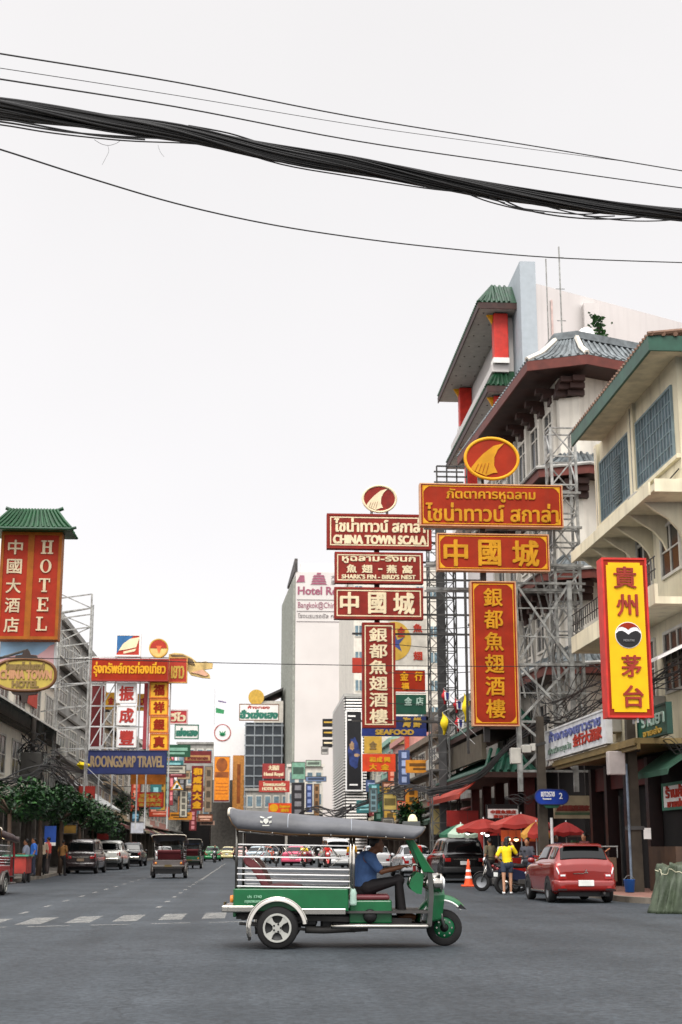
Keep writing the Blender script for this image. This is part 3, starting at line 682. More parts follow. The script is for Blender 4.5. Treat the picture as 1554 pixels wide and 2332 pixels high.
# bank block, glass block and other vista-closing blocks
t = T('bank_block', 'white bank block with a green plant emblem in a ring, end of the street', 'building', (-3.2, 262, 0))
O('wall', MB().box(-6.3, 1.0, 256, 270, 0, 22.4), WHITEC, t)
O('lower_wall', MB().box(-6.5, 1.2, 255.6, 256, 0, 13), M('dim grey stone', (84, 80, 74), .8, var=.3, streak=.5), t)
b1 = PY(507, 1668, 255.5)
O('emblem_ring', MB().lathe([(1.35, -.1), (1.5, -.1), (1.5, 0), (1.35, 0)], (b1.x, 255.99, b1.z), 'y', 30), M('emblem red', (180, 70, 60)), t)
mb = MB()
for a, l in ((60, .9), (120, .9), (90, .7), (35, .55), (145, .55)):
    d = Vector((math.cos(rad(a)), 0, math.sin(rad(a)))); e = Vector((-d.z, 0, d.x))*.16; p = Vector((b1.x, 255.95, b1.z-.6)); mb.prism([p, p+d*l*.6+e, p+d*l*1.25, p+d*l*.6-e], (0, -.05, 0))
O('emblem', mb, M('leaf emblem green', (40, 140, 90)), t)
for px, py, c in ((497, 1598, M('flag white', (236, 232, 236))), (492, 1618, M('flag green', (60, 150, 96)))):
    a = PY(px, py, 256); f = T('roof_flag', 'small %s flag on the pole above the white bank block' % ('striped pale' if py < 1600 else 'green'), 'flag', (a.x, 256, a.z))
    O('cloth', MB().prism([(a.x, 256, a.z-.4), (a.x+1.4, 256.2, a.z-.6), (a.x+1.5, 256.2, a.z+.1), (a.x, 256, a.z+.5)], (0, .03, 0)), c, f)
    if py < 1600: O('stripe', MB().prism([(a.x, 255.97, a.z+.05), (a.x+1.45, 256.17, a.z-.2), (a.x+1.46, 256.17, a.z-.05), (a.x, 255.97, a.z+.25)], (0, .02, 0)), M('flag purple', (96, 76, 130)), f)
O('flag_pole', MB().tube([(PY(489, 1600, 256).x, 256.4, 22.4), (PY(489, 1600, 256).x, 256.4, 29)], .06, 6), STEELW, t)
t = T('dark_glass_block', 'dark glass office block with a pale penthouse left of the hotel tower', 'building', (3, 250, 0))
gx0 = PY(558, 1700, 245).x; gx1 = PY(645, 1700, 245).x
O('wall', MB().box(gx0, gx1, 245, 260, 0, 22.2), M('dark curtain glass', (54, 60, 66), .25, var=.3, scale=.4), t)
mb = MB()
for k in range(9): mb.box(gx0-.1, gx1+.1, 244.85, 245, 8+k*1.7, 8.25+k*1.7)
for k in range(5): mb.box(gx0+k*1.55, gx0+k*1.55+.16, 244.8, 244.84, 7, 22.2)
O('mullions', mb, M('pale mullion', (150, 156, 160), .5), t)
O('penthouse', MB().box(gx0+1.5, gx1, 246, 258, 22.2, 26.0), OFFW, t)
O('penthouse_roof', MB().prism([(gx0+1.2, 245.5, 25.4), (gx1, 245.5, 27.9), (gx1, 245.5, 28.3), (gx0+1.2, 245.5, 25.8)], (0, 13, 0)), STEELD, t)
def block(name, label, x0, x1, ytop, Y, d, mat, rows=4, cols=3):
    a = PY(x0, 1800, Y); b = PY(x1, 1800, Y); h = PY((x0+x1)/2, ytop, Y).z
    t = T(name, label, 'building', ((a.x+b.x)/2, Y, 0)); O('wall', MB().box(a.x, b.x, Y, Y+d, 0, h), mat, t)
    w = (b.x-a.x)/cols; fh = (h-4)/rows
    for i in range(rows):
        for j in range(cols):
            f = O('window', MB().box(a.x+w*j+w*.15, a.x+w*j+w*.85, Y-.06, Y, 3.4+fh*i+fh*.25, 3.4+fh*i+fh*.85), WF, t)
            O('pane', MB().box(a.x+w*j+w*.22, a.x+w*j+w*.78, Y-.09, Y-.06, 3.4+fh*i+fh*.32, 3.4+fh*i+fh*.8), GLASSB, f)
    O('cornice', MB().box(a.x-.2, b.x+.2, Y-.3, Y, h-.4, h), mat, t)
    O('shopfront', MB().box(a.x, b.x, Y-.14, Y, .1, 6.0), SHADEIN, t)  # flat dark sheet, shade of the shops painted on
    return t
block('white_terrace', 'pale low terrace under the bank sign between vertical gold signs', 402, 486, 1690, 285, 14, GREYC, 4, 4)
block('grey_terrace', 'grey terrace left of the glass block behind the orange banners', 531, 560, 1690, 270, 12, GREYC, 4, 2)
block('pale_shop_block', 'pale shop block at the foot of the hotel tower', 656, 736, 1740, 205, 14, OFFW, 3, 4)
block('far_grey_block', 'far grey block closing the street under the hotel signs', 560, 660, 1795, 222, 10, GREYC, 2, 5)
block('far_brown_block', 'low brown block closing the street behind the distant traffic', 380, 480, 1790, 262, 10, M('brown far plaster', (136, 112, 90), .8, var=.3, streak=.4), 3, 5)
# left-hand row
t = front('white_shophouse', 'white shophouse under the oval yellow sign, metal roofed balcony, on the left', 1, -12.4, 58, 92, 11.6, M('warm white render', (232, 224, 206), .75, var=.08, streak=.2), 2, 6, aw=-1)
O('metal_canopy', MB().prism([(-12.4, 58, 8.6), (-10.8, 58, 7.7), (-10.8, 58, 7.8), (-12.4, 58, 8.75)], (0, 34, 0)), M('pale corrugated canopy', (196, 194, 186), .5, var=.25, streak=.25), t)
O('red_board', MB().box(-12.3, -12.2, 78, 83, 9.1, 10.4), RED3, t)
t = front('concrete_shophouse', 'stained grey concrete building behind the scaffold frame on the left', 1, -12.4, 92.1, 124, 16.2, GREYC, 4, 5, aw=-1)
O('sloping_awning', MB().prism([(-12.3, 93, 5.6), (-9.3, 93, 3.9), (-9.3, 93, 4.0), (-12.3, 93, 5.9)], (0, 14, 0)), M('corrugated pale sheet', (176, 178, 174), .5, .2, var=.25, streak=.3), t)
front('tan_shophouse', 'tan shophouse behind the red travel signs on the left', 1, -12.4, 124.1, 150, 14.5, M('tan plaster', (170, 148, 118), .8, var=.15, streak=.4), 4, 4, aw=0)
front('pale_shophouse', 'pale shophouse beyond the tan one on the left side', 1, -12.4, 150.1, 185, 13.2, OFFW, 3, 5, aw=3)
front('rose_shophouse', 'dusty rose shophouse far down the left side', 1, -12.4, 185.1, 222, 14.2, M('dusty rose plaster', (180, 130, 118), .8, var=.15, streak=.4), 3, 5, aw=4)
front('dim_shophouse', 'dim grey shophouse farthest down the left side', 1, -12.0, 222.1, 262, 12.0, GREYC, 3, 5, aw=1)
front('near_end_shophouse', 'weathered grey shophouse far down the right side by the louvred building', -1, 12.9, 176, 205, 10.5, GREYC, 3, 4, aw=2)
# ------------------------------------------------------------------ signs
SAIL = [(1150, 78), (1085, 95), (1020, 145), (978, 190), (950, 225), (945, 240), (985, 258), (1035, 278), (1080, 260), (1105, 258), (1085, 215), (1088, 165), (1110, 118)]
SAIL = [((x-1072)/165, (y-172)/128) for x, y in SAIL]
def disc(name, label, cx, cy, rx, ry, Y, face, rim, sailm, depth=.25):
    c = PY(cx, cy, Y); a = abs(PY(cx+rx, cy, Y).x-c.x); b = abs(PY(cx, cy+ry, Y).z-c.z)
    t = T(name, label, 'sign', (c.x, Y, c.z))
    def el(k, y0, y1, m, nm): 
        pts = [(c.x+a*k*math.cos(rad(i*9)), y0, c.z+b*k*math.sin(rad(i*9))) for i in range(40)]
        return O(nm, MB().prism(pts, (0, y1-y0, 0)), m, t)
    el(.95, Y, Y+depth, face, 'panel')
    pts = [(c.x+a*.97*math.cos(rad(i*9)), Y-.0, c.z+b*.97*math.sin(rad(i*9))) for i in range(40)]
    O('rim', MB().tube(pts, .06, 6, closed=True), rim, t, True)
    O('emblem', MB().prism([(c.x+a*x, Y-.005, c.z-b*y) for x, y in SAIL], (0, -.03, 0)), sailm, t)
    mb = MB()
    for i in range(4): mb.bar((c.x-a*(.62-.13*i), Y-.045, c.z-b*(.6+.05*i)), (c.x-a*(.50-.13*i), Y-.045, c.z-b*(.28-.02*i)), .03, .01)
    O('emblem_lines', mb, face, t)
    mb = MB().bar((c.x-a*.45, Y+.12, c.z-b*.8), (c.x-a*.45, Y+.12, c.z-b*1.25), .12).bar((c.x+a*.45, Y+.12, c.z-b*.8), (c.x+a*.45, Y+.12, c.z-b*1.25), .12)
    O('post', mb, STEEL, t); return t
def corners(b, x0, y0, x1, y1, k, m):
    for i, (x, y, sx, sy) in enumerate(((x0, y0, 1, 1), (x1, y0, -1, 1), (x0, y1, 1, -1), (x1, y1, -1, -1))):
        b.poly([(x, y), (x+sx*k, y), (x+sx*k*.55, y+sy*k*.3), (x+sx*k*.3, y+sy*k*.55), (x, y+sy*k)], m, 'corner_ornament', .004, .012)
YA = 49.0
TRIM = M('sign edge trim', (204, 150, 110), .5)
disc('round_emblem_sign', 'oval red sign with yellow sail emblem atop the bright red sign stack', 1120, 1044.5, 62, 48, YA, RED, GOLD, YELL)
b = Board('red_sign_board', 'wide bright red sign with two lines of yellow Thai lettering', (957, 1103, 1282, 1199), YA, RED, TRIM, .035, .35)
b.line(963, 1108, 1276, 1194, 1.6, GOLD); corners(b, 965, 1110, 1274, 1192, 12, GOLD)
b.text([('ภัตตาคารหูฉลาม', (1017, 1114, 1219, 1144))], YELL, .014); b.text([('ไชน่าทาวน์ สกาล่า', (970, 1147, 1270, 1188))], YELL, .02)
b = Board('red_sign_board', 'bright red sign with three large yellow Chinese characters under the two-line Thai sign', (996, 1216, 1251, 1300), YA, RED, TRIM, .035, .35)
b.line(1001, 1221, 1246, 1295, 1.6, GOLD); corners(b, 1003, 1223, 1244, 1293, 12, GOLD)
b.text([('中', (1012, 1231, 1064, 1290)), ('國', (1091, 1231, 1139, 1288)), ('城', (1168, 1231, 1226, 1289))], YELL, .03)
b = Board('vertical_red_sign', 'tall bright red vertical sign with six yellow Chinese characters', (1075, 1324, 1179, 1653), YA, RED, TRIM, .035, .4)
b.line(1081, 1330, 1173, 1647, 1.6, GOLD); corners(b, 1083, 1332, 1171, 1645, 12, GOLD)
b.col('銀都魚翅酒樓', 1126, 1336, 1640, 42, YELL, .016, .82)
YB = 66.0
disc('round_emblem_sign', 'smaller oval red sign with cream sail emblem atop the older red sign stack', 864.5, 1136, 39, 31, YB, RED2, CREAM, CREAM)
b = Board('red_sign_board', 'older red sign with cream Thai line over cream English capitals', (745, 1171, 983, 1250), YB, RED2, RED2, .1, .4)
b.line(752, 1178, 976, 1243, 2.5, CREAM); b.text([('ไชน่าทาวน์ สกาล่า', (762, 1182, 968, 1212))], CREAM, .03)
b.text([('CHINA TOWN SCALA', (760, 1220, 970, 1239))], CREAM, .035)
b = Board('red_sign_board', 'older red sign with Thai, Chinese and English menu lines, second in its stack', (763, 1258, 964, 1328), YB, RED2, RED2, .1, .4)
b.line(768, 1263, 959, 1323, 2.5, CREAM); b.text([('หูฉลาม-รังนก', (780, 1264, 946, 1283)), ('魚', (790, 1287, 812, 1305)), ('翅', (825, 1287, 848, 1305)), ('-', (862, 1295, 870, 1297.5)), ('燕', (881, 1287, 903, 1305)), ('窩', (917, 1287, 939, 1305))], CREAM, .02)
b.text([("SHARK'S FIN - BIRD'S NEST", (779, 1309, 946, 1318.5))], CREAM, .015)
b = Board('red_sign_board', 'older red sign with three cream Chinese characters, third in its stack', (762, 1338, 964, 1410), YB, RED2, RED2, .1, .4)
b.line(767, 1344, 959, 1404, 2.5, CREAM); b.text([('中', (776, 1350, 816, 1398)), ('國', (840, 1350, 878, 1397)), ('城', (897, 1350, 943, 1398))], CREAM, .035)
b = Board('vertical_red_sign', 'older tall red vertical sign with six cream Chinese characters', (826, 1418, 901, 1657), YB, RED2, RED2, .1, .45)
b.line(831, 1424, 896, 1651, 2.5, CREAM); b.col('銀都魚翅酒樓', 862, 1428, 1650, 40, CREAM, .022, .84)
# backing post of the older stack
t = T('sign_mast', 'weathered steel mast and arms holding up the older red sign stack', 'post', (PY(865, 1900, YB).x, YB+.7, 0))
xc = PY(865, 1900, YB).x
O('shaft', MB().bar((xc, YB+.7, PY(865, 1650, YB).z), (xc, YB+.7, PY(865, 1165, YB).z), .24), STEELD, t)
mb = MB()
for py in (1190, 1230, 1275, 1315, 1355, 1395, 1440, 1640): z = PY(865, py, YB).z; mb.bar((xc-1.2, YB+.5, z), (xc+5.0, YB+.5, z), .09)
O('cross_arm', mb, STEELD, t)
# smaller signs behind the old stack
YC = 78.0
b = Board('pale_round_motif_sign', 'pale grey sign with a large yellow disc and small red characters behind the older stack', (885, 1408, 972, 1516), YC, M('pale sign face', (196, 190, 178), .6, streak=.15), None, .05, .3)
b.poly(ring_pts(899, 1460, 38, 44), GOLDD, 'disc'); b.poly([(898, 1440), (905, 1458), (921, 1452), (909, 1467), (915, 1484), (900, 1473), (886, 1482)], M('star blue', (58, 72, 130)), 'star', .026)
b.text([('魚', (942, 1421, 962, 1440)), ('翅', (942, 1484, 962, 1503))], RED3, .02); b.text([('金', (906, 1428, 922, 1450))], RED3, .02, d=.03)
b = Board('small_red_sign', 'small red sign with yellow characters under the pale disc sign', (896, 1524, 971, 1578), YC, RED, WHITE, .06, .3)
b.text([('金', (912, 1530, 930, 1550)), ('行', (945, 1530, 962, 1550)), ('福', (915, 1555, 931, 1571))], GOLD, .02)
b = Board('small_green_sign', 'small dark green sign with pale characters, between red and navy signs', (896, 1582, 971, 1626), YC, GREEN, None, .05, .3)
b.text([('金', (922, 1588, 938, 1606)), ('店', (948, 1588, 964, 1606))], M('pale green lettering', (170, 196, 180)), .02)
b = Board('small_navy_sign', 'small navy sign with two gold characters above the seafood strip', (896, 1631, 971, 1659), YC, NAVY, None, .05, .3)
b.text([('海', (918, 1634, 935, 1656)), ('鮮', (942, 1634, 959, 1656))], GOLDD, .03)
b = Board('seafood_strip_sign', 'long narrow blue strip sign with dull gold capitals', (825, 1659, 972, 1676), YC-1.5, M('royal blue sign', (36, 52, 120), .5), None, .05, .3)
b.text([('SEAFOOD', (856, 1662, 942, 1673))], GOLDD, .03)
b = Board('small_yellow_sign', 'small mustard yellow square sign above the orange red sign', (830, 1677, 870, 1716), 96, GOLDD, None, .05, .25); b.text([('金', (842, 1688, 858, 1706))], M('brown lettering', (130, 110, 70)), .02)
b = Board('orange_red_sign', 'orange red sign with gold characters in front of the pink shophouse', (826, 1717, 901, 1757), 95, M('orange red sign', (212, 66, 26), .5), None, .05, .25)
b.text([('和', (842, 1724, 855, 1736)), ('成', (858, 1724, 871, 1736)), ('興', (875, 1724, 889, 1736)), ('大', (842, 1740, 858, 1753)), ('金', (868, 1740, 886, 1753))], GOLD, .02)
b = Board('small_red_board', 'small plain red board hanging beside the older vertical sign', (803, 1498, 827, 1532), 82, RED3, None, .05, .2)
# yellow vertical sign
YD = 36.8
b = Board('yellow_vertical_sign', 'tall yellow vertical sign with red border and round black white red logo', (1377, 1271, 1480, 1634), YD, RED, M('red sign edge', (196, 40, 30), .5), .05, .5)
yb = [(1387, 1288), (1392, 1288), (1392, 1282), (1465, 1282), (1465, 1288), (1471, 1288), (1471, 1615), (1465, 1615), (1465, 1622), (1392, 1622), (1392, 1615), (1387, 1615)]
b.poly(yb, YEL, 'yellow_panel', .0, .02)
b.text([('貴', (1404, 1292, 1454, 1341)), ('州', (1408, 1356, 1455, 1405)), ('茅', (1413, 1495, 1456, 1543)), ('台', (1414, 1563, 1458, 1611))], M('dark red brush lettering', (150, 40, 20), .5), .014, d=.022)
b.poly(ring_pts(1431, 1449, 30, 30), WHITEC, 'logo_disc', .02, .01)
wv = [(1402.5, 1443), (1409, 1437), (1417, 1436), (1425, 1440), (1431, 1445), (1437, 1440), (1446, 1436), (1453, 1437), (1459.5, 1443)]
b.poly([(x, y+3) for x, y in wv]+ring_pts(1431, 1449, 28.5, 28.5, 20, 3, 177), BLACK, 'logo', .032, .01)
b.poly(ring_pts(1431, 1449, 28.5, 28.5, 20, 200, 340)+[(1452, 1431), (1444, 1430), (1436, 1433), (1431, 1437), (1426, 1433), (1418, 1430), (1410, 1431)], RED, 'logo', .032, .01)
b.text([('MOUTAI', (1419, 1459, 1443, 1464))], M('grey logo lettering', (150, 150, 150)), .0, d=.045)
# left: hotel sign
YH = 57.0
b = Board('hotel_sign_tower', 'tall red hotel sign with a green tiled roof, cream letters in two columns', (-2, 1212, 137, 1456), YH, M('hotel sign red', (150, 40, 18), .6, spec=.2, var=.15, streak=.15), M('ochre sign trim', (150, 84, 22), .6, spec=.2), .12, .7)
b.rect(60, 1214, 74, 1454, M('ochre sign trim'), 'divider', 0, .02)
DCR = M('dull cream lettering', (196, 178, 146), .6)
b.col('中國大酒店', 31, 1225, 1446, 33, DCR, .012, .74)
def serif(mb, b, ch, x0, y0, x1, y1):
    def r(a, c, d, e): mb.prism([b.pt(x0+(x1-x0)*a, y0+(y1-y0)*e, .02), b.pt(x0+(x1-x0)*d, y0+(y1-y0)*e, .02), b.pt(x0+(x1-x0)*d, y0+(y1-y0)*c, .02), b.pt(x0+(x1-x0)*a, y0+(y1-y0)*c, .02)], b.N*.03)
    if ch == 'H':
        r(.12, .1, .34, .9); r(.66, .1, .88, .9); r(.34, .45, .66, .55)
        for a in (0, .54):
            r(a, 0, a+.46, .1); r(a, .9, a+.46, 1)
    if ch == 'T': r(.39, .1, .61, .9); r(.05, 0, .95, .1); r(.05, .1, .15, .28); r(.85, .1, .95, .28); r(.27, .9, .73, 1)
    if ch == 'E': r(.15, .1, .37, .9); r(.02, 0, .92, .1); r(.02, .9, .95, 1); r(.82, .1, .92, .27); r(.85, .72, .95, .9); r(.37, .45, .62, .55); r(.62, .35, .7, .65)
    if ch == 'L': r(.2, .1, .42, .9); r(.05, 0, .6, .1); r(.05, .9, .95, 1); r(.85, .68, .95, .9)
    if ch == 'O':
        n = 24
        for i in range(n):
            a0, a1 = 6.2832*i/n, 6.2832*(i+1)/n
            q = lambda a, k, m: b.pt((x0+x1)/2+(x1-x0)/2*k*math.cos(a), (y0+y1)/2-(y1-y0)/2*m*math.sin(a), .02)
            mb.prism([q(a0, .92, 1), q(a0, .5, .86), q(a1, .5, .86), q(a1, .92, 1)][::-1], b.N*.03)
mb = MB()
for k, ch in enumerate('HOTEL'): serif(mb, b, ch, 90-k*1.2, 1231+k*43.6, 118-k*1.2, 1262+k*43.6)
O('lettering', mb, DCR, b.root)
# its green roof
a = b.pt(-2, 1212); c = b.pt(137, 1212); zt = PY(70, 1160, YH).z; w = c.x-a.x
def ring(x0, x1, y0, y1, z): return [(x0, y0, z), (x1, y0, z), (x1, y1, z), (x0, y1, z)]
z0 = a.z+.02; h = zt-z0
rm = MB().loft([ring(a.x-.42, c.x+.42, YH-.75, YH+1.4, z0), ring(a.x-.1, c.x+.1, YH-.35, YH+1.0, z0+h*.4), ring(a.x+.3, c.x-.3, YH+.1, YH+.6, z0+h)])
for k in range(16):
    x0 = a.x-.42+(w+.84)*k/15; xm = a.x-.1+(w+.2)*k/15; x1 = a.x+.3+(w-.6)*k/15
    rm.tube([(x0, YH-.77, z0+.03), (xm, YH-.38, z0+h*.4+.03), (x1, YH+.08, z0+h+.03)], .055, 5)
for k in range(5):
    y0 = YH-.75+2.15*k/4; y1 = YH+.1+.5*k/4; rm.tube([(c.x+.44, y0, z0+.03), (c.x+.13, YH-.35+1.35*k/4, z0+h*.4+.03), (c.x-.28, y1, z0+h+.03)], .05, 5)
r = O('roof', rm, M('green sheet roof', (12, 66, 32), .5, var=.25), b.root)
O('ridge', MB().tube([(a.x+.05, YH+.35, z0+h+.12), (a.x+.35, YH+.35, z0+h+.02), (c.x-.35, YH+.35, z0+h+.02), (c.x-.05, YH+.35, z0+h+.14)], .08, 6), TILEGR, r)
O('eave_lip', MB().tube([(a.x-.6, YH-.8, z0+.02), (a.x-.4, YH-.78, z0-.03), (c.x+.4, YH-.78, z0-.03), (c.x+.65, YH-.8, z0+.02)], .06, 6), TILEGR, r)
b = Board('sky_picture_billboard', 'billboard picture of blue sky and pink cloud right under the hotel sign tower', (-4, 1458, 126, 1566), YH+.9, M('billboard sky blue', (150, 186, 214), .5, var=.3, scale=.7), STEELW, .06, .25)
b.poly([(-2, 1500), (30, 1494), (60, 1490), (85, 1492), (100, 1482), (112, 1470), (123, 1466), (123, 1563), (-2, 1563)], M('billboard pink cloud', (226, 178, 178), .5, var=.2, scale=1), 'picture', .002, .01)
# oval yellow hotel sign
YO = 51.0; c = PY(58, 1537, YO); ra = PY(127, 1537, YO).x-c.x; rb = c.z-PY(58, 1573, YO).z
t = T('oval_yellow_sign', 'oval yellow hotel sign with dark ornate crest hanging at the left edge', 'sign', (c.x, YO, c.z))
def sup(k, y, ex=2.6, n=48):
    r = []
    for i in range(n):
        a = 6.2832*i/n; ca, sa = math.cos(a), math.sin(a); r.append((c.x+ra*k*abs(ca)**(2/ex)*(1 if ca > 0 else -1), y, c.z+(rb*k+(k-1)*.2)*abs(sa)**(2/ex)*(1 if sa > 0 else -1)))
    return r
O('panel', MB().prism(sup(.97, YO), (0, .3, 0)), M('aged yellow sign', (178, 156, 66), .5, var=.15, streak=.12), t)
O('frame', MB().tube(sup(1.0, YO), .06, 6, closed=True), M('bronze trim', (96, 62, 34), .5, .3), t)
OB = M('dull lettering', (128, 104, 60), .6)
def tl(s, x0, x1, y0, y1, m, bd=.02):
    p = PY(x0, y1, YO-.005); q = PY(x1, y0, YO-.005); O('lettering', put_text(MB(), s, (p.x, YO-.005, p.z), (q.x-p.x, 0, 0), (0, 0, q.z-p.z), (0, -1, 0), bd, .03), m, t)
tl('โรงแรมไชน่าทาวน์', 14, 102, 1508, 1525, OB); tl('CHINA TOWN', 0, 118, 1527, 1546, M('pinkish lettering', (176, 128, 92), .6)); tl('HOTEL', 28, 88, 1551, 1565, OB)
mb = MB(); cz = c.z+rb
mb.prism([(c.x-.42, YO, cz), (c.x-.36, YO, cz+.14), (c.x-.15, YO, cz+.16), (c.x-.08, YO, cz+.32), (c.x+.08, YO, cz+.32), (c.x+.15, YO, cz+.16), (c.x+.36, YO, cz+.14), (c.x+.42, YO, cz)], (0, .2, 0))
O('crest', mb, M('dark bronze ornament', (46, 32, 24), .5), t)
cz = c.z-rb
O('drop_ornament', MB().prism([(c.x-.5, YO, cz), (c.x-.4, YO, cz-.12), (c.x-.12, YO, cz-.15), (c.x-.08, YO, cz-.42), (c.x+.08, YO, cz-.42), (c.x+.12, YO, cz-.15), (c.x+.4, YO, cz-.12), (c.x+.5, YO, cz)], (0, .2, 0)), M('dark bronze ornament'), t)
O('bracket_arm', MB().tube([(c.x, YO+.15, c.z+rb+.35), (-12.3, YO+8, c.z+rb+.4)], .05, 6), STEELD, t)
# left: travel sign cluster
YG = 92.0
b = Board('square_logo_sign', 'square blue and red sign with a pale sail emblem above the long red travel sign', (263, 1444, 321, 1495), YG, RED3, WHITE, .1, .4)
b.poly([(266, 1447), (305, 1447), (290, 1462), (272, 1481), (266, 1490)], M('logo blue', (40, 98, 150), .5), 'logo_field', .002, .01)
b.poly([(318, 1451), (296, 1455), (281, 1466), (271, 1482), (290, 1479), (311, 1474)], CREAM, 'emblem', .014, .02); b.poly([(282, 1484), (311, 1477), (308, 1483), (282, 1489)], CREAM, 'emblem', .014, .02)
cx = PY(361.5, 1476, YG)
t = T('round_red_cream_sign', 'round sign, red above and cream below, standing on the long red travel sign', 'sign', cx)
R_ = PY(383, 1476, YG).x-cx.x
O('panel', MB().lathe([(0, 0), (R_, 0), (R_, .3), (0, .3)], cx, 'y', 32), M('cream round sign', (228, 192, 116), .5), t)
O('rim', MB().lathe([(R_*.9, -.03), (R_*1.02, -.03), (R_*1.02, .33)], cx, 'y', 32), GOLDD, t)
O('red_field', MB().prism([(cx.x+R_*.88*math.cos(rad(a)), YG-.01, cx.z+R_*.88*math.sin(rad(a))) for a in range(0, 181, 12)], (0, -.02, 0)), RED3, t)
O('emblem', MB().prism([(cx.x-.16, YG-.035, cx.z+.14), (cx.x+.2, YG-.035, cx.z+.14), (cx.x+.03, YG-.035, cx.z-.35)], (0, -.02, 0)), M('logo orange', (222, 104, 60)), t)
b = Board('travel_sign_board', 'long red sign with one gold Thai line over the white character panels', (204, 1500, 384, 1551), YG-.5, RED, M('dark red trim', (150, 40, 30)), .08, .45)
b.text([('รุ่งทรัพย์การท่องเที่ยว', (214, 1508, 377, 1541))], GOLD, .03)
b = Board('red_sign_extension', 'short rounded red sign with gold script between travel sign and fish shape', (384, 1497, 427, 1555), YG+.4, RED3, M('gold trim', (206, 150, 80)), .06, .3)
b.text([('เยาว', (391, 1517, 419, 1545))], GOLDD, .03)
pts = [(1150, 1075), (1190, 1066), (1240, 1070), (1300, 1095), (1345, 1132), (1400, 1124), (1450, 1138), (1446, 1172), (1390, 1180), (1428, 1215), (1432, 1240), (1380, 1236), (1300, 1218), (1262, 1165), (1150, 1105)]
t = T('fish_shaped_sign', 'golden brown fish shaped sign sticking out past the red travel signs', 'sign', PY(430, 1515, YG+.9))
P2 = [PY(x/2.988, 1130+y/2.988, YG+.9) for x, y in pts]
O('body', MB().prism(P2, (0, .25, 0)), M('fish sign gold', (206, 176, 112), .5, var=.35, scale=2.5), t)
P3 = [PY(x/2.988, 1130+y/2.988, YG+.88) for x, y in [(1160, 1078), (1240, 1078), (1310, 1110), (1330, 1150), (1290, 1140), (1255, 1110), (1190, 1095)]]
O('back_fin', MB().prism(P3, (0, -.05, 0)), M('fish sign brown', (104, 84, 56), .5, var=.3), t)
P4 = [PY(x/2.988, 1130+y/2.988, YG+.88) for x, y in [(1300, 1200), (1380, 1180), (1420, 1216), (1400, 1226), (1350, 1210)]]
O('belly_fin', MB().prism(P4, (0, -.05, 0)), M('fish sign pink', (220, 170, 140), .5), t)
for k, ch in enumerate('振成豐'):
    b = Board('white_character_panel', ['topmost', 'middle', 'lowest'][k]+' white square panel with a dark red character below the long red travel sign', (266, 1556+k*50.5, 311, 1601+k*50.5), YG, WHITEC, WHITE, .06, .3, group='white character panels in a column')
    b.text([(ch, (273, 1563+k*50.5, 304, 1595+k*50.5))], M('dark red character', (176, 50, 40)), .04)
for k, ch in enumerate('福祥銀真'):
    b = Board('yellow_character_panel', ['topmost', 'second', 'third', 'lowest'][k]+' yellow square panel with a red character in the column under the round sign', (341, 1552+k*39.5, 384, 1590+k*39.5), YG, M('panel yellow', (240, 178, 40), .5), M('orange trim', (206, 110, 40)), .08, .3, group='yellow character panels in a column')
    b.text([(ch, (351, 1559+k*39.5, 374, 1583+k*39.5))], RED, .04)
Board('yellow_square_sign', 'plain yellow square sign left of the white character panels', (241, 1577, 263, 1615), YG+1, M('panel yellow'), None, .05, .3).text([('金', (247, 1588, 259, 1604))], RED3, .03)
Board('yellow_square_sign', 'yellow square sign squeezed between white panels and yellow panel column', (313, 1580, 338, 1618), YG+1, M('panel yellow'), None, .05, .3).text([('店', (318, 1590, 334, 1608))], RED3, .03)
Board('maroon_strip_sign', 'narrow maroon strip sign behind the scaffold left of the white panels', (206, 1560, 238, 1702), YG+2, MAROON, STEELW, .05, .3)
Board('maroon_strip_sign', 'narrow rose strip sign directly left of the yellow panel column', (327, 1556, 340, 1706), YG+.8, M('rose sign', (176, 70, 80), .6), None, .05, .3)
b = Board('blue_travel_sign', 'dark blue sign with dull gold English capitals below the white character panels', (198, 1709, 380, 1763), YG-1, NAVY, M('navy trim', (28, 36, 78)), .06, .4)
b.text([('ROONGSARP TRAVEL', (207, 1722, 373, 1747))], M('dim gold lettering', (150, 128, 96), .6), .03)
b = Board('orange_board', 'faded orange board just under the dark blue travel sign', (298, 1764, 377, 1786), YG+2, M('dull orange', (190, 108, 30), .6, var=.25), None, .05, .3)
b = Board('red_line_sign', 'orange red sign with lines of small gold characters below the orange board', (310, 1804, 373, 1838), YG+8, M('vivid red sign', (208, 60, 34), .5), M('dark red trim'), .06, .3)
b.text([('金行', (318, 1807, 364, 1816)), ('和成興大', (315, 1818, 368, 1827)), ('金行大興', (317, 1829, 366, 1836))], GOLDD, .02)
Board('wall_red_sign', 'red sign hanging under the sloping awning of the concrete building', (178, 1790, 216, 1830), 84, RED2, None, .05, .3)
b = Board('lobed_red_sign', 'red sign with white Thai script beside the yellow panel column', (386, 1616, 428, 1649), 120, M('rosy red sign', (186, 52, 56), .5), M('pale trim', (214, 190, 184)), .1, .4)
b.text([('วีไว', (390, 1623, 422, 1642))], CREAM, .06)
b = Board('white_green_sign', 'white sign with dark green Thai lettering, left of the bank block', (398, 1650, 453, 1683), 150, WHITE, M('green trim', (60, 110, 90)), .1, .4)
b.text([('เซ่งเฮง', (403, 1658, 449, 1676))], M('green lettering', (40, 112, 92), .5), .08)
b = Board('white_green_sign', 'large white sign with dark green Thai lettering on the glass block', (545, 1603, 636, 1641), 236, WHITE, M('brown trim', (130, 100, 80)), .14, .5)
b.text([('ฮั่วเซ่งเฮง', (548, 1617, 632, 1636))], M('green lettering'), .14); b.text([('ห้างทอง', (565, 1607, 614, 1614))], RED3, .05)
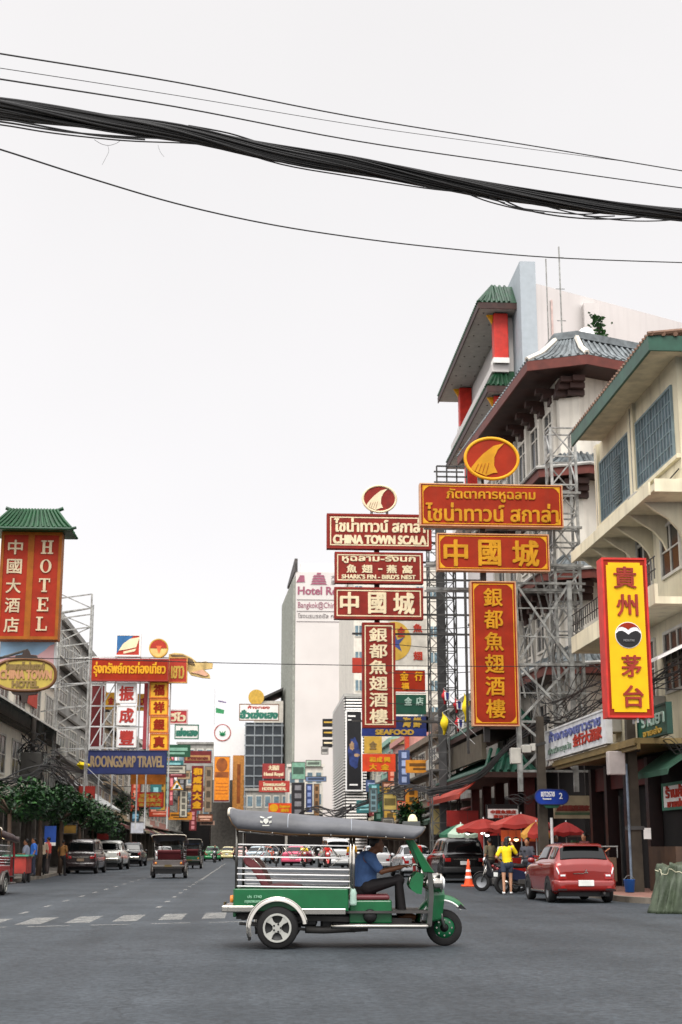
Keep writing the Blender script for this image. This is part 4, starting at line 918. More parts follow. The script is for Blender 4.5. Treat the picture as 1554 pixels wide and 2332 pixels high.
cx = PY(584, 1588, 236.5); O('logo', MB().lathe([(0, 0), (1.3, 0), (1.3, .4), (0, .4)], cx, 'y', 24), GOLDD, b.root)
O('logo_base', MB().prism([(cx.x-1.3, 236.4, cx.z-1.9), (cx.x+1.3, 236.4, cx.z-1.9), (cx.x+.8, 236.4, cx.z-1.2), (cx.x-.8, 236.4, cx.z-1.2)], (0, .4, 0)), WHITE, b.root)
b = Board('maroon_gold_sign', 'maroon sign with a gold band left of the orange banners', (420, 1710, 482, 1738), 160, MAROON, None, .05, .3); b.rect(423, 1720, 479, 1732, M('gold band', (176, 130, 80), .6)); b.text([('ห้างขายทอง', (428, 1722, 474, 1730))], MAROON, .03, d=.012)
b = Board('vertical_maroon_sign', 'tall maroon vertical sign with gold Chinese characters, left of orange banner', (436, 1744, 463, 1846), 150, MAROON, None, .05, .4)
b.col('和成興大金', 449.5, 1748, 1842, 18, GOLD, .08, .8)
b = Board('orange_banner', 'bright orange hanging banner on the white bank block', (487, 1722, 524, 1827), 250, ORANGE, M('grey banner frame', (150, 150, 146)), .12, .3)
b.poly(ring_pts(505, 1742, 13, 16, 14), M('banner dark orange', (150, 80, 30), .6, var=.4, scale=1), 'picture'); b.rect(490, 1758, 521, 1771, M('banner dark orange'))
for k in range(4): b.rect(492, 1783+k*8, 519, 1785+k*8, M('banner print', (190, 100, 20)), 'print_line')
b.rect(488, 1822, 523, 1827, MAROON)
b = Board('orange_banner', 'duller orange banner on the grey terrace, right of the bright one', (530, 1720, 556, 1845), 252, M('tan orange banner', (198, 134, 62), .6, var=.25), None, .05, .3); b.rect(540, 1740, 548, 1830, M('banner dark orange'))
b = Board('hotel_direction_sign', 'dark red sign with pale characters over English words, foot of the tower', (598, 1739, 649, 1773), 190, M('brick red sign', (150, 52, 50), .6), None, .05, .4)
b.text([('大酒店', (612, 1743, 636, 1754)), ('Hotel Royal', (602, 1759, 645, 1769))], CREAM, .04)
b = Board('hotel_direction_sign', 'wide brighter red sign with pale lines below the dark red hotel sign', (590, 1778, 660, 1804), 188, M('brighter brick sign', (176, 58, 48), .6), None, .05, .4)
b.text([('โรงแรมรอยัล', (600, 1782, 650, 1790)), ('HOTEL ROYAL', (598, 1793, 652, 1800))], CREAM, .04)
b = Board('orange_disc_sign', 'orange sign with a yellow disc just above the grey canopy of the near three-wheeler', (612, 1829, 664, 1852), 150, M('red orange sign', (220, 74, 24), .5), None, .05, .3)  # plain orange board, no emission
b.poly(ring_pts(624, 1840, 10, 9, 20), GOLD, 'disc'); b.text([('ร้านทอง', (637, 1833, 660, 1839)), ('金行', (640, 1842, 658, 1849))], GOLD, .05)
t = T('triangle_sign', 'small triangular yellow sign with a green leaf shape', 'sign', PY(403, 1790, 110))
A3 = [PY(x, y, 110) for x, y in ((388, 1799), (418, 1799), (403, 1777))]; O('panel', MB().prism(A3, (0, .15, 0)), GOLD, t)
O('white_field', MB().prism([PY(x, y, 109.98) for x, y in ((393, 1796.5), (413, 1796.5), (403, 1781.5))], (0, -.02, 0)), WHITEC, t); O('emblem', MB().prism([PY(x, y, 109.95) for x, y in ((399, 1795), (402, 1787), (408, 1788), (406, 1794))], (0, -.02, 0)), GREEN, t)
for i, (x0, y0, x1, y1, Y, c, lab) in enumerate((
  (300, 1846, 318, 1872, 118, (60, 120, 150), 'small teal sign above the white square box sign'), (297, 1871, 329, 1899, 112, (214, 216, 224), 'plain white square box sign above the dark pickup'),
  (404, 1754, 434, 1775, 170, (176, 150, 116), 'small tan sign left of the tall maroon vertical sign'), (386, 1700, 397, 1835, 165, (150, 54, 60), 'thin red strip of stacked signs beyond the blue travel sign'),
  (404, 1812, 420, 1868, 180, (166, 110, 66), 'small brown vertical sign below the triangle sign'), (466, 1745, 484, 1850, 190, (140, 120, 96), 'drab vertical sign right of the tall maroon one'),
  (455, 1868, 490, 1880, 210, (176, 140, 120), 'small pinkish strip sign low over the far traffic'), (664, 1735, 696, 1775, 190, (120, 166, 142), 'pale green sign at the foot of the hotel tower'),
  (697, 1731, 732, 1746, 186, (170, 190, 170), 'whitish green strip sign at the foot of the tower'), (696, 1768, 744, 1780, 180, (120, 140, 176), 'pale blue strip sign right of the tower foot'),
  (664, 1782, 694, 1862, 175, (40, 38, 42), 'dark shop sign panel at the foot of the tower'), (697, 1785, 712, 1850, 176, (60, 78, 130), 'blue vertical sign beside the dark shop sign panel'),
  (715, 1785, 728, 1858, 178, (160, 120, 80), 'tan vertical sign left of the louvred building'), (872, 1806, 905, 1846, 88, (196, 170, 90), 'mustard sign low on the right side over the leafy tree'),
  (870, 1862, 898, 1880, 86, (186, 180, 168), 'pale board under the mustard sign on the right'), (842, 1795, 860, 1850, 90, (120, 150, 156), 'grey blue vertical banner below the orange red sign'),
  (732, 1700, 748, 1718, 182, (190, 186, 180), 'small pale square sign under the three black signs'))):
    m = M('plain sign %d' % i, c, .6, var=.2); b = Board('hanging_shop_sign', lab, (x0, y0, x1, y1), Y, m, M('grey sign edge', (90, 86, 82)), .06, .25)
    hh = y1-y0; ww = x1-x0; m2 = M('sign print %d' % i, tuple(min(255, int(v*.55)) if sum(c) > 330 else min(255, v+90) for v in c), .6)
    if hh > ww*1.6:
        for k in range(4): b.rect(x0+ww*.25, y0+hh*(.08+.23*k), x1-ww*.25, y0+hh*(.22+.23*k), m2, 'print_patch')
    elif i not in (1,): b.rect(x0+ww*.12, y0+hh*.3, x1-ww*.12, y0+hh*.7, m2, 'print_band')
# dense small signs down both sides of the far street, one colour and shape each
random.seed(31)
CN = [('teal', (50, 110, 112)), ('mustard', (186, 146, 60)), ('wine red', (112, 36, 40)), ('vermilion', (196, 66, 38)), ('slate blue', (66, 82, 120)), ('ivory', (206, 198, 178)), ('pine green', (36, 84, 60)), ('rust brown', (120, 70, 44)), ('amber', (214, 140, 40)), ('charcoal', (44, 42, 44))]
for i, (cn, cc) in enumerate(CN):
    for j, (sh, sd) in enumerate((('upright', 'left'), ('wide', 'left'), ('upright', 'right'), ('wide', 'right'))):
        Y = random.uniform(112, 230) if sd == 'left' else random.uniform(96, 136); x = -random.uniform(7.2, 11.2) if sd == 'left' else random.uniform(10.0, 11.2)
        w, h = (rc(.7, 1.1), rc(2.2, 4.2) if sd == 'left' else rc(1.6, 2.6)) if sh == 'upright' else (rc(1.4, 2.8), rc(.7, 1.2)); z = rc(3.4, 9.5) if sd == 'left' else rc(3.2, 6.5)
        m = M('street sign '+cn, cc, .6, var=.2); m2 = M('street sign print '+cn, tuple(int(v*.5) if sum(cc) > 330 else min(255, v+100) for v in cc), .6)
        b = Board('hanging_shop_sign', 'small %s %s sign board among the crowded far signs, %s side' % (cn, sh, sd), quad=((x, Y, z), (w, 0, 0), (0, 0, h)), face=m, frame=STEELD if i % 2 else None, fw=.06, depth=.2)
        if sh == 'upright':
            for k in range(4): b.rect(.28, .06+.235*k, .72, .23+.235*k, m2, 'print_patch')
        else: b.rect(.1, .25, .9, .5, m2, 'print_band'); b.rect(.2, .62, .8, .78, m2, 'print_band')
        wx = -12.4 if sd == 'left' else 12; O('arm', MB().bar((x+w/2, Y+.1, z+h*.8), (wx, Y+.1, z+h*.8), .06), STEELD, b.root)
# ------------------------------------------------------------------ signs on the right pavement
b = Board('white_sign_board', 'long white sign board with blue and red script above the gold trimmed cornice', quad=((10.26, 49.3, 4.24), (0, -8.6, 0), (0, 0, 1.0)), face=M('weathered white board', (206, 206, 206), .6, streak=.3), frame=STEELW, fw=.05, depth=.15)
b.text([('ห้างทองเยาวราช', (.08, .08, .92, .42))], M('faded blue lettering', (92, 100, 150), .6), .02, d=.0); b.text([('金行大酒家', (.5, .46, .93, .82))], RED3, .02); b.text([('เปิดบริการทุกวัน', (.05, .6, .46, .9))], M('faded green lettering', (110, 130, 116), .6), .0)
b = Board('green_sign_board', 'dark green sign board with pale Thai letters at the right edge', quad=((10.9, 39.7, 4.22), (0, -2.9, 0), (0, 0, .82)), face=GREEN, frame=M('green trim dark', (20, 56, 44)), fw=.05, depth=.12)
b.text([('ร้านยา', (.16, .1, .9, .6))], M('pale green lettering'), .02); b.text([('ขายส่ง', (.2, .68, .8, .92))], GOLDD, .01)
b = Board('shop_window_sign', 'white sign with red script and green edge in the shop at the right edge', quad=((11.85, 40.9, 2.35), (0, -2.6, 0), (0, 0, .75)), face=WHITE, frame=M('green trim', (60, 110, 90)), fw=.08, depth=.1)
b.text([('ร้านค้า', (.15, .12, .85, .55)), ('ขายส่ง', (.2, .62, .8, .9))], RED3, .02)
b = Board('hanging_menu_board', 'white hanging board with two rows of red characters behind the red umbrellas', (1108, 1832, 1183, 1866), 56, WHITE, BLACK, .04, .1)
b.rect(1111, 1834, 1180, 1842, BLACK); b.text([('中國魚翅店', (1118, 1845, 1175, 1853)), ('燕窩酒家', (1124, 1856, 1170, 1863))], RED3, .01)
b = Board('dim_menu_board', 'dim cream menu board with red characters hanging behind the blue street sign', (1262, 1812, 1346, 1864), 52, M('dim cream board', (150, 138, 112), .7), None, .04, .1)
b.text([('魚翅燕窩酒家', (1268, 1834, 1342, 1846))], M('dull red lettering', (120, 50, 40)), .02); b.rect(1264, 1850, 1344, 1856, M('dull green band', (70, 90, 66), .7))
O('hanger', MB().tube([(b.pt(1275, 1812).x, 52.05, b.pt(1275, 1812).z), (b.pt(1275, 1812).x, 52.05, 4.6)], .02).tube([(b.pt(1335, 1812).x, 52.05, b.pt(1335, 1812).z), (b.pt(1335, 1812).x, 52.05, 4.6)], .02), STEELD, b.root)
Board('red_wall_panel', 'plain dark red panel under the green tiled canopy', (1018, 1846, 1090, 1882), 62, M('deep red panel', (130, 20, 14), .5), None, .05, .15)
Board('cream_wall_panel', 'narrow cream panel left of the dark red panel by the lattice tower', (982, 1842, 1002, 1900), 70, M('cream panel', (190, 170, 110), .6), None, .05, .15)
# street name sign on pole
c = PY(1257, 1815, 48.2); t = T('street_name_sign', 'blue pill shaped street name sign with a white number 2', 'sign', c)
def pill(k, y, dx=.52, r=.24): return [(c.x+dx*(1 if math.cos(a) > 0 else -1)*.62+r*k*math.cos(a)*1.0, y, c.z+r*k*math.sin(a)) for a in [6.2832*i/28+.01 for i in range(28)]]
O('panel', MB().prism(pill(1.0, 48.2), (0, .06, 0)), M('street sign blue', (24, 58, 150), .4), t)
O('rim', MB().tube(pill(1.03, 48.2), .02, 5, closed=True), NAVY, t)
def tw(s, x0, x1, y0, y1): p = PY(x0, y1, 48.19); q = PY(x1, y0, 48.19); O('lettering', put_text(MB(), s, (p.x, 48.19, p.z), (q.x-p.x, 0, 0), (0, 0, q.z-p.z), (0, -1, 0), .005, .01), WHITEC, t)
tw('เยาวราช', 1233, 1263, 1803, 1814); tw('Yaowarat', 1236, 1256, 1817, 1821); tw('2', 1274, 1281, 1806, 1819)
O('green_plate', MB().prism([(c.x-.3, 48.21, c.z-.26), (c.x+.28, 48.21, c.z-.26), (c.x+.2, 48.21, c.z-.36), (c.x-.2, 48.21, c.z-.36)], (0, .04, 0)), GREEN, t)
# ------------------------------------------------------------------ steel lattice frames
def lattice(name, label, x, y, w, d, z0, z1, step, mat, r=.045):
    t = T(name, label, 'scaffold', (x, y, z0)); P = [(x-w/2, y-d/2), (x+w/2, y-d/2), (x+w/2, y+d/2), (x-w/2, y+d/2)]
    for p in P: O('leg', MB().bar(p+(z0,), p+(z1,), r*2), mat, t)
    n = max(1, int((z1-z0)/step)); mb = MB()
    for k in range(n):
        a = z0+(z1-z0)*k/n; b = z0+(z1-z0)*(k+1)/n
        for i in range(4):
            p, q = P[i], P[(i+1) % 4]
            mb.bar(p+(b,), q+(b,), r*1.2)
            mb.bar((p if k % 2 else q)+(a,), (q if k % 2 else p)+(b,), r*1.1)
    O('lattice', mb, mat, t); return t
lattice('steel_sign_tower', 'tall dark lattice tower on the kerb left of the bright red signs', 9.15, 69, .85, .85, 0, 18.2, .8, M('grey steel', (104, 104, 102), .6, .3, var=.3), .032)
O('column', MB().bar((9.3, 69, 0), (9.3, 69, 17.0), .34), M('dark grey column', (78, 78, 78), .7, var=.2, streak=.3), [o for o in COL.objects if o.name.startswith('steel_sign_tower')][-1])
lattice('steel_sign_tower', 'second dark lattice tower right behind the first one on the kerb', 10.0, 71.5, .8, .8, 0, 16.5, .9, STEELD, .035)
lattice('steel_sign_tower', 'pale lattice tower standing by the white temple roofed building', 11.35, 50.2, .9, .9, 4.5, 16.4, 1.0, STEEL, .045)
lattice('steel_sign_tower', 'white lattice tower right beside the yellow vertical sign', 10.28, 37.1, .3, .4, 4.5, 8.5, .52, STEELW, .022)
t = T('steel_scaffold', 'wide x braced grey steel frame right of the tall bright red vertical sign', 'scaffold', (10.4, YA+.4, 0))
for x in (9.35, 11.3): O('post', MB().bar((x, YA+.4, 3.2), (x, YA+.4, 10.6), .16), STEEL, t)
mb = MB()
for z in (10.5, 7.6, 5.6, 3.9): mb.bar((9.35, YA+.4, z), (11.9, YA+.4, z), .08)
for a in (9.6, 8.6, 6.6, 4.8): mb.bar((9.35, YA+.42, a), (11.9, YA+.42, a+rc(-.1, .1)), .045)
for k in range(14): mb.bar((9.3+rc(0, 2.4), YA+rc(.5, 1.6), rc(3.9, 12)), (9.3+rc(0, 2.6), YA+rc(.5, 1.8), rc(3.9, 12)), .05)
for a, c in ((10.5, 7.6), (7.6, 5.6), (5.6, 3.9)): mb.bar((9.35, YA+.36, a), (11.3, YA+.36, c), .08).bar((9.35, YA+.46, c), (11.3, YA+.46, a), .08)
O('brace', mb, STEEL, t)
t = T('steel_scaffold', 'horizontal steel arms carrying the bright red signs from the building front', 'scaffold', (9, YA+.7, 0))
mb = MB()
for z in (13.9, 12.6, 11.2, 10.3): mb.bar((6.2, YA+.6, z), (11.9, YA+.6, z), .09); mb.bar((6.2, YA+1.1, z), (11.9, YA+1.1, z), .07)
for k in range(9): mb.bar((6.4+k*.6, YA+.6, 12.6), (7.0+k*.6, YA+.6, 13.9 if k % 2 else 12.6), .05)
O('arm', mb, STEEL, t)
O('post', MB().bar((8.25, YA+.6, 4.9), (8.25, YA+.6, 14.5), .2), STEELD, t)
t = T('rooftop_lattice', 'small dark lattice box sticking up left of the oval red sign', 'scaffold', (7.2, 57, 0))
mb = MB(); xa = PY(995, 1080, 57).x; xb = PY(1063, 1080, 57).x; za = PY(1030, 1110, 57).z; zb = PY(1030, 1062, 57).z
for z in (za, (za+zb)/2, zb): 
    for y in (57, 57.9): mb.bar((xa, y, z), (xb, y, z), .06)
for k in range(4): mb.bar((xa+(xb-xa)*k/3, 57, za), (xa+(xb-xa)*k/3, 57, zb), .06)
O('lattice', mb, STEELD, t); O('post', MB().bar((xb-.1, 57.4, 5), (xb-.1, 57.4, za), .1), STEELD, t)
# left scaffold
t = T('steel_scaffold', 'pale steel scaffold frame right of the hotel sign tower', 'scaffold', (-10, 84, 0))
sx = [PY(x, 1500, 84).x for x in (130, 168, 204)]; sz = [PY(160, y, 84).z for y in (1352, 1384, 1398, 1427, 1463, 1505, 1555, 1605, 1655, 1705)]
for x in (sx[0], sx[2]): O('post', MB().bar((x, 84, 3.5), (x, 84, sz[0]), .1).bar((x, 85, 3.5), (x, 85, sz[0]-.5), .08), STEEL, t)
mb = MB()
for i, z in enumerate(sz):
    mb.bar((sx[0]-.8, 84.05, z-.4), (sx[2], 84.05, z), .07)
    if i: mb.bar((sx[0] if i % 2 else sx[2], 84.1, sz[i-1]), (sx[2] if i % 2 else sx[0], 84.1, z), .06)
O('brace', mb, STEEL, t)
t = T('steel_scaffold', 'rusty white scaffold frame holding the travel sign cluster', 'scaffold', (-8, YG+1.2, 0))
gx = [PY(x, 1600, YG+.8).x for x in (206, 232, 262, 318, 338, 388)]; gz = [PY(300, y, YG+.8).z for y in (1497, 1555, 1608, 1655, 1704)]
for x in gx: O('post', MB().bar((x, YG+.8, 2.5), (x, YG+.8, gz[0]), .09), STEELW, t)
mb = MB()
for i, z in enumerate(gz):
    mb.bar((gx[0], YG+.86, z), (gx[-1], YG+.86, z), .08); mb.bar((gx[0]-3.2, YG+2.5, z), (gx[0], YG+.9, z), .06)
    if i: mb.bar((gx[0], YG+.9, z), (gx[1], YG+.9, gz[i-1]), .06); mb.bar((gx[1], YG+.92, z), (gx[2], YG+.92, gz[i-1]), .06)
O('brace', mb, STEELW, t)
# ------------------------------------------------------------------ green tiled canopy, poles, boxes, flags
t = T('green_tiled_canopy', 'two tiered green tiled shop canopy on the right below the bright red vertical sign', 'canopy', (11, 66, 0))
GT = M('dark green tile', (26, 66, 52), .4, var=.35, scale=4)
for z, x0, y0, y1 in ((6.35, 9.7, 59.2, 74), (4.35, 9.5, 58.6, 74)):
    rm = MB().add([(x0, y0, z), (x0, y1, z), (11.9, y1, z+1.0), (11.2, y0+1.2, z+1.0), (11.9, y0, z)], [(0, 1, 2, 3), (0, 3, 4)])
    for k in range(38): yy = y0+.1+k*.385; rm.tube([(x0-.03, yy, z+.04), (11.3, max(yy, y0+1.2), z+1.02)], .08, 5)
    for k in range(7): rm.tube([(x0+.15+k*.32, y0-.02, z+.05), (min(11.2, x0+.6+k*.32), y0+1.1, z+1.0)], .08, 5)
    r = O('roof', rm, GT, t); O('fascia', MB().box(x0-.05, x0, y0, y1, z-.22, z).box(x0-.05, 11.9, y0-.05, y0, z-.22, z), BROWN, r); O('soffit', MB().box(x0, 11.9, y0, y1, z-.12, z-.06), BROWN, r)
b = O('grey_sign_panel', MB().box(9.75, 9.95, 60, 73, 4.95, 6.0), M('beige grey panel', (92, 84, 70), .7, var=.2, streak=.3), t)
O('awning', MB().prism([(9.6, 61, 4.1), (8.9, 61, 3.55), (8.9, 61, 3.35), (8.95, 61, 3.5), (9.6, 61, 4.02)], (0, 11, 0)), M('salmon awning canvas', (176, 62, 44), .6), t)
for y in (59.2, 62.8, 66.4, 70, 73.6): O('pillar', MB().box(11.4, 11.8, y, y+.4, .13, 4.3), FAS, t)
t = T('concrete_pole', 'square concrete utility pole with a blue white conduit, behind the yellow vertical sign', 'utility pole', (10.72, 39.9, .136))
O('shaft', MB().loft([ring(10.56, 10.88, 39.75, 40.05, .136), ring(10.62, 10.82, 39.8, 40.0, 7.4)]), M('dark pole concrete', (66, 58, 48), .85, var=.35, streak=.5, bump=.3), t)
O('conduit', MB().tube([(10.52, 39.72, .14), (10.52, 39.72, 3.6)], .035, 8), M('blue white conduit', (112, 124, 138), .6, var=.5, scale=3), t)
O('band', MB().box(10.5, 10.94, 39.7, 40.1, 3.95, 4.1).box(10.5, 10.94, 39.7, 40.1, 1.8, 1.9), STEELD, t)
O('switch_box', MB().box(10.02, 10.5, 39.7, 40.0, 3.3, 3.95), M('pinkish white box', (196, 186, 180), .6, streak=.3), t, bev=.03); O('notice', MB().box(10.92, 11.12, 39.7, 39.74, 1.55, 1.85), WHITE, t)
t = T('concrete_pole', 'concrete utility pole carrying the blue street name sign', 'utility pole', (9.95, 48.6, .136))
O('shaft', MB().loft([ring(9.76, 10.1, 48.45, 48.8, .136), ring(9.82, 10.04, 48.5, 48.75, 5.7)]), M('dark pole concrete'), t)
O('conduit', MB().tube([(10.18, 48.4, .14), (10.18, 48.4, 2.3)], .05, 8), STEELW, t)
for i, (x0, x1, y0, y1) in enumerate(((1165, 1187, 1703, 1739), (1190, 1210, 1697, 1714), (1211, 1220, 1693, 1710))):
    p = PY(x0, y1, 48.2); q = PY(x1, y0, 48.2); O('meter_box', MB().box(p.x, q.x, 48.2, 48.5, p.z, q.z), M('meter box grey', (186, 182, 172), .6, streak=.25), t, bev=.02)
p = PY(1160, 1722, 48.35); q = PY(1245, 1690, 48.35); O('cross_arm', MB().bar((p.x, 48.52, p.z+.1), (q.x, 48.52, q.z), .09), STEELD, t)
FY = M('yellow flag cloth', (246, 214, 30), .7); TR = M('flag red', (190, 40, 48), .7); TB = M('flag blue', (40, 44, 104), .7)
def pennant(label, px, y0, y1, Y, mat, w=.42):
    a = PY(px, y0, Y); c = PY(px, y1, Y); t = T('hanging_flag', label, 'flag', (a.x, Y, c.z)); O('pole', MB().tube([(a.x+.3, Y+.05, a.z+.15), (a.x, Y+.05, a.z), (a.x+1.4, Y+.3, a.z-1.3)], .015, 5), STEELW, t)
    n = 8; vs = []; 
    for i in range(n+1):
        k = i/n; z = a.z+(c.z-a.z)*k; ww = w*math.sin(math.pi*min(1, k*.9+.06)); vs += [(a.x-ww*.2+.05*math.sin(k*9), Y+.06*math.sin(k*7), z), (a.x+ww*.8+.04*math.sin(k*8), Y+.08*math.cos(k*8), z-.06)]
    return O('cloth', MB().add(vs, [(2*i, 2*i+1, 2*i+3, 2*i+2) for i in range(n)]), mat, t, True, solid=.012), t, a, c
pennant('drooping yellow flag left of the bright red vertical sign, lower one', 1008, 1622, 1672, 60, FY, .3)
pennant('drooping yellow flag left of the bright red vertical sign, upper one', 1057, 1578, 1642, 58, FY, .26)
for px, y0, lab in ((1037, 1588, 'drooping striped flag between the two yellow flags'), (1040, 1630, 'striped flag hanging lowest next to the bright red vertical sign'), (1010, 1568, 'striped flag hanging high on the dark lattice tower')):
    o, t, a, c = pennant(lab, px, y0, y0+34, 61, TR, .26)
    O('stripe', MB().prism([(a.x+.02, 60.86, a.z-.15), (a.x+.3, 60.86, a.z-.2), (a.x+.26, 60.86, c.z+.1), (a.x+.05, 60.86, c.z+.12)], (0, .02, 0)), WHITEC, t); O('stripe', MB().prism([(a.x+.08, 60.82, a.z-.17), (a.x+.22, 60.82, a.z-.2), (a.x+.2, 60.82, c.z+.14), (a.x+.1, 60.82, c.z+.15)], (0, .02, 0)), TB, t)
pennant('small yellow flag by the left end of the dark blue travel sign', 183, 1733, 1750, 88, FY, .8)
# ------------------------------------------------------------------ wheels
def wheel(par, c, r, w, ax, rimm, spokes=5, rimr=.64, name='wheel'):
    def L(prof): return MB().lathe(prof, c, ax, 28)
    h = w/2
    o = O(name, L([(r*.62, -h), (r*.9, -h), (r*.98, -h*.75), (r, -h*.4), (r, h*.4), (r*.98, h*.75), (r*.9, h), (r*.62, h), (r*.62, -h)]), RUBBER, par, True, local=True)
    mb = L([(0, -h*.55), (r*rimr*.9, -h*.6), (r*rimr, -h*.98), (r*rimr*1.02, -h*.98), (r*rimr*1.02, h*.98), (r*rimr, h*.98), (r*rimr*.9, h*.6), (0, h*.55)])
    O('rim', mb, rimm, o, True, local=True); return o
PLATE = M('number plate white', (226, 226, 220), .4); TAILR = M('tail lamp red', (150, 16, 14), .2, spec=.7, coat=.6); LAMPW = M('lamp lens white', (220, 222, 222), .15)
PLAST = M('black plastic trim', (28, 28, 29), .55); RIMS = M('grey alloy', (130, 132, 134), .35, .7)
CGLASS = M('car window glass', (9, 11, 12), .08, spec=.3, var=.1)
def paint(n, c=None): return M('car paint '+n, c, .25, .15, var=.04, coat=.8)
KIND = {   # stations: y, width, belt height, roof height, roof width, sill height; then H, rear window, windscreen and side window station ranges
 'hatch': dict(L=3.7, H=1.46, st=[(0, .84, .74, .77, .72, .36), (.035, .92, .90, .93, .76, .31), (.10, .97, .99, 1.04, .77, .28), (.31, .99, 1.0, 1.38, .68, .22), (.5, 1, .99, 1.44, .665, .2), (1.3, 1, .97, 1.46, .66, .2), (1.95, 1, .95, 1.42, .65, .2), (2.72, .99, .93, .97, .74, .2), (3.15, .97, .87, .90, .72, .2), (3.5, .92, .76, .79, .66, .22), (3.7, .8, .58, .60, .55, .3)], rw=(2.12, 2.92), ws=(6.1, 6.9), sw=((3.05, 4.45), (4.65, 6.45))),
 'sedan': dict(L=4.4, H=1.47, st=[(0, .86, .78, .81, .72, .36), (.04, .94, .93, .96, .76, .3), (.55, .99, .97, 1.0, .75, .22), (.8, 1, .97, 1.02, .73, .2), (1.3, 1, .96, 1.37, .66, .2), (1.6, 1, .96, 1.45, .65, .2), (2.1, 1, .95, 1.47, .66, .2), (2.5, 1, .94, 1.42, .65, .2), (3.2, 1, .92, .96, .74, .2), (3.8, .97, .86, .89, .72, .2), (4.2, .92, .76, .79, .66, .22), (4.4, .8, .6, .62, .55, .3)], rw=(3.12, 3.92), ws=(7.1, 7.9), sw=((4.0, 5.55), (5.75, 7.45))),
 'suv': dict(L=4.6, H=1.76, st=[(0, .9, .98, 1.0, .76, .44), (.03, .95, 1.07, 1.10, .79, .38), (.08, .97, 1.12, 1.17, .79, .34), (.32, .99, 1.12, 1.62, .73, .28), (.5, 1, 1.12, 1.72, .72, .27), (1.6, 1, 1.1, 1.76, .73, .26), (2.6, 1, 1.09, 1.70, .72, .26), (3.4, 1, 1.06, 1.10, .78, .26), (4.0, .98, 1.0, 1.03, .76, .28), (4.4, .93, .9, .93, .72, .3), (4.6, .85, .7, .72, .6, .36)], rw=(2.12, 2.92), ws=(6.1, 6.9), sw=((3.0, 4.5), (4.65, 6.45))),
 'van': dict(L=4.6, H=1.9, st=[(0, .93, .98, 1.0, .8, .4), (.02, .96, 1.08, 1.11, .82, .34), (.06, .98, 1.13, 1.18, .83, .3), (.16, .99, 1.14, 1.72, .8, .26), (.36, 1, 1.14, 1.86, .8, .25), (1.8, 1, 1.13, 1.9, .8, .24), (3.0, 1, 1.12, 1.84, .78, .24), (3.95, .99, 1.06, 1.1, .8, .24), (4.35, .95, .94, .97, .74, .27), (4.6, .86, .66, .68, .6, .33)], rw=(2.15, 2.9), ws=(6.1, 6.9), sw=((3.1, 4.6), (4.75, 6.4))),
 'pickup': dict(L=5.1, H=1.77, st=[(0, .93, 1.02, 1.04, .86, .54), (.03, .97, 1.07, 1.09, .88, .5), (.3, 1, 1.1, 1.12, .88, .4), (1.38, 1, 1.1, 1.12, .88, .34), (1.5, 1, 1.1, 1.15, .8, .32), (1.72, 1, 1.1, 1.62, .73, .3), (1.9, 1, 1.1, 1.73, .72, .3), (2.4, 1, 1.1, 1.77, .73, .3), (2.9, 1, 1.09, 1.71, .72, .3), (3.7, 1, 1.06, 1.10, .78, .3), (4.5, .98, 1.0, 1.03, .76, .3), (4.9, .93, .9, .93, .72, .34), (5.1, .85, .68, .7, .6, .4)], rw=(4.12, 4.9), ws=(8.1, 8.9), sw=((5.1, 6.4), (6.6, 8.4)))}
def crv(P, s):
    i = min(int(s), len(P)-2); t = s-i; a, b, c, d = P[max(i-1, 0)], P[i], P[i+1], P[min(i+2, len(P)-1)]
    k = .6   # soft tension keeps the panels taut
    return tuple(((2*b_)+k*2*(c_-a_)*.5*t*1.0*2*.5+(-3*b_+3*c_-k*(2*(c_-a_)*.5+(d_-b_)*.5))*2*t*t*.5*2*.5+0*t) if False else (b_*(2*t**3-3*t*t+1)+c_*(3*t*t-2*t**3)+k*.5*(c_-a_)*(t**3-2*t*t+t)+k*.5*(d_-b_)*(t**3-t*t)) for a_, b_, c_, d_ in zip(a, b, c, d))
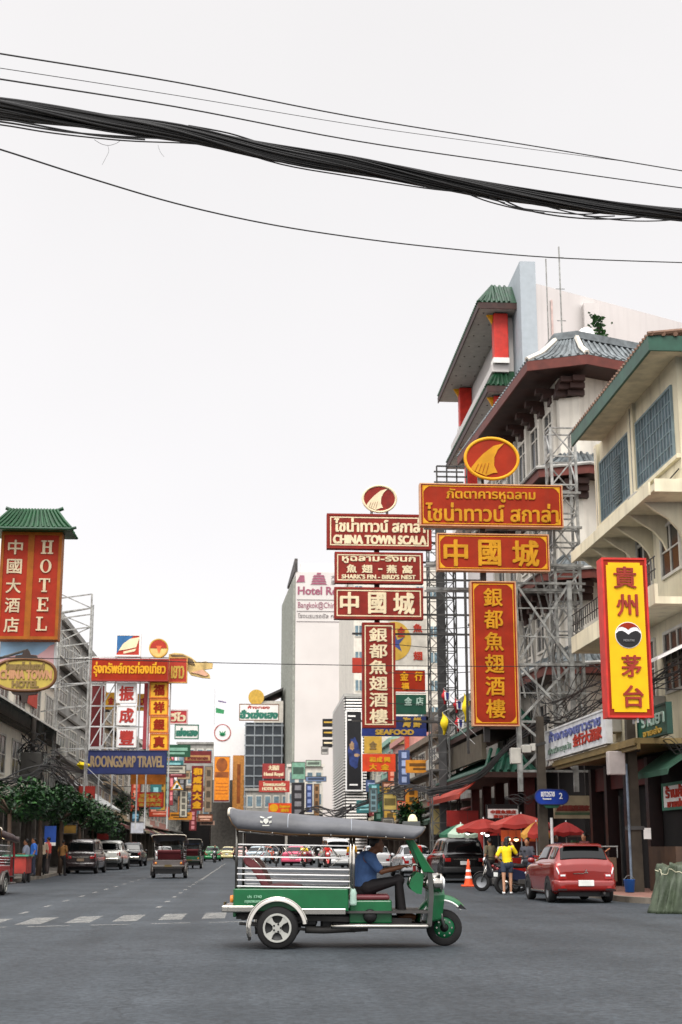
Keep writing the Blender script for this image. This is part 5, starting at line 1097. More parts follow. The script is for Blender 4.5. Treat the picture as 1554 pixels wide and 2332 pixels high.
def car(name, label, cat, loc, rz, W, H, pm, kind, group='cars in the street traffic', detail=1, plate=PLATE):
    K = KIND[kind]; t = T(name, label, cat, (loc[0], loc[1], 0), rz, group); w = W/2; L = K['L']; hs = H/K['H']
    def half(q):
        y, k, bz, rz_, rk, z0 = q; a = w*k; r = a*rk; bz *= hs; rz_ *= hs; g = rz_-bz
        return [(a*.86, y, z0), (a*.98, y, z0+.1), (a, y, (z0+bz)*.5), (a*.985, y, bz-.09), (a*.945, y, bz-.005), (a*.93*.92+r*.08, y, bz+.05*g), (a*.93*.12+r*.88, y, bz+.86*g), (r*.86, y, rz_-.006), (r*.5, y, rz_+.012), (0, y, rz_+.018)]
    G = [half(q) for q in K['st']]; m = 4
    def at(si, pj):    # point on the body shell, si along stations, pj along the half profile
        return Vector(crv([crv(g_, pj) for g_ in G], si))
    nS, nP = len(G)-1, len(G[0])-1
    rings = []
    for i in range(nS*m+1):
        h = [at(i/m, j/3) for j in range(nP*3+1)]; rings.append(h+[Vector((-p.x, p.y, p.z)) for p in h[-2::-1]])
    bd = O('body', MB().loft(rings), pm, t, True, local=True)
    for p in bd.data.polygons:
        if len(p.vertices) > 4: p.use_smooth = False
    def patch(s0, s1, p0, p1, mirror, off=.007, nm='window', mat=CGLASS):
        mb = MB(); n1 = 8; n2 = 8; vs = []
        for i in range(n1+1):
            row = [at(s0+(s1-s0)*i/n1, p0+(p1-p0)*j/n2) for j in range(n2+1)]
            if mirror == 'both': row = row+[Vector((-p.x, p.y, p.z)) for p in row[-2::-1]]
            elif mirror: row = [Vector((-p.x, p.y, p.z)) for p in row]
            vs.append(row)
        nn = len(vs[0]); c0 = Vector((0, sum(r[0].y for r in vs)/len(vs), .7)); pts = []
        for i in range(n1+1):
            for j in range(nn):
                a_ = vs[min(i+1, n1)][j]-vs[max(i-1, 0)][j]; b_ = vs[i][min(j+1, nn-1)]-vs[i][max(j-1, 0)]; n_ = a_.cross(b_).normalized()
                if n_.dot(vs[i][j]-c0) < 0: n_ = -n_
                pts.append(vs[i][j]+n_*off)
        return O(nm, mb.add(pts, [(i*nn+j, i*nn+j+1, (i+1)*nn+j+1, (i+1)*nn+j) for i in range(n1) for j in range(nn-1)]), mat, t, True, local=True, solid=.006)
    patch(K['rw'][0], K['rw'][1], 6.15, 9, 'both'); patch(K['ws'][0], K['ws'][1], 6.15, 9, 'both')
    for mi in (False, True):
        for a_, b_ in K['sw']: patch(a_, b_, 5.25, 5.95, mi)
    rw = .29 if kind in ('hatch', 'sedan') else .35; ys = (.68 if kind != 'pickup' else 1.1, L-.78)
    for x in (-1, 1):
        for y in ys:
            wheel(t, (x*(w-.075), y, rw), rw, .19, 'x', RIMS)
            O('wheel_arch', MB().lathe([(0, -.02), (rw*1.17, -.02), (rw*1.17, .02), (0, .02)], (x*(w-.012), y, rw+.02), 'x', 24, 0, math.pi), PLAST, t, local=True)
        s0, s1 = (.1, 1.5) if kind in ('hatch', 'sedan') else (.2, 1.9)
        p0, p1 = {'hatch': (3.05, 4.6), 'sedan': (2.9, 4.2), 'suv': (3.0, 4.5), 'van': (2.5, 3.9), 'pickup': (2.3, 3.9)}[kind]
        patch(s0, s1, p0, p1, x < 0, .008, 'tail_light', M('bright tail lamp', (186, 20, 14), .15, spec=.7, coat=.8) if kind == 'hatch' else TAILR)
        if kind == 'hatch': patch(.25, 1.1, 3.2, 3.65, x < 0, .018, 'indicator_lens', LAMPW)
        O('rear_lamp', MB().box(min(x*w*.6, x*w*.86), max(x*w*.6, x*w*.86), -.014, .02, hs*K['st'][0][2]-.16, hs*K['st'][0][2]-.02), TAILR, t, bev=.02, local=True)
        O('headlight', MB().ell((x*w*.72, L-.14, hs*K['st'][-2][2]-.08), (.16, .13, .07), 12, 8), LAMPW, t, True, local=True)
        yb = K['st'][int(K['ws'][1])+1][0]; O('wing_mirror', MB().ell((x*(w+.06), yb-.55, K['st'][5][2]*hs+.06), (.1, .06, .07)), pm, t, True, local=True)
    z0 = K['st'][1][5]
    O('rear_bumper', MB().loft([[(-w*.86, -.06, z0+.0), (w*.86, -.06, z0+.0), (w*.88, -.055, z0+.22), (-w*.88, -.055, z0+.22)], [(-w*.97, .05, z0-.03), (w*.97, .05, z0-.03), (w*.985, .05, z0+.25), (-w*.985, .05, z0+.25)], [(-w*1.0, .3, z0-.05), (w*1.0, .3, z0-.05), (w*1.005, .3, z0+.25), (-w*1.005, .3, z0+.25)]]), pm if kind in ('hatch', 'sedan', 'van') else CHROME if kind == 'pickup' else PLAST, t, True, bev=.05, local=True)
    O('number_plate', MB().box(-.19, .19, -.085, -.05, z0+.1 if kind == 'hatch' else z0+.3, z0+.24 if kind == 'hatch' else z0+.44), plate, t, bev=.008, local=True)
    O('underbody', MB().box(-w*.8, w*.8, .15, L-.2, .16, z0+.1), BLACK, t, local=True)
    if kind == 'pickup':
        O('tailgate', MB().box(-w*.8, w*.8, -.02, .03, .6, 1.04*hs), pm, t, bev=.015, local=True)
    if kind != 'hatch': O('rear_trim', MB().box(-.45, .45, -.018, 0, z0+.5, z0+.53), CHROME, t, local=True)
    return t
redc = car('red_hatchback', 'red hatchback parked by the kerb with black rear window and white plate', 'car', (8.2, 35.25), rad(1.5), 1.56, 1.42, paint('metallic red', (126, 18, 8)), 'hatch')
def onrear(nm, b, m, bev=.01): return O(nm, b, m, redc, bev=bev, local=True)
onrear('spoiler', MB().prism([(-.44, .4, 1.385), (.44, .4, 1.385), (.47, .16, 1.35), (-.47, .16, 1.35)], (0, 0, .035)), MATS['car paint metallic red'])
onrear('tailgate_crease', MB().box(-.46, .46, -.012, .0, .5, .515), BLACK, 0)
onrear('boot_strip', MB().box(-.3, -.04, -.018, .0, .70, .715), CHROME, 0)
mb = MB()
for a in (90, 210, 330):
    d = Vector((math.cos(rad(a)), 0, math.sin(rad(a)))); e = Vector((-d.z, 0, d.x)); p = Vector((0.02, -.008, .745)); mb.prism([p, p+d*.03+e*.018, p+d*.06, p+d*.03-e*.018], (0, -.012, 0))
O('emblem', mb, CHROME, redc, local=True)
onrear('rear_wiper', MB().tube([(.0, .10, 1.0), (.2, .15, 1.045), (.28, .17, 1.06)], .009, 5), BLACK, 0)
for x in (-1, 1):
    onrear('lamp_highlight', MB().box(min(x*.50, x*.62), max(x*.50, x*.62), -.024, -.012, .64, .68), LAMPW, 0); onrear('reflector', MB().box(min(x*.52, x*.62), max(x*.52, x*.62), -.07, -.055, .36, .41), TAILR, 0)
    onrear('door_handle', MB().box(x*.775-.01, x*.775+.01, 1.3, 1.45, .82, .85), MATS['car paint metallic red']); onrear('sill_trim', MB().box(x*.775-.012, x*.775+.012, 1.1, 2.6, .24, .29), CHROME)
    onrear('bumper_vent', MB().box(min(x*.48, x*.7), max(x*.48, x*.7), -.064, -.05, .31, .345), BLACK, 0)
onrear('exhaust', MB().tube([(.45, -.05, .24), (.45, .2, .25)], .03, 8), STEELD, 0); onrear('antenna', MB().tube([(0, .8, 1.41), (0, .55, 1.58)], .006, 5), BLACK, 0)
suv = car('black_suv', 'black suv with bright red tail lamps parked under the red umbrellas', 'car', (8.35, 56), rad(2), 1.8, 1.72, paint('black', (10, 10, 12)), 'suv')
car('silver_sedan', 'silver sedan parked directly beyond the black suv', 'car', (7.9, 67), rad(2), 1.68, 1.46, paint('silver', (186, 188, 190)), 'sedan')
car('silver_hatchback', 'silver hatchback seen behind the three-wheeler driver', 'car', (7.45, 84), rad(1), 1.66, 1.46, paint('light silver', (204, 204, 204)), 'hatch')
car('white_van', 'white van beyond the three-wheeler, just behind its driver', 'van', (6.0, 97), rad(4), 1.75, 1.95, paint('white', (222, 222, 220)), 'van')
car('pink_taxi', 'bright pink taxi seen through the side rails of the green three-wheeler', 'car', (3.35, 112), rad(-14), 1.75, 1.5, paint('pink', (226, 92, 122)), 'sedan')
car('pale_blue_sedan', 'pale blue white sedan far behind the passenger seat of the green three-wheeler', 'car', (.55, 124), rad(-10), 1.72, 1.48, paint('pale blue', (190, 206, 214)), 'sedan')
car('orange_sedan', 'small orange car between the pale blue and pink ones', 'car', (1.75, 140), rad(6), 1.7, 1.48, paint('orange', (214, 84, 40)), 'hatch')
car('white_sedan', 'white sedan beyond the three-wheeler between pink taxi and white van', 'car', (5.1, 128), rad(5), 1.72, 1.48, paint('white', None), 'sedan')
van = car('dark_van', 'dark maroon black van parked on the left beside the white pickup', 'van', (-8.75, 77.5), rad(-2), 1.6, 1.8, paint('dark maroon', (38, 28, 28)), 'van', plate=M('dull plate', (130, 110, 90)))
car('white_pickup', 'white pickup truck parked on the left between two dark vehicles', 'pickup truck', (-8.75, 91), rad(-3), 1.76, 1.78, paint('pearl white', (214, 214, 206)), 'pickup')
car('black_pickup', 'black pickup truck parked beyond the white one on the left', 'pickup truck', (-8.75, 108), rad(-2), 1.8, 1.74, paint('black', None), 'pickup')
car('pale_hatchback', 'pale hatchback beyond the black pickup on the left', 'car', (-7.6, 134), rad(2), 1.7, 1.48, paint('white', None), 'hatch')
car('silver_grey_sedan', 'silver grey sedan furthest along the left kerb', 'car', (-8.6, 152), rad(0), 1.7, 1.48, paint('silver', None), 'sedan')
car('green_yellow_taxi', 'green taxi with yellow roof far down the street ahead of the motorcyclist', 'car', (-3.6, 150), rad(2), 1.72, 1.5, paint('taxi green', (30, 120, 66)), 'sedan')
car('cream_yellow_car', 'pale yellow car far down the street left of the green three-wheeler', 'car', (-2.4, 168), rad(-4), 1.75, 1.5, paint('pale yellow', (222, 208, 150)), 'sedan')
car('dusky_pink_car', 'pale pink car furthest down the street left of the green three-wheeler', 'car', (-.9, 180), rad(-4), 1.75, 1.5, paint('pale pink', (220, 176, 170)), 'sedan')

# ------------------------------------------------------------------ three-wheeled taxis
BRGR = M('bright green paint', (0, 90, 47), .4, var=.14, scale=5, coat=.25, streak=.22, dirt=(.03, .05, .035))
VINYL = M('grey vinyl canopy', (86, 87, 91), .48, var=.28, scale=2.2, bump=.9, bscale=3.5, streak=.15)
LIP = M('pale canopy lip', (206, 196, 178), .5); MARS = M('maroon vinyl seat', (104, 46, 50), .5, var=.15)
def tuktuk(name, label, loc, rz, body, canopy, group, near=True, deck=None):
    CHROME = MATS['chrome'] if near else M('dull dark metal', (92, 88, 84), .4, .5)  # distant taxis get a duller, darker metal
    t = T(name, label, 'three-wheeled taxi', (loc[0], loc[1], 0), rz, group)
    def P(nm, mb, m, par=None, sm=False, bev=0): return O(nm, mb, m, par or t, sm, bev, local=True)
    def X(px): return (px-790)/169.8
    def Z(py): return (2164-py)/169.8
    # passenger tub
    for s in (-1, 1):
        P('side_panel', MB().box(-1.51, .03, s*.65-.02, s*.65+.02, .50, .80), body, None, False, .012)
        P('trim_strip', MB().box(-.62, .0, s*.655-.018, s*.655+.018, .455, .535), CHROME, None, False, .008)
    P('rear_panel', MB().box(-1.53, -1.49, -.63, .63, .42, .80), deck or body, None, False, .012)
    P('floor_pan', MB().box(-1.49, 1.12, -.6, .6, .47, .50).box(.05, 1.16, -.55, .55, .29, .33), STEELD)
    P('front_bulkhead', MB().box(.0, .04, -.63, .63, .5, .80), body)
    b = P('rear_bumper', MB().box(-1.68, -1.56, -.70, .70, .485, .575).box(-1.6, -1.24, -.71, -.67, .485, .575).box(-1.6, -1.24, .67, .71, .485, .575), CHROME, None, False, .015)
    P('number_plate', MB().box(-1.70, -1.685, -.16, .16, .5, .6), M('dark plate', (92, 76, 40)))
    for s in (-1, 1):
        P('tail_light', MB().lathe([(0, -.03), (.05, -.03), (.055, .02), (0, .02)], (-1.545, s*.56, .66), 'x', 14), M('amber lamp', (214, 130, 50), .2), None, True)
        # arched chrome mudguard over the rear wheel
        wc = (-.92, .285); mb = MB(); n = 22; vs = []
        for i in range(n+1):
            a = rad(8+190*i/n); r = .375
            for y in (.635, .80): vs.append((wc[0]+r*math.cos(a), s*y, wc[1]+r*math.sin(a)))
        mb.add(vs, [(2*i, 2*i+1, 2*i+3, 2*i+2) for i in range(n)])
        f = O('mudguard', mb, CHROME, t, True, local=True, solid=.012)
        fl = MB().lathe([(.352, 0), (.405, 0), (.405, s*.012), (.352, s*.012)], (wc[0], s*.80, wc[1]), 'y', 24, rad(8), rad(198)); P('mudguard_flange', fl, CHROME, f, True)
        P('rolled_edge', MB().tube([(wc[0]+.405*math.cos(rad(8+190*i/n)), s*.80, wc[1]+.405*math.sin(rad(8+190*i/n))) for i in range(n+1)], .014, 6), CHROME, f, True)
        P('mud_flap', MB().box(-1.31, -1.28, s*.72-.08, s*.72+.08, .12, .3), RUBBER)
        wh = wheel(t, (wc[0], s*.71, wc[1]), .283, .15, 'y', M('dark rim disc', (30, 32, 32), .5), rimr=.66)  # dark disc fills the rim behind the star spokes
        mb = MB(); y = s*.79
        for k in range(4):
            a = rad(45+90*k); d = Vector((math.cos(a), 0, math.sin(a))); e = Vector((-d.z, 0, d.x)); c = Vector((wc[0], y, wc[1]))
            mb.prism([c+e*.03, c+d*.1+e*.026, c+d*.185+e*.06, c+d*.19, c+d*.185-e*.06, c+d*.1-e*.026, c-e*.03], (0, -s*.03, 0))
        mb.lathe([(.165, -.012), (.192, -.012), (.192, .012), (.165, .012), (.165, -.012)], (wc[0], y, wc[1]), 'y', 28); mb.lathe([(0, s*.01), (.06, s*.01), (.065, -s*.02), (0, -s*.02)], (wc[0], y, wc[1]), 'y', 18)
        P('star_spokes', mb, M('silver alloy', (188, 188, 180), .35, .6), wh)
        mb = MB()
        for k in range(5): a = rad(72*k); mb.lathe([(0, 0), (.014, 0), (.014, s*.012), (0, s*.012)], (wc[0]+.05*math.cos(a), y+s*.003, wc[1]+.05*math.sin(a)), 'y', 8)
        P('wheel_nut', mb, BLACK, wh)
    if not near: P('dark_lower_panel', MB().box(-1.52, -1.48, -.6, .6, .2, .42), BLACK)  # black sheet added to darken the lower rear
    # chassis and engine underneath
    mb = MB().bar((-1.5, -.4, .42), (.9, -.4, .36), .07).bar((-1.5, .4, .42), (.9, .4, .36), .07).tube([(-.92, -.62, .285), (-.92, .62, .285)], .05, 8)
    for x in (-1.4, -.3, .5): mb.bar((x, -.45, .4), (x, .45, .4), .06)
    P('chassis', mb, STEELD)
    mb = MB().box(-.35, .3, -.3, .3, .22, .46).box(-.2, .15, -.36, -.3, .2, .36).box(-.62, -.4, -.4, .2, .28, .44)
    P('engine', mb, BLACK, None, False, .03)
    P('exhaust', MB().tube([(.3, -.42, .27), (-.3, -.46, .24), (-.55, -.5, .25)], .05, 8).tube([(-.55, -.5, .25), (-1.45, -.52, .33)], .022, 6), STEELD, None, True)
    P('leaf_spring', MB().bar((-1.35, -.5, .36), (-.92, -.5, .27), .05, .02).bar((-.92, -.5, .27), (-.5, -.5, .38), .05, .02).bar((-1.35, .5, .36), (-.92, .5, .27), .05, .02).bar((-.92, .5, .27), (-.5, .5, .38), .05, .02), STEELD)
    # driver area
    P('seat_box', MB().box(.05, .63, -.5, .5, .33, .64), body, None, False, .02)
    P('driver_seat', MB().box(.02, .6, -.5, .5, .645, .71), MARS, None, False, .025)
    P('air_filter', MB().lathe([(0, -.05), (.08, -.05), (.095, 0), (.08, .03), (0, .03)], (.33, -.53, .43), 'y', 16), BLACK, None, True)
    for s in (-1, 1): P('running_board', MB().tube([(-.2, s*.66, .30), (.2, s*.66, .30), (1.08, s*.6, .295), (1.14, s*.5, .3)], .03, 8), CHROME, None, True)
    t.scale = (.985, 1, .968) if near else (1, 1, 1)
    # front shield, nose, windscreen
    P('front_shield', MB().loft([[(1.10, -.52, .30), (1.17, -.52, .30), (1.17, .52, .30), (1.10, .52, .30)], [(1.14, -.5, .7), (1.2, -.5, .7), (1.2, .5, .7), (1.14, .5, .7)], [(1.12, -.5, 1.04), (1.19, -.5, 1.04), (1.19, .5, 1.04), (1.12, .5, 1.04)]]), body, None, False, .02)
    P('shield_edge', MB().loft([[(1.10, -.545, .3), (1.17, -.545, .3), (1.17, -.522, .3), (1.10, -.522, .3)], [(1.14, -.525, .7), (1.205, -.525, .7), (1.205, -.502, .7), (1.14, -.502, .7)], [(1.12, -.525, 1.03), (1.185, -.525, 1.03), (1.185, -.502, 1.03), (1.12, -.502, 1.03)]]), M('dark grey shield edge', (62, 62, 60), .6))
    P('nose', MB().loft([[(1.18, -.36, .34), (1.34, -.14, .36), (1.34, .14, .36), (1.18, .36, .34)], [(1.2, -.4, .7), (1.38, -.16, .7), (1.38, .16, .7), (1.2, .4, .7)], [(1.19, -.36, .98), (1.32, -.13, .94), (1.32, .13, .94), (1.19, .36, .98)]]), body, None, False, .03)
    lg = [(.98, 1.02), (.9, .93), (.87, .84), (.9, .78), (.97, .73), (1.04, .72), (1.08, 1.0)]
    P('leg_shield', MB().prism([(x, -.47, z) for x, z in lg], (0, .03, 0)), body); P('leg_shield', MB().prism([(x, .44, z) for x, z in lg], (0, .03, 0)), body)
    for s in (-1, 1):
        P('windscreen_pillar', MB().prism([(.86, s*.55-.02, 1.47), (.93, s*.55-.02, 1.47), (1.17, s*.53-.02, 1.08), (1.22, s*.52-.02, 1.01), (1.06, s*.52-.02, 1.02)], (0, .04, 0)), body, None, False, .01)
        l = P('headlight', MB().lathe([(0, -.15), (.06, -.135), (.1, -.07), (.118, .02), (.122, .09), (.13, .1), (.13, .125), (.115, .13), (0, .14)], (1.2, s*.36, .87), 'x', 22), CHROME, None, True)
        P('lens', MB().lathe([(0, .035), (.06, .03), (.1, .0), (0, -.01)], (1.335, s*.36, .87), 'x', 20), LAMPW, l, True)
        P('lamp_stalk', MB().tube([(1.25, s*.36, .82), (1.28, s*.25, .72)], .02, 6), CHROME, l, True)
    gl = M('windscreen glass', (190, 205, 200), .05, alpha=.18)
    P('windscreen', MB().prism([(.93, -.52, 1.44), (.93, .52, 1.44), (1.16, .5, 1.06), (1.16, -.5, 1.06)], (.008, 0, .004)), gl)
    # front wheel, fork, fender
    fw = (1.37, 0, .25); wh = wheel(t, fw, .25, .11, 'y', RUBBER, rimr=.6)
    mb = MB().lathe([(.06, -.05), (.15, -.045), (.15, .045), (.06, .05)], fw, 'y', 24); P('disc', mb, M('deep green rim', (10, 88, 52), .4), wh, True)
    mb = MB()
    for k in range(8):
        for s in (-1, 1): a = rad(45*k); mb.lathe([(0, 0), (.013, 0), (.013, s*.01), (0, s*.01)], (fw[0]+.105*math.cos(a), s*.048, fw[2]+.105*math.sin(a)), 'y', 8)
    P('wheel_nut', mb, CHROME, wh); P('hub', MB().lathe([(0, -.075), (.05, -.075), (.055, .075), (0, .075)], fw, 'y', 16), BLACK, wh, True)
    for s in (-1, 1): P('fork', MB().tube([(1.25, s*.15, .7), (1.31, s*.15, .45), (1.37, s*.12, .25)], [.032, .03, .026], 8), CHROME, None, True)
    vs = []; n = 16
    for i in range(n+1):
        k = i/n; a = rad(178-136*k); r = .375+.03*math.sin(k*3.14)
        hw = .125-.03*abs(k-.5)
        for y, dz in ((-hw, -.055), (-hw*.8, -.005), (0, .03), (hw*.8, -.005), (hw, -.055)): vs.append((fw[0]-.01+(r+dz)*math.cos(a), y, fw[2]+.03+(r+dz)*math.sin(a)))
    fs = [(5*i+j, 5*i+j+1, 5*i+j+6, 5*i+j+5) for i in range(n) for j in range(4)]
    f = O('front_fender', MB().add(vs, fs), body, t, True, local=True, solid=.012, sub=1)
    for s in (0, 4): P('white_lip', MB().tube([vs[5*i+s] for i in range(n+1)], .013, 6), WHITEC, f, True)
    P('mud_flap', MB().prism([(1.55, -.13, .52), (1.68, -.13, .50), (1.6, -.13, .58)], (0, .26, 0)), BLACK)
    # handlebar
    P('handlebar', MB().tube([(.86, -.28, 1.09), (.96, -.24, 1.12), (1.02, -.08, 1.1), (1.02, .08, 1.1), (.96, .24, 1.12), (.86, .28, 1.09)], .015, 7).tube([(1.02, 0, 1.1), (1.16, 0, .75)], .03, 8), CHROME, None, True)
    P('instrument', MB().ell((1.05, 0, 1.12), (.05, .1, .04)), BLACK, None, True)
    P('control_lever', MB().tube([(.9, -.3, .86), (.93, -.3, .95), (.9, -.3, .98), (.88, -.3, .9), (.9, -.3, .84)], .012, 6), CHROME, None, True)
    # posts and frame
    for s in (-1, 1):
        P('post', MB().tube([(-1.49, s*.63, .78), (-1.49, s*.65, 1.62)], .02, 8), M('dark chrome', (86, 84, 80), .3, .8), None, True)
        P('post', MB().tube([(.055, s*.63, .72), (.07, s*.65, 1.54)], .02, 8), CHROME, None, True); P('post', MB().tube([(.10, s*.63, .70), (.115, s*.65, 1.54)], .02, 8), CHROME, None, True)
        P('top_rail', MB().tube([(-1.5, s*.67, 1.6), (-.79, s*.67, 1.535), (.08, s*.67, 1.51), (.9, s*.62, 1.465)], .016, 7), M('bronze rail', (112, 86, 60), .4, .6), None, True)
        P('grab_rail', MB().tube([(-1.48, s*.6, 1.575), (-.72, s*.6, 1.525), (-.69, s*.6, 1.55)], .014, 6), CHROME, None, True)
        for z in (1.385, 1.218, 1.062, .985, .905, .822): P('side_rail', MB().tube([(-1.48, s*.645, z+.012), (.06, s*.645, z-.01)], .0105, 6), WHITEC, None, True)
        mb = MB()
        for cx in (-1.0, -.39): mb.tube([(cx+.082*math.cos(rad(a)), s*.645, 1.302+.08*math.sin(rad(a))) for a in range(0, 360, 20)], .007, 5, closed=True)
        for x0, x1 in ((-1.27, -1.14), (-.74, -.87), (-.7, -.55), (-.1, -.24)):
            mb.tube([(x0, s*.645, 1.22), (x1, s*.645, 1.385)], .007, 5)
            mb.tube([(x0+.03*math.cos(rad(a)), s*.645, 1.225+.03*math.sin(rad(a))) for a in range(0, 360, 40)], .005, 4, closed=True)
        mb.tube([(-1.27, s*.645, 1.215), (-1.12, s*.645, 1.062)], .007, 5); mb.tube([(-.08, s*.645, 1.2), (-.2, s*.645, 1.1)], .006, 5)
        P('rail_ornament', mb, CHROME, None, True)
    # canopy
    st = [(-1.60, 1.79, 1.895, 1.03), (-1.55, 1.68, 1.885, 1.01), (-1.48, 1.605, 1.87, 1), (-.79, 1.54, 1.82, 1), (.08, 1.515, 1.745, 1), (.75, 1.475, 1.67, .95), (.93, 1.465, 1.655, .92), (1.03, 1.53, 1.645, .9), (1.09, 1.61, 1.635, .88)]
    rings = []
    for x, zb, zt, k in st:
        h = zt-zb; half = [(-.735, 0), (-.745, .3), (-.725, .62), (-.66, .84), (-.5, .95), (-.25, 1.0), (0, 1.02)]
        r = [(x, y*k, zb+h*q) for y, q in half]; rings.append(r+[(x, -y, z) for x, y, z in r[-2::-1]])
    m = len(rings[0]); mb = MB().add([p for r in rings for p in r], [(i*m+j, i*m+j+1, (i+1)*m+j+1, (i+1)*m+j) for i in range(len(rings)-1) for j in range(m-1)])
    c = O('canopy', mb, canopy, t, True, local=True, solid=.018)
    P('rear_lip', MB().tube(rings[0], .018, 7), LIP, c, True); P('front_lip', MB().tube(rings[-1], .014, 7), M('dark canopy trim', (88, 84, 78), .5), c, True)
    for k in (3, 4): P('seam', MB().tube([(p[0], p[1]*1.004, p[2]+.004) for p in rings[k]], .007, 5), M('seam grey', (150, 156, 164), .5), c, True)
    for s in (0, m-1): P('hem', MB().tube([r[s] for r in rings], .011, 6), M('bronze rail'), c, True)
    mb = MB()
    for s in (-1, 1):
        for x in (-1.3, -1.0, -.5, -.2, .3, .55, .8): mb.ell((x, s*.742, 1.545-.05*(x+.8)*.75), (.012, .008, .012), 6, 4)
    P('press_stud', mb, CHROME, c)
    if near:
        P('inner_lining', MB().prism([(-1.5, -.70, 1.62), (-1.3, -.70, 1.6), (-1.33, -.70, 1.67), (-1.46, -.70, 1.70)], (0, 1.4, 0)), M('pink lining', (196, 120, 116), .6), c)
    lm = P('roof_lamp', MB().lathe([(0, .1), (.035, .09), (.06, .05), (.07, 0)], (.94, -.2, 1.72), 'z', 16), M('cream lamp dome', (232, 220, 170), .3), None, True); P('lamp_base', MB().box(.8, 1.04, -.36, -.05, 1.63, 1.715), M('dark grey base', (74, 76, 74), .6), lm, False, .01)
    # passenger bench
    vs = []
    prof = [(-1.42, 1.2), (-1.36, 1.24), (-1.26, 1.22), (-1.17, 1.1), (-1.1, .95), (-1.04, .82), (-1.13, .80), (-1.22, .94), (-1.3, 1.06), (-1.38, 1.12)]
    P('passenger_backrest', MB().prism([(x, -.52, z) for x, z in prof], (0, 1.04, 0)), MARS, None, False, .02)
    P('passenger_seat', MB().loft([[(-1.1, y, .80), (-.62, y, .80), (-.62, y, .83), (-.8, y, .86), (-1.0, y, .86), (-1.1, y, .83)] for y in (-.52, 0, .52)]), MARS, None, False, .015)
    return t
MAIN = (1.36, 20.3); MRZ = rad(-4)
mt = tuktuk('green_three_wheeler', 'bright green three-wheeled taxi with grey canopy crossing the road in front', MAIN, MRZ, BRGR, VINYL, 'three-wheeled taxis')
def ontext(s, x0, x1, z0, z1, m): O('lettering', put_text(MB(), s, (x0, -.672, z0), (x1-x0, 0, 0), (0, 0, z1-z0), (0, -1, 0), .002, .003), m, mt, local=True)
LT = M('pale green paint lettering', (150, 206, 170), .5)
ontext('ปร 1740', -1.33, -1.14, .675, .715, LT); ontext('กรุงเทพมหานคร', -1.37, -1.10, .60, .645, LT)
# pale emblem on the canopy side: horned shield between two scrolls
mb = MB(); cx, cz = -1.09, 1.725
def onc(pts): mb.prism([(cx+x, -.752+max(0, z)*.30, cz+z) for x, z in pts], (0, -.006, 0))
onc([(-.03, .02), (.03, .02), (.035, -.02), (.0, -.055), (-.035, -.02)]); onc([(-.03, .025), (-.07, .03), (-.085, .055), (-.055, .05), (-.02, .04)]); onc([(.03, .025), (.07, .03), (.085, .055), (.055, .05), (.02, .04)])
onc([(-.075, -.005), (-.04, -.02), (-.045, -.045), (-.08, -.03)]); onc([(.075, -.005), (.04, -.02), (.045, -.045), (.08, -.03)]); onc([(-.05, -.065), (.05, -.065), (.045, -.08), (-.045, -.08)])
O('emblem', mb, M('pale emblem', (206, 206, 196), .5), mt, local=True)
bo = T('water_bottle', 'small clear plastic water bottle hanging by the driver seat of green three-wheeler', 'bottle', Matrix.Rotation(MRZ, 3, 'Z') @ Vector((.1, -.62, .56))+Vector((MAIN[0], MAIN[1], 0)))
O('bottle_body', MB().lathe([(0, 0), (.045, 0), (.05, .03), (.045, .12), (.05, .16), (.03, .21), (.014, .23), (.014, .25)], (0, 0, 0), 'z', 14), M('bottle plastic', (190, 220, 205), .1, alpha=.55), bo, True, local=True); O('cap', MB().lathe([(0, .27), (.017, .27), (.017, .245)], (0, 0, 0), 'z', 10), WHITEC, bo, local=True)
MARP = M('dark red taxi paint', (92, 24, 28), .35, coat=.3); DCAN = M('dark maroon canopy', (44, 22, 24), .5); GCAN = M('dark canopy vinyl', (34, 34, 38), .5); DECKW = M('dull silver panel', (96, 90, 88), .5, .4)
g = 'three-wheeled taxis'
tuktuk('red_three_wheeler', 'dark red three-wheeled taxi driving away in mid street, seen from behind', (-3.45, 66.8), rad(88), MARP, DCAN, g, False, DECKW)
tuktuk('red_three_wheeler', 'red rimmed three-wheeled taxi cut by the left edge of the photo', (-7.62, 43.5), rad(86), M('rusty red paint', (150, 44, 44), .4), DCAN, g, False, DECKW)
tuktuk('green_three_wheeler', 'distant green three-wheeled taxi ahead of the dark red one', (-3.75, 98), rad(88), M('bottle green paint', (20, 74, 48), .35), GCAN, g, False)
tuktuk('blue_three_wheeler', 'distant three-wheeled taxi with blue top, furthest down the street', (-4.7, 128), rad(90), M('brown red paint', (120, 40, 34), .4), M('blue canopy', (56, 96, 150), .5), g, False)

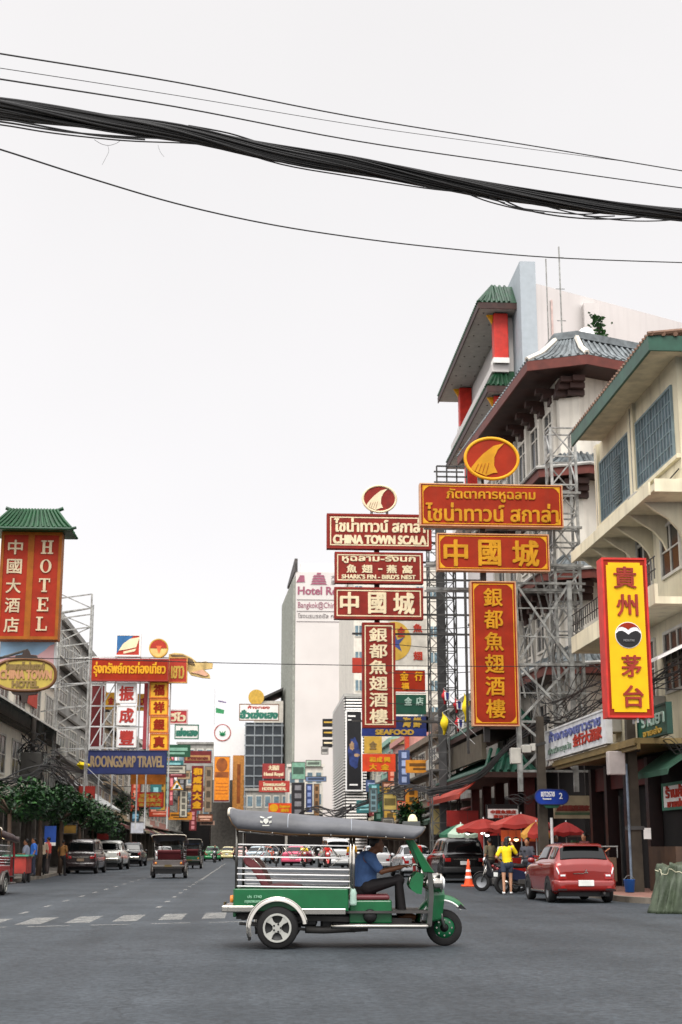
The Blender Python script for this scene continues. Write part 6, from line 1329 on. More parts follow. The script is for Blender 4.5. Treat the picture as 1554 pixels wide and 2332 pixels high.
# ------------------------------------------------------------------ people
def figure(name, label, loc, rz, J, skin, shirt, pants, hair, vox=.02, fat=1.0, longhair=0, shoes=BLACK, sleeves=.5, shorts=False, fingers=False, group='people in the street', bag=None, base=None):
    """J: joint positions in local metres, y forward"""
    t = T(name, label, 'person', loc, rz, group)
    J = {k: Vector(v) for k, v in J.items()}
    def limb(mb, pts, rs, n=10):
        pts = [Vector(p) for p in pts]; rs = [r*(fat if r > .0125 else 1) for r in rs]; mb.tube(pts, rs, n)
        for p, r in zip(pts, rs): mb.ell(p, (r, r, r), 10, 7)
    fx = J.get('face', Vector((0, 1, 0))).normalized(); sx = fx.cross(Vector((0, 0, 1))).normalized()
    b = MB(); h = J['head']; R3 = Matrix((sx, fx, Vector((0, 0, 1)))).transposed()
    b.ell(h, (.074, .092, .115), 16, 12, R3); b.ell(h+fx*.018-Vector((0, 0, .06)), (.055, .07, .06), 12, 8, R3)
    b.ell(h+fx*.098-Vector((0, 0, .02)), (.014, .02, .024), 8, 6, R3); b.ell(h+fx*.083-Vector((0, 0, .062)), (.026, .014, .013), 8, 6, R3); b.ell(h+fx*.07-Vector((0, 0, .1)), (.026, .026, .02), 8, 6, R3)
    for s in (-1, 1): b.ell(h+sx*s*.075-Vector((0, 0, .01)), (.012, .022, .032), 8, 6, R3); b.ell(h+fx*.083+sx*s*.03+Vector((0, 0, .012)), (.018, .012, .008), 8, 6, R3)
    limb(b, [J['chest'], J['neck'], h-Vector((0, 0, .06))], [.1, .055, .052])
    limb(b, [J['pelvis'], J['waist'], J['chest']], [.125, .115, .13])
    for s in 'lr':
        limb(b, [J['sh'+s], J['el'+s], J['wr'+s]], [.048, .038, .026]); limb(b, [J['chest'], J['sh'+s]], [.08, .06])
        limb(b, [J['hip'+s], J['kn'+s], J['an'+s]], [.075, .052, .034]); limb(b, [J['an'+s], J['to'+s]], [.036, .03])
        w = J['wr'+s]; d = (w-J['el'+s]).normalized(); sd = d.cross(Vector((0, 0, 1)));
        if sd.length < .1: sd = Vector((1, 0, 0))
        sd.normalize(); up = sd.cross(d).normalized()
        b.ell(w+d*.05, (.034, .05, .018), 10, 8, Matrix((sd, d, up)).transposed())
        for q, (o, ln) in enumerate(((-.028, .055), (-.01, .07), (.009, .066), (.026, .05))):
            p0 = w+d*.085+sd*o; p1 = p0+d*ln*.5-up*.008; p2 = p1+d*ln*.3-up*.028; limb(b, [p0-d*.02, p1, p2], [.0095, .009, .008], 6)
        ts = -1 if s == 'l' else 1
        p0 = w+d*.03-sd*ts*.03; limb(b, [p0, p0+d*.03-sd*ts*.022-up*.012, p0+d*.055-sd*ts*.02-up*.03], [.012, .011, .009], 6)
    body = O('body', b, skin, t, True, remesh=vox, local=True)
    s_ = MB(); limb(s_, [J['pelvis']+Vector((0, 0, .02)), J['waist'], J['chest'], J['neck']-Vector((0, 0, .045))], [.15, .142, .152, .075], 14)
    s_.ell((J['shl']+J['shr'])/2, ((J['shl']-J['shr']).length*.5+.0, .085, .07), 14, 8, Matrix(((J['shr']-J['shl']).normalized(), Vector((0, 0, 1)).cross((J['shr']-J['shl']).normalized()), Vector((0, 0, 1)))).transposed())
    for s in 'lr': e = J['sh'+s].lerp(J['el'+s], sleeves*1.5 if sleeves < 1 else 1); limb(s_, [J['sh'+s], e]+([J['wr'+s]] if sleeves >= 1 else []), [.066, .058]+([.042] if sleeves >= 1 else []))
    O('shirt', s_, shirt, t, True, remesh=vox, local=True)
    p_ = MB(); limb(p_, [J['pelvis']-Vector((0, 0, .03)), J['pelvis']+Vector((0, 0, .06))], [.15, .145], 14)
    for s in 'lr':
        if shorts: limb(p_, [J['hip'+s], J['hip'+s].lerp(J['kn'+s], .45)], [.095, .085])
        else: limb(p_, [J['hip'+s], J['kn'+s], J['an'+s]+Vector((0, 0, .03))], [.096, .074, .058])
    O('shorts' if shorts else 'trousers', p_, pants, t, True, remesh=vox, local=True)
    hm = MB(); hm.ell(h+Vector((0, 0, .028))-fx*.02, (.083, .092, .105), 14, 10, R3)
    if longhair:
        for k in range(5): hm.ell(h-fx*(.075+.01*k)-Vector((0, 0, .03+longhair*k/5)), (.07-.006*k, .045, .07), 10, 6, R3)
    O('hair', hm, hair, t, True, remesh=max(.014, vox), local=True)
    for s in 'lr':
        sh = MB(); a, c = J['an'+s], J['to'+s]; q = c-a; q.z = 0; q = q.normalized() if q.length > .01 else fx
        zz = min(a.z-.05, c.z); sh.ell(Vector((a.x, a.y, zz+.02))+q*.075, (.046, .135, .045), 10, 7, Matrix((q.cross(Vector((0, 0, 1))), q, Vector((0, 0, 1)))).transposed()); O('shoe', sh, shoes, t, True, local=True)
    return t
def stand(H=1.65, arms=((.06, -.02), (.06, .02)), stride=.1, lean=0, wide=.1):
    k = H/1.7; J = {}
    J['pelvis'] = (0, 0, .93*k); J['waist'] = (0, lean*.4, 1.1*k); J['chest'] = (0, lean*.8, 1.3*k); J['neck'] = (0, lean, 1.46*k); J['head'] = (0, lean*1.2+.015, 1.585*k)
    for s, g in (('l', -1), ('r', 1)):
        J['sh'+s] = (g*.175*k, lean*.9, 1.39*k); a = arms[0 if g < 0 else 1]
        if len(a) == 2: J['el'+s] = (g*(.2+a[0])*k, a[1]-.02+lean, 1.11*k); J['wr'+s] = (g*(.2+a[0])*k, a[1]+.08+lean, .87*k)
        else: J['el'+s] = (g*a[0], a[1], a[2]*k); J['wr'+s] = (g*a[3], a[4], a[5]*k)
        J['hip'+s] = (g*wide, 0, .9*k); J['kn'+s] = (g*wide, g*stride*.6+.02, .49*k); J['an'+s] = (g*wide, g*stride, .08); J['to'+s] = (g*wide*1.15, g*stride+.14, .035)
    return J
JEAN = M('dark denim', (52, 60, 76), .8); DTRO = M('dark trousers', (26, 22, 24), .8, var=.2); BLUSHIRT = M('blue cotton shirt', (66, 96, 142), .8, var=.22, scale=9, bump=.3, bscale=14)
YSH = M('yellow shirt', (240, 208, 24), .8, var=.1, scale=8); LSKIN = M('light skin', (190, 142, 112), .55)
# woman in yellow
figure('person', 'person in yellow t-shirt and denim shorts with long dark hair, beside motorcycles', (7.52, 42.2, 0), rad(-8), dict(stand(1.6, ((.30, -.03, 1.12, .2, .10, 1.0), (.3, .12, 1.2, .2, .2, 1.46)), .07, .02, .1), head=(.02, .06, 1.5), face=(.25, 1, -.1), pelvis=(.025, 0, .88), shl=(-.165, .02, 1.29), shr=(.17, .03, 1.325)), LSKIN, YSH, JEAN, HAIR, .011, 1.0, .42, WHITEC, .5, True)
# driver, seated
sx_ = 1.033
JD = dict(pelvis=(.0, .27, .80), waist=(0, .27, .98), chest=(0, .295, 1.14), neck=(0, .355, 1.27), head=(0, .435, 1.40), face=(0, 1, -.05),
  shl=(-.19, .325, 1.22), shr=(.19, .325, 1.22), ell=(-.25, .50, 1.02), elr=(.25, .50, 1.02), wrl=(-.26, .77, 1.085), wrr=(.26, .77, 1.085),
  hipl=(-.1, .30, .80), hipr=(.1, .30, .80), knl=(-.15, .74, .90), knr=(.15, .74, .90), anl=(-.15, .76, .44), anr=(.15, .78, .44), tol=(-.16, .92, .39), tor=(.16, .94, .39))
drv = figure('person', 'driver in a blue short-sleeved shirt and dark trousers steering the green three-wheeler', (MAIN[0], MAIN[1], 0), MRZ-math.pi/2, {k: ((v[0], v[1], v[2])) for k, v in JD.items()}, SKIND, BLUSHIRT, DTRO, HAIR, .009, 1.16, 0, M('brown sandals', (120, 76, 44), .6), .5, group='people in the street')
drv.scale = (1, .985, .968)
pch = O('waist_pouch', MB().ell((-.21, .36, .84), (.06, .1, .085), 12, 8), M('dark brown pouch', (52, 34, 26), .6), drv, True, local=True)
A0 = ((.06, -.02), (.06, .02)); CA = ((.24, .05, 1.1, .14, .25, 1.12), (.24, .05, 1.1, .14, .25, 1.12))
ppl = [((-8.9, 59.5), 95, 1.66, CA, SKIN, (150, 156, 172), (40, 40, 46), 'person in grey shirt standing at the red cart on the left pavement'),
 ((-9.1, 63.0), 100, 1.6, A0, SKIN, (50, 104, 190), (40, 44, 60), 'person in bright blue shirt behind the red cart on the left pavement'),
 ((-9.15, 66), 20, 1.62, A0, LSKIN, (206, 184, 158), (22, 20, 22), 'person in cream top and black bottoms on the left pavement'),
 ((-9.3, 69), 60, 1.68, CA, SKIN, (170, 60, 54), (60, 52, 50), 'person in dull red shirt on the left pavement'),
 ((-9.0, 72), -30, 1.7, A0, SKIND, (140, 98, 52), (24, 22, 24), 'person in brown olive shirt and sandals at the left kerb beside the dark van'),
 ((-10.1, 74), 80, 1.6, A0, SKIN, (190, 150, 140), (60, 40, 40), 'person in pale pink top half hidden behind the brown shirted one'),
 ((7.05, 61), 10, 1.66, CA, SKIN, (196, 28, 22), (120, 26, 24), 'person in red jacket seen past the driver of the green three-wheeler'),
 ((5.2, 73), 0, 1.66, CA, SKIN, (238, 170, 26), (60, 50, 44), 'person in orange yellow shirt seen just behind the driver'),
 ((8.9, 46.2), 150, 1.6, CA, SKIN, (70, 70, 78), (30, 30, 34), 'person in grey shirt among the motorcycles under the red umbrellas'),
 ((10.6, 45.5), 120, 1.62, A0, SKIN, (90, 40, 40), (26, 24, 26), 'person in dark red shirt on the pavement beyond the red hatchback'),
 ((10.9, 51.2), 200, 1.6, CA, SKIND, (60, 74, 92), (30, 30, 34), 'person in slate blue shirt deep under the awning behind the deep red umbrella'),
 ((8.6, 51.6), 30, 1.64, A0, SKIN, (96, 88, 66), (36, 32, 30), 'person in drab olive shirt between black suv and the umbrellas'),
 ((9.4, 53.5), 200, 1.6, CA, SKIN, (206, 200, 192), (40, 40, 44), 'person in pale shirt at the food stall under the umbrellas')]
for i, (p, a, H, ar, sk, c, pc, lab) in enumerate(ppl):
    onk = .136 if p[0] < -9.0 or p[0] > 9.4 else 0
    figure('person', lab, (p[0], p[1], onk), rad(a), stand(H, ar, .06), sk, M('shirt %d' % i, c, .8), M('trousers %d' % i, pc, .8), HAIR, .02, 1.0, .3 if i in (2, 5) else 0, BLACK, .5)
# ------------------------------------------------------------------ motorcycles
def motorbike(name, label, loc, rz, pm, group='motorcycles'):
    t = T(name, label, 'motorcycle', (loc[0], loc[1], loc[2] if len(loc) > 2 else 0), rz, group)
    P = lambda nm, mb, m, par=None, sm=False, bev=0: O(nm, mb, m, par or t, sm, bev, local=True)
    for y in (-.62, .62): wheel(t, (0, y, .28), .28, .09, 'x', RIMS, rimr=.74)
    P('body', MB().loft([[(-.06, -.75, .62), (.06, -.75, .62), (.07, -.75, .72), (-.07, -.75, .72)], [(-.12, -.4, .42), (.12, -.4, .42), (.13, -.4, .74), (-.13, -.4, .74)], [(-.11, .0, .34), (.11, .0, .34), (.12, .0, .66), (-.12, .0, .66)], [(-.08, .28, .4), (.08, .28, .4), (.1, .28, .6), (-.1, .28, .6)], [(-.12, .42, .5), (.12, .42, .5), (.14, .42, .95), (-.14, .42, .95)]]), pm, None, False, .03)
    P('seat', MB().box(-.13, .13, -.72, .12, .73, .81), BLACK, None, False, .04)
    P('engine', MB().box(-.14, .14, -.15, .25, .2, .42), STEELD, None, False, .03)
    P('handlebar', MB().tube([(-.34, .3, 1.0), (-.1, .4, 1.02), (.1, .4, 1.02), (.34, .3, 1.0)], .016, 6), BLACK, None, True)
    P('headlight', MB().ell((0, .5, .95), (.1, .06, .08)), LAMPW, None, True); P('front_cowl', MB().prism([(-.14, .44, .98), (.14, .44, .98), (.1, .54, .8), (-.1, .54, .8)], (0, -.03, .12)), pm, None, False, .02)
    for s in (-1, 1): P('fork', MB().tube([(s*.07, .42, .8), (s*.07, .62, .28)], .02, 6), CHROME, None, True); P('mirror', MB().tube([(s*.25, .34, 1.0), (s*.32, .3, 1.18)], .007, 4).ell((s*.33, .3, 1.22), (.05, .015, .04)), BLACK, None, True)
    P('front_mudguard', MB().lathe([(.31, -.06), (.33, 0), (.31, .06)], (0, .62, .28), 'x', 14, rad(20), rad(160)), pm, None, True)
    P('exhaust', MB().tube([(.16, .1, .25), (.18, -.3, .26), (.2, -.75, .38)], [.025, .05, .05], 8), CHROME, None, True)
    P('tail_light', MB().ell((0, -.79, .72), (.07, .03, .04)), TAILR, None, True); P('number_plate', MB().box(-.1, .1, -.86, -.85, .5, .62), PLATE)
    return t
mb1 = motorbike('parked_motorcycle', 'black motorcycle with its front wheel showing directly left of person in yellow', (7.85, 45.2), rad(62), M('bike black', (26, 26, 30), .3))
motorbike('parked_motorcycle', 'red motorcycle parked between the person in yellow and red hatchback', (8.5, 44.2), rad(-50), M('bike red', (170, 36, 30), .3))
motorbike('parked_motorcycle', 'dark blue motorcycle parked nearest the red hatchback', (8.0, 42.8), rad(-65), M('bike blue', (40, 46, 70), .3))
motorbike('parked_motorcycle', 'dark green motorcycle parked on the pavement edge beyond the red hatchback', (9.7, 43.0, .136), rad(-80), M('bike green', (26, 52, 40), .3))
motorbike('parked_motorcycle', 'maroon motorcycle parked close under the street sign pole', (9.05, 49.6), rad(-70), M('bike maroon', (84, 26, 30), .3))
motorbike('parked_motorcycle', 'silver motorcycle parked under the red umbrellas behind the others', (8.95, 47.6), rad(-30), M('bike silver', (150, 150, 150), .3, .4))
def sit(H=1.0):
    return dict(pelvis=(0, -.2, .86), waist=(0, -.19, 1.02), chest=(0, -.12, 1.2), neck=(0, -.08, 1.34), head=(0, -.05, 1.47), shl=(-.18, -.1, 1.29), shr=(.18, -.1, 1.29), ell=(-.28, .08, 1.08), elr=(.28, .08, 1.08), wrl=(-.3, .26, 1.03), wrr=(.3, .26, 1.03), hipl=(-.1, -.18, .84), hipr=(.1, -.18, .84), knl=(-.18, .2, .7), knr=(.18, .2, .7), anl=(-.16, .1, .3), anr=(.16, .1, .3), tol=(-.17, .25, .26), tor=(.17, .25, .26))
for i, (x, y, a, c, s, lab, lab2) in enumerate(((-3.05, 136, 175, (60, 60, 64), (40, 40, 44), 'distant motorcycle coming up the street left of the green three-wheeler', 'person in dark clothes riding the distant oncoming motorcycle'),
   (4.0, 104, 182, (150, 40, 36), (232, 200, 60), 'motorcycle right of the pink taxi', 'person in yellow shirt riding the motorcycle right of the pink taxi'),
   (2.1, 108, 178, (40, 40, 44), (70, 74, 82), 'black motorcycle left of the pink taxi', 'person in grey shirt riding the black motorcycle left of the pink taxi'),
   (5.0, 92, 180, (190, 40, 34), (206, 40, 34), 'red motorcycle just ahead of the white van', 'person in red shirt riding the red motorcycle ahead of the white van'),
   (-1.3, 150, 0, (60, 60, 60), (90, 70, 60), 'far motorcycle beside the pale yellow car', 'person in brown shirt riding the far motorcycle beside the pale yellow car'))):
    motorbike('ridden_motorcycle', lab, (x, y), rad(a), M('ridden bike %d' % i, c, .3))
    figure('person', lab2, (x, y, 0), rad(a), sit(), SKIN, M('rider shirt %d' % i, s, .8), DTRO, HAIR, .022)
# ------------------------------------------------------------------ overhead cables
def interp(pts, x):
    for (a, ya), (b, yb) in zip(pts, pts[1:]):
        if a <= x <= b or (b, yb) == pts[-1] or x < pts[0][0]: return ya+(yb-ya)*(x-a)/(b-a)
def smooth(pts, n):
    """Catmull-Rom through tuples of any length"""
    P = [pts[0]]+list(pts)+[pts[-1]]; r = []
    for i in range(1, len(P)-2):
        for k in range(n):
            t = k/n; r.append(tuple(.5*((2*b)+(c-a)*t+(2*a-5*b+4*c-d)*t*t+(3*b-a-3*c+d)*t**3) for a, b, c, d in zip(P[i-1], P[i], P[i+1], P[i+2])))
    return r+[tuple(pts[-1])]
def span(pts, n=6): return [PY(*p) for p in smooth(pts, n)]
def Yd(px): return 16+10*px/1554
def wire(name, label, pts, r, mat=CABLE, group=None):
    return tag(O(name, MB().tube(span(pts), r, 6), mat, None, True), label, 'cable', group)
g = 'single cables over the junction'
def q(p): return [(x, y, Yd(x)) for x, y in p]
wire('overhead_wire', 'topmost single cable crossing the sky over the junction', q([(-150, 95), (0, 122), (400, 187), (800, 265), (1200, 330), (1554, 389), (1700, 412)]), .011, group=g)
wire('overhead_wire', 'hair thin cable just under the topmost one', q([(-150, 134), (0, 155), (400, 217), (800, 283), (1100, 325), (1350, 358), (1420, 367)]), .005, group=g)
wire('overhead_wire', 'third cable from the top, running just above the thick bundle', q([(-150, 156), (0, 180), (400, 243), (800, 319), (1200, 378), (1554, 428), (1700, 448)]), .011, group=g)
wire('overhead_wire', 'lowest sagging single cable below the thick black bundle', q([(-150, 296), (0, 340), (200, 404), (400, 463), (600, 508), (800, 540), (1000, 564), (1250, 586), (1554, 598), (1700, 600)]), .011, group=g)
wire('overhead_wire', 'thin straight wire crossing in front of the hotel tower and signs', [(-80, 1495, 34), (0, 1497, 34), (300, 1504, 35), (520, 1510, 36), (800, 1515, 37), (1000, 1517, 38), (1300, 1518, 39), (1420, 1519, 39.6)], .011, group=g)
ctr = [(-160, 226), (0, 246), (206, 275), (412, 303), (618, 347), (800, 375), (994, 411), (1188, 446), (1382, 473), (1554, 488), (1700, 500)]
def cbundle(label, ctr, dep, n, rad_, rs, loose=(), wob=.35, group=None):
    t = T('cable_bundle', label, 'cable', PY(ctr[0][0], ctr[0][1], dep(ctr[0][0])), group=group)
    c = smooth(ctr, 5)
    for k in range(n):
        ph = random.random()*6.28; rr = rad_*math.sqrt(random.random()); tw = random.uniform(1.5, 3.2); w1 = random.uniform(0, 6); pts = []
        for i, (x, y) in enumerate(c):
            s = i/len(c); p = PY(x, y, dep(x)); a = ph+tw*s*3
            r2 = rr*(1+wob*math.sin(w1+s*9))
            pts.append(p+Vector((0, math.cos(a)*r2, math.sin(a)*r2)))
        O('strand', MB().tube(pts, random.uniform(*rs), 6), CABLE, t, True)
    for pl, r in loose: O('loose_strand', MB().tube([PY(x, y, dep(x)) for x, y in smooth(pl, 5)], r, 6), CABLE, t, True)
    return t
loose = [([(-150, 262), (0, 277), (150, 300), (300, 312), (450, 320), (560, 338)], .012), ([(-150, 268), (0, 284), (120, 303), (280, 320), (420, 326), (520, 335)], .01), ([(-150, 255), (0, 270), (200, 306), (330, 318)], .012),
  ([(500, 330), (640, 374), (800, 402), (965, 428), (1060, 440), (1150, 462)], .011), ([(860, 404), (965, 425), (1010, 432), (1060, 430)], .007), ([(1030, 425), (1100, 455), (1180, 476), (1240, 485)], .012), ([(1120, 440), (1200, 478), (1320, 497), (1440, 497), (1500, 485)], .014),
  ([(1100, 440), (1160, 468), (1230, 480), (1330, 488), (1420, 478)], .012), ([(1190, 452), (1260, 474), (1340, 492), (1400, 492)], .012), ([(1330, 492), (1420, 502), (1500, 503), (1580, 496)], .012), ([(1060, 420), (1180, 455), (1300, 470), (1420, 480)], .012),
  ([(215, 318), (232, 328), (250, 331), (268, 325), (275, 318)], .003), ([(246, 332), (248, 345), (240, 362), (233, 375)], .002), ([(360, 330), (365, 345), (374, 357)], .002), ([(962, 414), (964, 424), (966, 430)], .005),
  ([(330, 285), (420, 290), (520, 315), (600, 335)], .016), ([(430, 286), (520, 303), (600, 327), (700, 352)], .012)]
cbundle('thick black bundle of many cables sagging across the whole sky', ctr, Yd, 52, .118, (.013, .021), loose, .22)
def dline(pts):
    return lambda x: interp([(p[0], p[2]) for p in pts], x)
B1 = [(975, 1806, 67), (1040, 1790, 62), (1100, 1757, 58), (1160, 1700, 53), (1215, 1655, 50), (1250, 1640, 48.6)]
cbundle('dark cable bundle sloping down over the green tiled canopy', [(p[0], p[1]) for p in B1], dline(B1), 14, .16, (.016, .028), wob=.5, group='sagging shop front cables')
B2 = [(1250, 1645, 48.6), (1300, 1640, 46), (1360, 1600, 43), (1420, 1570, 41), (1475, 1560, 39.8), (1560, 1520, 36)]
cbundle('loose cables strung from the street sign pole towards the yellow vertical sign', [(p[0], p[1]) for p in B2], dline(B2), 12, .32, (.01, .018), wob=.8, group='sagging shop front cables')
B3 = [(1195, 1560, 52), (1240, 1600, 50.5), (1290, 1590, 47), (1350, 1560, 43), (1400, 1545, 41)]
cbundle('tangled cables hanging in front of the white temple roofed building', [(p[0], p[1]) for p in B3], dline(B3), 12, .45, (.009, .018), wob=1.0, group='sagging shop front cables')
B4 = [(800, 1842, 105), (860, 1815, 96), (905, 1800, 86), (940, 1795, 78), (980, 1806, 67)]
cbundle('dark cables running low past the pink shophouse', [(p[0], p[1]) for p in B4], dline(B4), 9, .3, (.02, .04), wob=.8, group='sagging shop front cables')
B5 = [(1150, 1815, 52), (1180, 1822, 50), (1215, 1815, 49), (1245, 1790, 48.6)]
cbundle('small tangle of cables beside the blue street name sign', [(p[0], p[1]) for p in B5], dline(B5), 7, .16, (.008, .014), wob=1.0, group='sagging shop front cables')
B8 = [(1475, 1660, 39.9), (1500, 1680, 38.5), (1530, 1700, 37.5), (1570, 1705, 36)]
cbundle('slack cables at the right edge next to the green sign board', [(p[0], p[1]) for p in B8], dline(B8), 7, .14, (.007, .012), wob=1.0, group='sagging shop front cables')
B6 = [(-20, 1790, 62), (60, 1770, 66), (115, 1745, 70), (170, 1790, 82), (230, 1850, 96)]
cbundle('dark cable bundle over the clipped street trees on the left', [(p[0], p[1]) for p in B6], dline(B6), 14, .3, (.02, .035), wob=.7, group='sagging left side cables')
B7 = [(115, 1740, 70), (190, 1760, 90), (260, 1800, 110), (330, 1840, 130)]
cbundle('cables strung along the left shopfronts beyond the street trees', [(p[0], p[1]) for p in B7], dline(B7), 10, .5, (.02, .04), wob=.8, group='sagging left side cables')
B9 = [(660, 1868, 190), (690, 1850, 170), (720, 1838, 150), (760, 1845, 130), (800, 1842, 105)]
cbundle('distant cables at the foot of the louvred building', [(p[0], p[1]) for p in B9], dline(B9), 8, .5, (.03, .06), wob=.8, group='sagging shop front cables')
for i, (y0, y1) in enumerate(((1432, 1428), (1466, 1475), (1532, 1530), (1566, 1572), (1602, 1597), (1640, 1644))):
    wire('thin_wire', ['thin wire level with the top of the older vertical sign', 'thin wire crossing the pale disc sign', 'thin wire over the small red sign with yellow characters', 'thin wire between small red and green signs', 'thin wire over the small dark green sign', 'thin wire over the small navy sign'][i], [(885, y0, 64), (980, (y0+y1)/2+4, 62), (1075, y1, 60)], .018, group='thin wires between the sign stacks')
# tangled pole on the left
t = T('wooden_pole', 'dark pole wrapped in tangled cables above the left street trees', 'utility pole', (-10.7, 72, .136))
O('shaft', MB().tube([(-10.7, 72, .136), (-10.7, 72, 7.6)], [.16, .12], 10), M('dark pole', (50, 44, 38), .8), t)
mb = MB()
for k in range(26):
    a = random.random()*6.28; z = random.uniform(4.2, 6.6); r = random.uniform(.2, .75); c0 = Vector((-10.7, 72, z))
    mb.tube([c0+Vector((r*math.cos(a+j*.8), r*.6*math.sin(a+j*.8), .35*math.sin(j*1.3+k))) for j in range(8)], random.uniform(.015, .04), 5)
O('cable_coil', mb, CABLE, t)
O('transformer_box', MB().box(-11.2, -10.2, 71.6, 72.3, 4.6, 5.9), M('dark transformer', (56, 54, 50), .6, var=.3), t, bev=.04)
# ------------------------------------------------------------------ trees
LEAFD = M('dark leaf green', (24, 54, 26), .55, var=.65, scale=2.2)
LEAFL = M('lighter leaf green', (44, 84, 34), .55, var=.5, scale=3)  # lighter tone for leaves scattered at random through the crowns
BARK = M('brown bark', (74, 58, 46), .85, var=.3)
def tree(label, c, rx, ry, rz_, n, leaf, group, seed, ground=.136):
    random.seed(seed); t = T('street_tree', label, 'tree', (c[0], c[1], ground), group=group); c = Vector(c)
    mb = MB(); mb2 = MB(); lobes = []
    for k in range(16):
        a = random.random()*6.28; u = random.uniform(-.8, 1); lobes.append((Vector((math.cos(a)*rx*.66*math.sqrt(max(0, 1-u*u*.6)), math.sin(a)*ry*.66*math.sqrt(max(0, 1-u*u*.6)), u*rz_*.6)), random.uniform(.42, .66)))
    for k in range(n):
        o, s = random.choice(lobes); d = Vector((random.gauss(0, 1), random.gauss(0, 1), random.gauss(0, 1))).normalized()*(random.random()**.45)*s
        p = c+o+Vector((d.x*rx*.75, d.y*ry*.75, d.z*rz_*.85)); w = random.uniform(.045, .16)
        a = Vector((random.gauss(0, 1), random.gauss(0, 1), random.gauss(0, .55))).normalized()*w; b = a.cross(Vector((random.gauss(0, .3), random.gauss(0, .3), 1))).normalized()*w*.55
        m = mb if random.random() < .62 else mb2; up = Vector((0, 0, w*.18))
        m.add([p-a, p+b+up, p+a, p-b+up], [(0, 1, 2), (0, 2, 3)])
    o = O('crown', mb, leaf, t); O('lighter_leaves', mb2, LEAFL, o)
    tr = MB().tube([(c.x, c.y, ground), (c.x+.05, c.y, ground+.9), (c.x-.04, c.y, c.z-rz_*.5)], [.13, .1, .08], 8)
    for k in range(6):
        a = k*1.05+seed; tr.tube([(c.x-.04, c.y, c.z-rz_*.55), (c.x+math.cos(a)*rx*.4, c.y+math.sin(a)*ry*.4, c.z), (c.x+math.cos(a)*rx*.7, c.y+math.sin(a)*ry*.7, c.z+rz_*.35)], [.06, .035, .012], 5)
    O('trunk', tr, BARK, t, True)
gt = 'clipped trees along the left pavement'
for i, (px, Y, z, rx, rz_, lab) in enumerate(((22, 58, 3.15, 1.7, .95, 'clipped street tree at the left photo edge, largest of its row'), (92, 64.5, 3.2, 1.7, .9, 'clipped street tree second from the left edge'), (140, 72, 3.15, 1.75, .9, 'clipped street tree in the middle of the left row'),
   (182, 81, 3.0, 1.8, .95, 'clipped street tree fourth along the left pavement'), (212, 92, 2.95, 1.6, 1.05, 'clipped street tree above the dark van and white pickup'), (243, 106, 2.7, 1.35, 1.2, 'darker street tree farthest along the left row'))):
    p = PY(px, 1900, Y); tree(lab, (p.x, Y, z), rx, 1.9, rz_, 2600, LEAFD, gt, 20+i)
tree('small leafy tree on the right pavement above the three-wheeler roof lamp', (PY(936, 1900, 84).x, 84, 3.25), .95, .95, 1.0, 1500, LEAFD, None, 41)
p = PY(290, 1850, 112); tree('dull green tree behind the red lined sign on the left', (p.x, 116, 4.6), 1.5, 1.5, 1.1, 1500, LEAFD, None, 43)
random.seed(99)
# ------------------------------------------------------------------ umbrellas, stalls and pavement things
def umbrella(label, x, y, zt, r, h, mats, g='market umbrellas', tilt=(0, 0)):
    t = T('market_umbrella', label, 'umbrella', (x, y, .136), group=g); n = 8; vs = []; pieces = [MB() for _ in mats]
    def pt(k, f): 
        a = 6.2832*k/n; return Vector((x+r*f*math.cos(a)+tilt[0]*0, y+r*f*math.sin(a), zt-h*f**1.35+tilt[0]*math.cos(a)*f*r))
    for k in range(n):
        m = pieces[k % len(mats)]
        rows = [[pt(k, f), (pt(k, f)+pt(k+1, f))/2-Vector((0, 0, .05*f)), pt(k+1, f)] for f in (.02, .35, .7, 1.0)]
        vs = [p for r_ in rows for p in r_]+[pt(k, 1)-Vector((0, 0, .12)), (pt(k, 1)+pt(k+1, 1))/2-Vector((0, 0, .2)), pt(k+1, 1)-Vector((0, 0, .12))]
        m.add(vs, [(3*i+j, 3*i+j+1, 3*i+j+4, 3*i+j+3) for i in range(4) for j in range(2)])
    for m, mt_ in zip(pieces, mats): O('canopy', m, mt_, t, solid=.008)
    O('pole', MB().tube([(x, y, .136), (x, y, zt+.06)], .022, 8), STEELW, t, True)
    mb = MB()
    for k in range(n): mb.tube([(x, y, zt-h-.1), tuple(pt(k, .6)-Vector((0, 0, .02)))], .008, 4)
    O('ribs', mb, STEELD, t); O('base', MB().lathe([(0, 0), (.28, 0), (.28, .08), (.05, .12), (0, .12)], (x, y, .136), 'z', 16), CONC, t); return t
UR = M('faded red umbrella cloth', (150, 38, 28), .75, var=.12); UY = M('yellow umbrella cloth', (196, 140, 56), .75); UG = M('pale green umbrella cloth', (170, 190, 170), .75); UD = M('deep red umbrella cloth', (150, 26, 22), .75); UPK = M('pinkish red umbrella cloth', (166, 62, 52), .75)
umbrella('red market umbrella just above the black suv', PY(1102, 1900, 55).x, 55, 2.4, 1.05, .36, [UR])
umbrella('larger pinkish red market umbrella left of the street sign pole', PY(1188, 1900, 51.5).x, 51.5, 2.5, 1.15, .36, [UPK, UR])
umbrella('red and yellow market umbrella partly behind the street sign pole', PY(1222, 1900, 50).x, 50, 2.2, .55, .4, [UY, UR])
umbrella('small deep red umbrella right of the street sign pole', PY(1290, 1900, 53).x, 53, 2.25, .65, .35, [UD])
umbrella('pale green market umbrella left of the red ones behind the black suv', PY(1050, 1900, 60).x, 60, 2.3, .9, .42, [UG, M('deep green umbrella cloth', (40, 96, 70), .75), UG])
t = T('food_stall', 'red draped food stall with dishes under the red umbrellas', 'stall', (9.9, 54, .136))
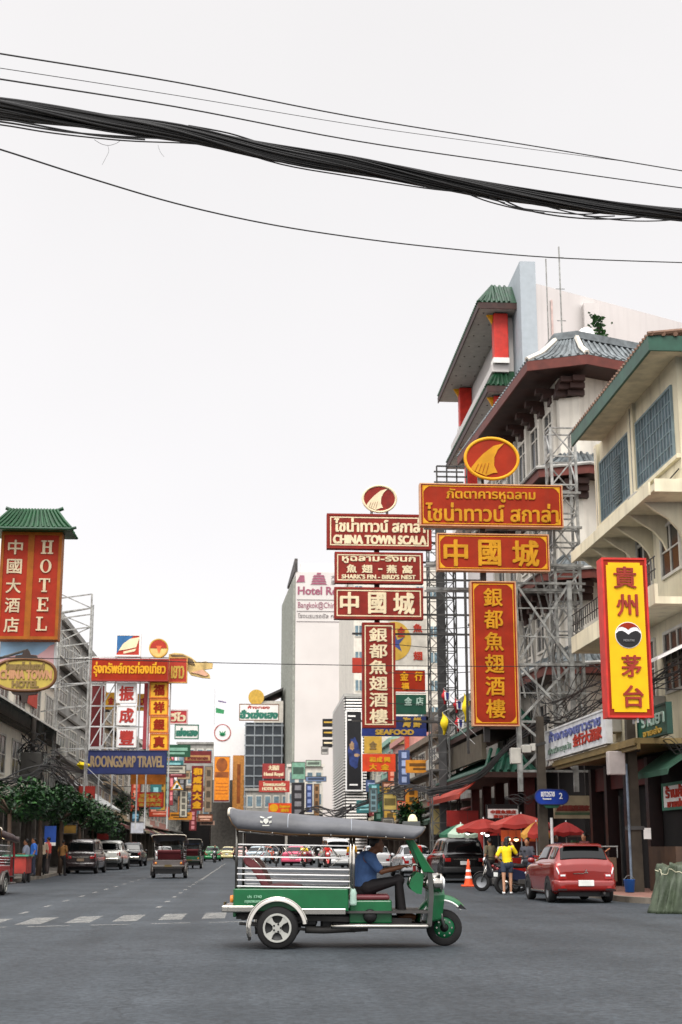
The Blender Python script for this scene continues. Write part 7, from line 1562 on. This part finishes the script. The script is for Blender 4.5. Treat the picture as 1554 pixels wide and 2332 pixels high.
O('counter', MB().box(9.4, 10.9, 53.3, 54.6, .9, .98), STEEL, t); O('cloth', MB().box(9.38, 10.92, 53.24, 53.28, .3, .97), M('red stall cloth', (166, 30, 24), .8), t)
O('sign_cloth', MB().box(9.3, 10.9, 53.22, 53.26, 1.55, 1.95), M('orange stall cloth', (200, 84, 40), .8), t)
for x in (9.42, 10.88):
    for y in (53.35, 54.55): O('leg', MB().tube([(x, y, .136), (x, y, 2.0)], .025, 6), STEELD, t)
t = T('food_stall', 'red stall cabinet right behind the black suv', 'stall', (8.9, 58.3, .136))
O('cabinet', MB().box(9.35, 10.4, 58, 59, .3, 2.0), M('red stall cabinet', (160, 28, 22), .6, var=.2), t, bev=.02); O('counter', MB().box(9.33, 10.45, 57.6, 58, .9, .96), STEEL, t); O('pane', MB().box(9.45, 10.3, 57.97, 58, 1.1, 1.8), GLASS, t)
BULB = M('lit lamp', (255, 226, 170), .4, emit=5); BULBW = M('lit white lamp', (255, 250, 240), .4, emit=4)
for i, (px, py, Y, m, lab) in enumerate(((1066, 1898, 56.5, BULBW, 'white lit lamp hanging left under the red umbrella'), (1100, 1897, 56, BULBW, 'white lit lamp hanging under the middle of the red umbrella'), (1110, 1902, 57, BULBW, 'small white lit lamp beside the menu board'), (1176, 1912, 52.5, BULB, 'warm lit lamp glowing over the food stall'), (1158, 1911, 53, BULB, 'small warm lit lamp left of the glowing one'),
   (10, 1907, 56, BULB, 'warm lit lamp under the clipped trees at the left edge'), (25, 1909, 57, BULBW, 'white lit lamp beside the warm one at the left edge'))):
    p = PY(px, py, Y); t = T('hanging_lamp', lab, 'lamp', p); O('bulb', MB().ell(p, (.085, .085, .06), 12, 8), m, t, True); O('shade', MB().lathe([(.03, .1), (.13, .03), (.13, .02), (.03, .09)], p, 'z', 16), STEELD, t, True); O('flex', MB().tube([p+Vector((0, 0, .09)), p+Vector((0, 0, .9))], .006, 4), BLACK, t)
t = T('traffic_cone', 'orange traffic cone with white bands standing behind the black suv', 'traffic cone', (7.72, 51.0, 0))
CO = M('cone orange', (232, 84, 36), .55); 
O('body', MB().lathe([(.0, .92), (.03, .92), (.065, .66), (.10, .4), (.16, .06)], (7.72, 51, 0), 'z', 20), CO, t, True); O('base', MB().box(7.48, 7.96, 50.76, 51.24, 0, .06), CO, t, bev=.02)
for z0, z1 in ((.28, .36), (.5, .58)): O('reflective_band', MB().lathe([(.168-.148*z0-.0, z0), (.168-.148*z1, z1)], (7.72, 51, 0), 'z', 20), WHITEC, t, True)
t = T('tarpaulin_bundle', 'grey green tarpaulin bundle standing at the kerb by the right edge', 'tarpaulin', (8.7, 30, 0))
rg = []; n = 96
def tp(k): return k/n*6.2832
for i in range(15):
    z = .95*i/14; r = []
    for k in range(n):
        a = tp(k); ca, sa = math.cos(a), math.sin(a); sc = 1-.22*(i/14)
        fold = .07*(abs(math.sin(a*3.5+1.1*math.sin(a*2)+.5*math.sin(i*.25)))-.5)+.035*math.sin(a*11+2*math.sin(a*3)+i*.15)+.02*math.sin(a*19-i*.35)+.012*math.sin(a*37+i*.9)
        x = 8.98+(.66*sc+fold)*abs(ca)**.6*(1 if ca > 0 else -1)+.13*(i/14); y = 29.95+(.42*sc+fold)*abs(sa)**.6*(1 if sa > 0 else -1)
        r.append((x, y, z+(.05*math.sin(a*5)+.03*math.sin(a*13) if i > 11 else 0)))
    rg.append(r)
O('cloth', MB().loft(rg), M('grey green tarpaulin', (68, 78, 60), .5, var=.3, scale=5, bump=.5, bscale=9, streak=.15), t, True)
O('tie_rope', MB().tube([(p[0]*1.0, p[1], p[2]) for p in rg[12]], .012, 5, closed=True), M('pale rope', (180, 176, 150), .8), t, True)
t = T('blue_bucket', 'small blue plastic bucket on the pavement beside the concrete pole', 'bucket', (10.32, 39.2, .136))
O('bucket_wall', MB().lathe([(.0, .01), (.12, .01), (.155, .34), (.165, .345), (.145, .34), (.11, .03), (0, .03)], (10.32, 39.2, .136), 'z', 20), M('blue plastic', (34, 104, 190), .4), t, True); O('handle', MB().tube([(10.16+.32*k/8, 39.2, .47+.12*math.sin(3.14*k/8)) for k in range(9)], .006, 5), STEEL, t, True)
t = T('metal_trolley', 'brown boarded trolley with a slanted handle behind the blue bucket', 'trolley', (10.0, 40.6, .136))
O('tray', MB().box(9.75, 10.25, 40.2, 40.9, .4, 1.05), M('brown trolley board', (92, 72, 54), .7, var=.3), t, bev=.01); O('handle', MB().tube([(9.7, 40.2, 1.05), (10.05, 40.1, 1.3)], .02, 6), M('copper tube', (170, 110, 80), .4, .6), t); O('top_rail', MB().tube([(9.75, 40.2, 1.35), (10.3, 40.2, 1.35)], .02, 6).tube([(9.76, 40.2, 1.05), (9.76, 40.2, 1.35)], .015, 5).tube([(10.28, 40.2, 1.05), (10.28, 40.2, 1.35)], .015, 5), STEEL, t)
for x in (9.82, 10.18):
    for y in (40.3, 40.8): O('wheel', MB().lathe([(0, -.025), (.1, -.025), (.1, .025), (0, .025)], (x, y, .236), 'x', 14), RUBBER, t)
for x in (9.8, 10.2): O('leg', MB().box(x-.02, x+.02, 40.5, 40.6, .22, .41), STEELD, t)
t = T('red_cart', 'red food cart with a green edged top on the left kerb', 'cart', (-8.95, 57.5, 0))
O('cart_box', MB().box(-9.35, -8.5, 57, 58.4, .35, 1.0), M('red cart paint', (150, 46, 36), .5, var=.25), t, bev=.02); O('top', MB().box(-9.42, -8.42, 56.92, 58.48, 1.0, 1.06), M('green cart edge', (70, 140, 112), .5), t)
for x in (-9.3, -8.55):
    for y in (57.15, 58.2): O('wheel', MB().lathe([(0, -.03), (.24, -.03), (.24, .03), (0, .03)], (x, y, .24), 'x', 18), RUBBER, t)
p = PY(115, 1896, 69); t = T('blue_banner', 'blue hanging banner with a white lower edge under the left trees', 'banner', p)
O('cloth', MB().box(p.x-.27, p.x+.27, 69, 69.03, p.z-.45, p.z+.3), M('banner blue', (34, 72, 150), .7), t); O('white_edge', MB().box(p.x-.27, p.x+.27, 68.99, 69.04, p.z-.6, p.z-.45), WHITE, t); O('cord', MB().tube([(p.x, 69.02, p.z+.3), (p.x, 69.02, p.z+1.1)], .012, 4), BLACK, t)
for i, (px, py, Y, w, h, c, lab) in enumerate(((160, 1888, 75, .7, .5, (120, 90, 30), 'small ochre sign under the left trees'), (235, 1905, 104, .9, .5, (150, 40, 34), 'small red cloth over the white pickup'))):
    p = PY(px, py, Y); b = Board('shop_sign_board', lab, quad=((p.x-w/2, Y, p.z-h/2), (w, 0, 0), (0, 0, h)), face=M('shop sign %d' % i, c, .6, var=.3), frame=STEELD, fw=.04, depth=.08)  # plain coloured boards without emission
# clutter on the right-hand shop front: doors, shelves, goods
t = T('shop_display_shelf', 'dim shelf of goods inside the shop behind the red hatchback', 'shelf', (11.2, 50.5, .136))
O('shelf_frame', MB().box(11.6, 11.9, 50, 53.5, .136, .2).box(11.6, 11.9, 50, 53.5, 1.0, 1.05).box(11.6, 11.9, 50, 53.5, 1.7, 1.75), BROWN, t)
for k in range(16):
    y = 50.1+(k % 8)*.42; z = 1.05 if k < 8 else .2; O('goods_box', MB().box(11.62, 11.86, y, y+rc(.2, .36), z, z+rc(.2, .55)), M('goods %d' % (k % 6), [(150, 60, 40), (190, 150, 60), (60, 80, 110), (170, 160, 140), (60, 100, 70), (120, 40, 50)][k % 6], .6), t)
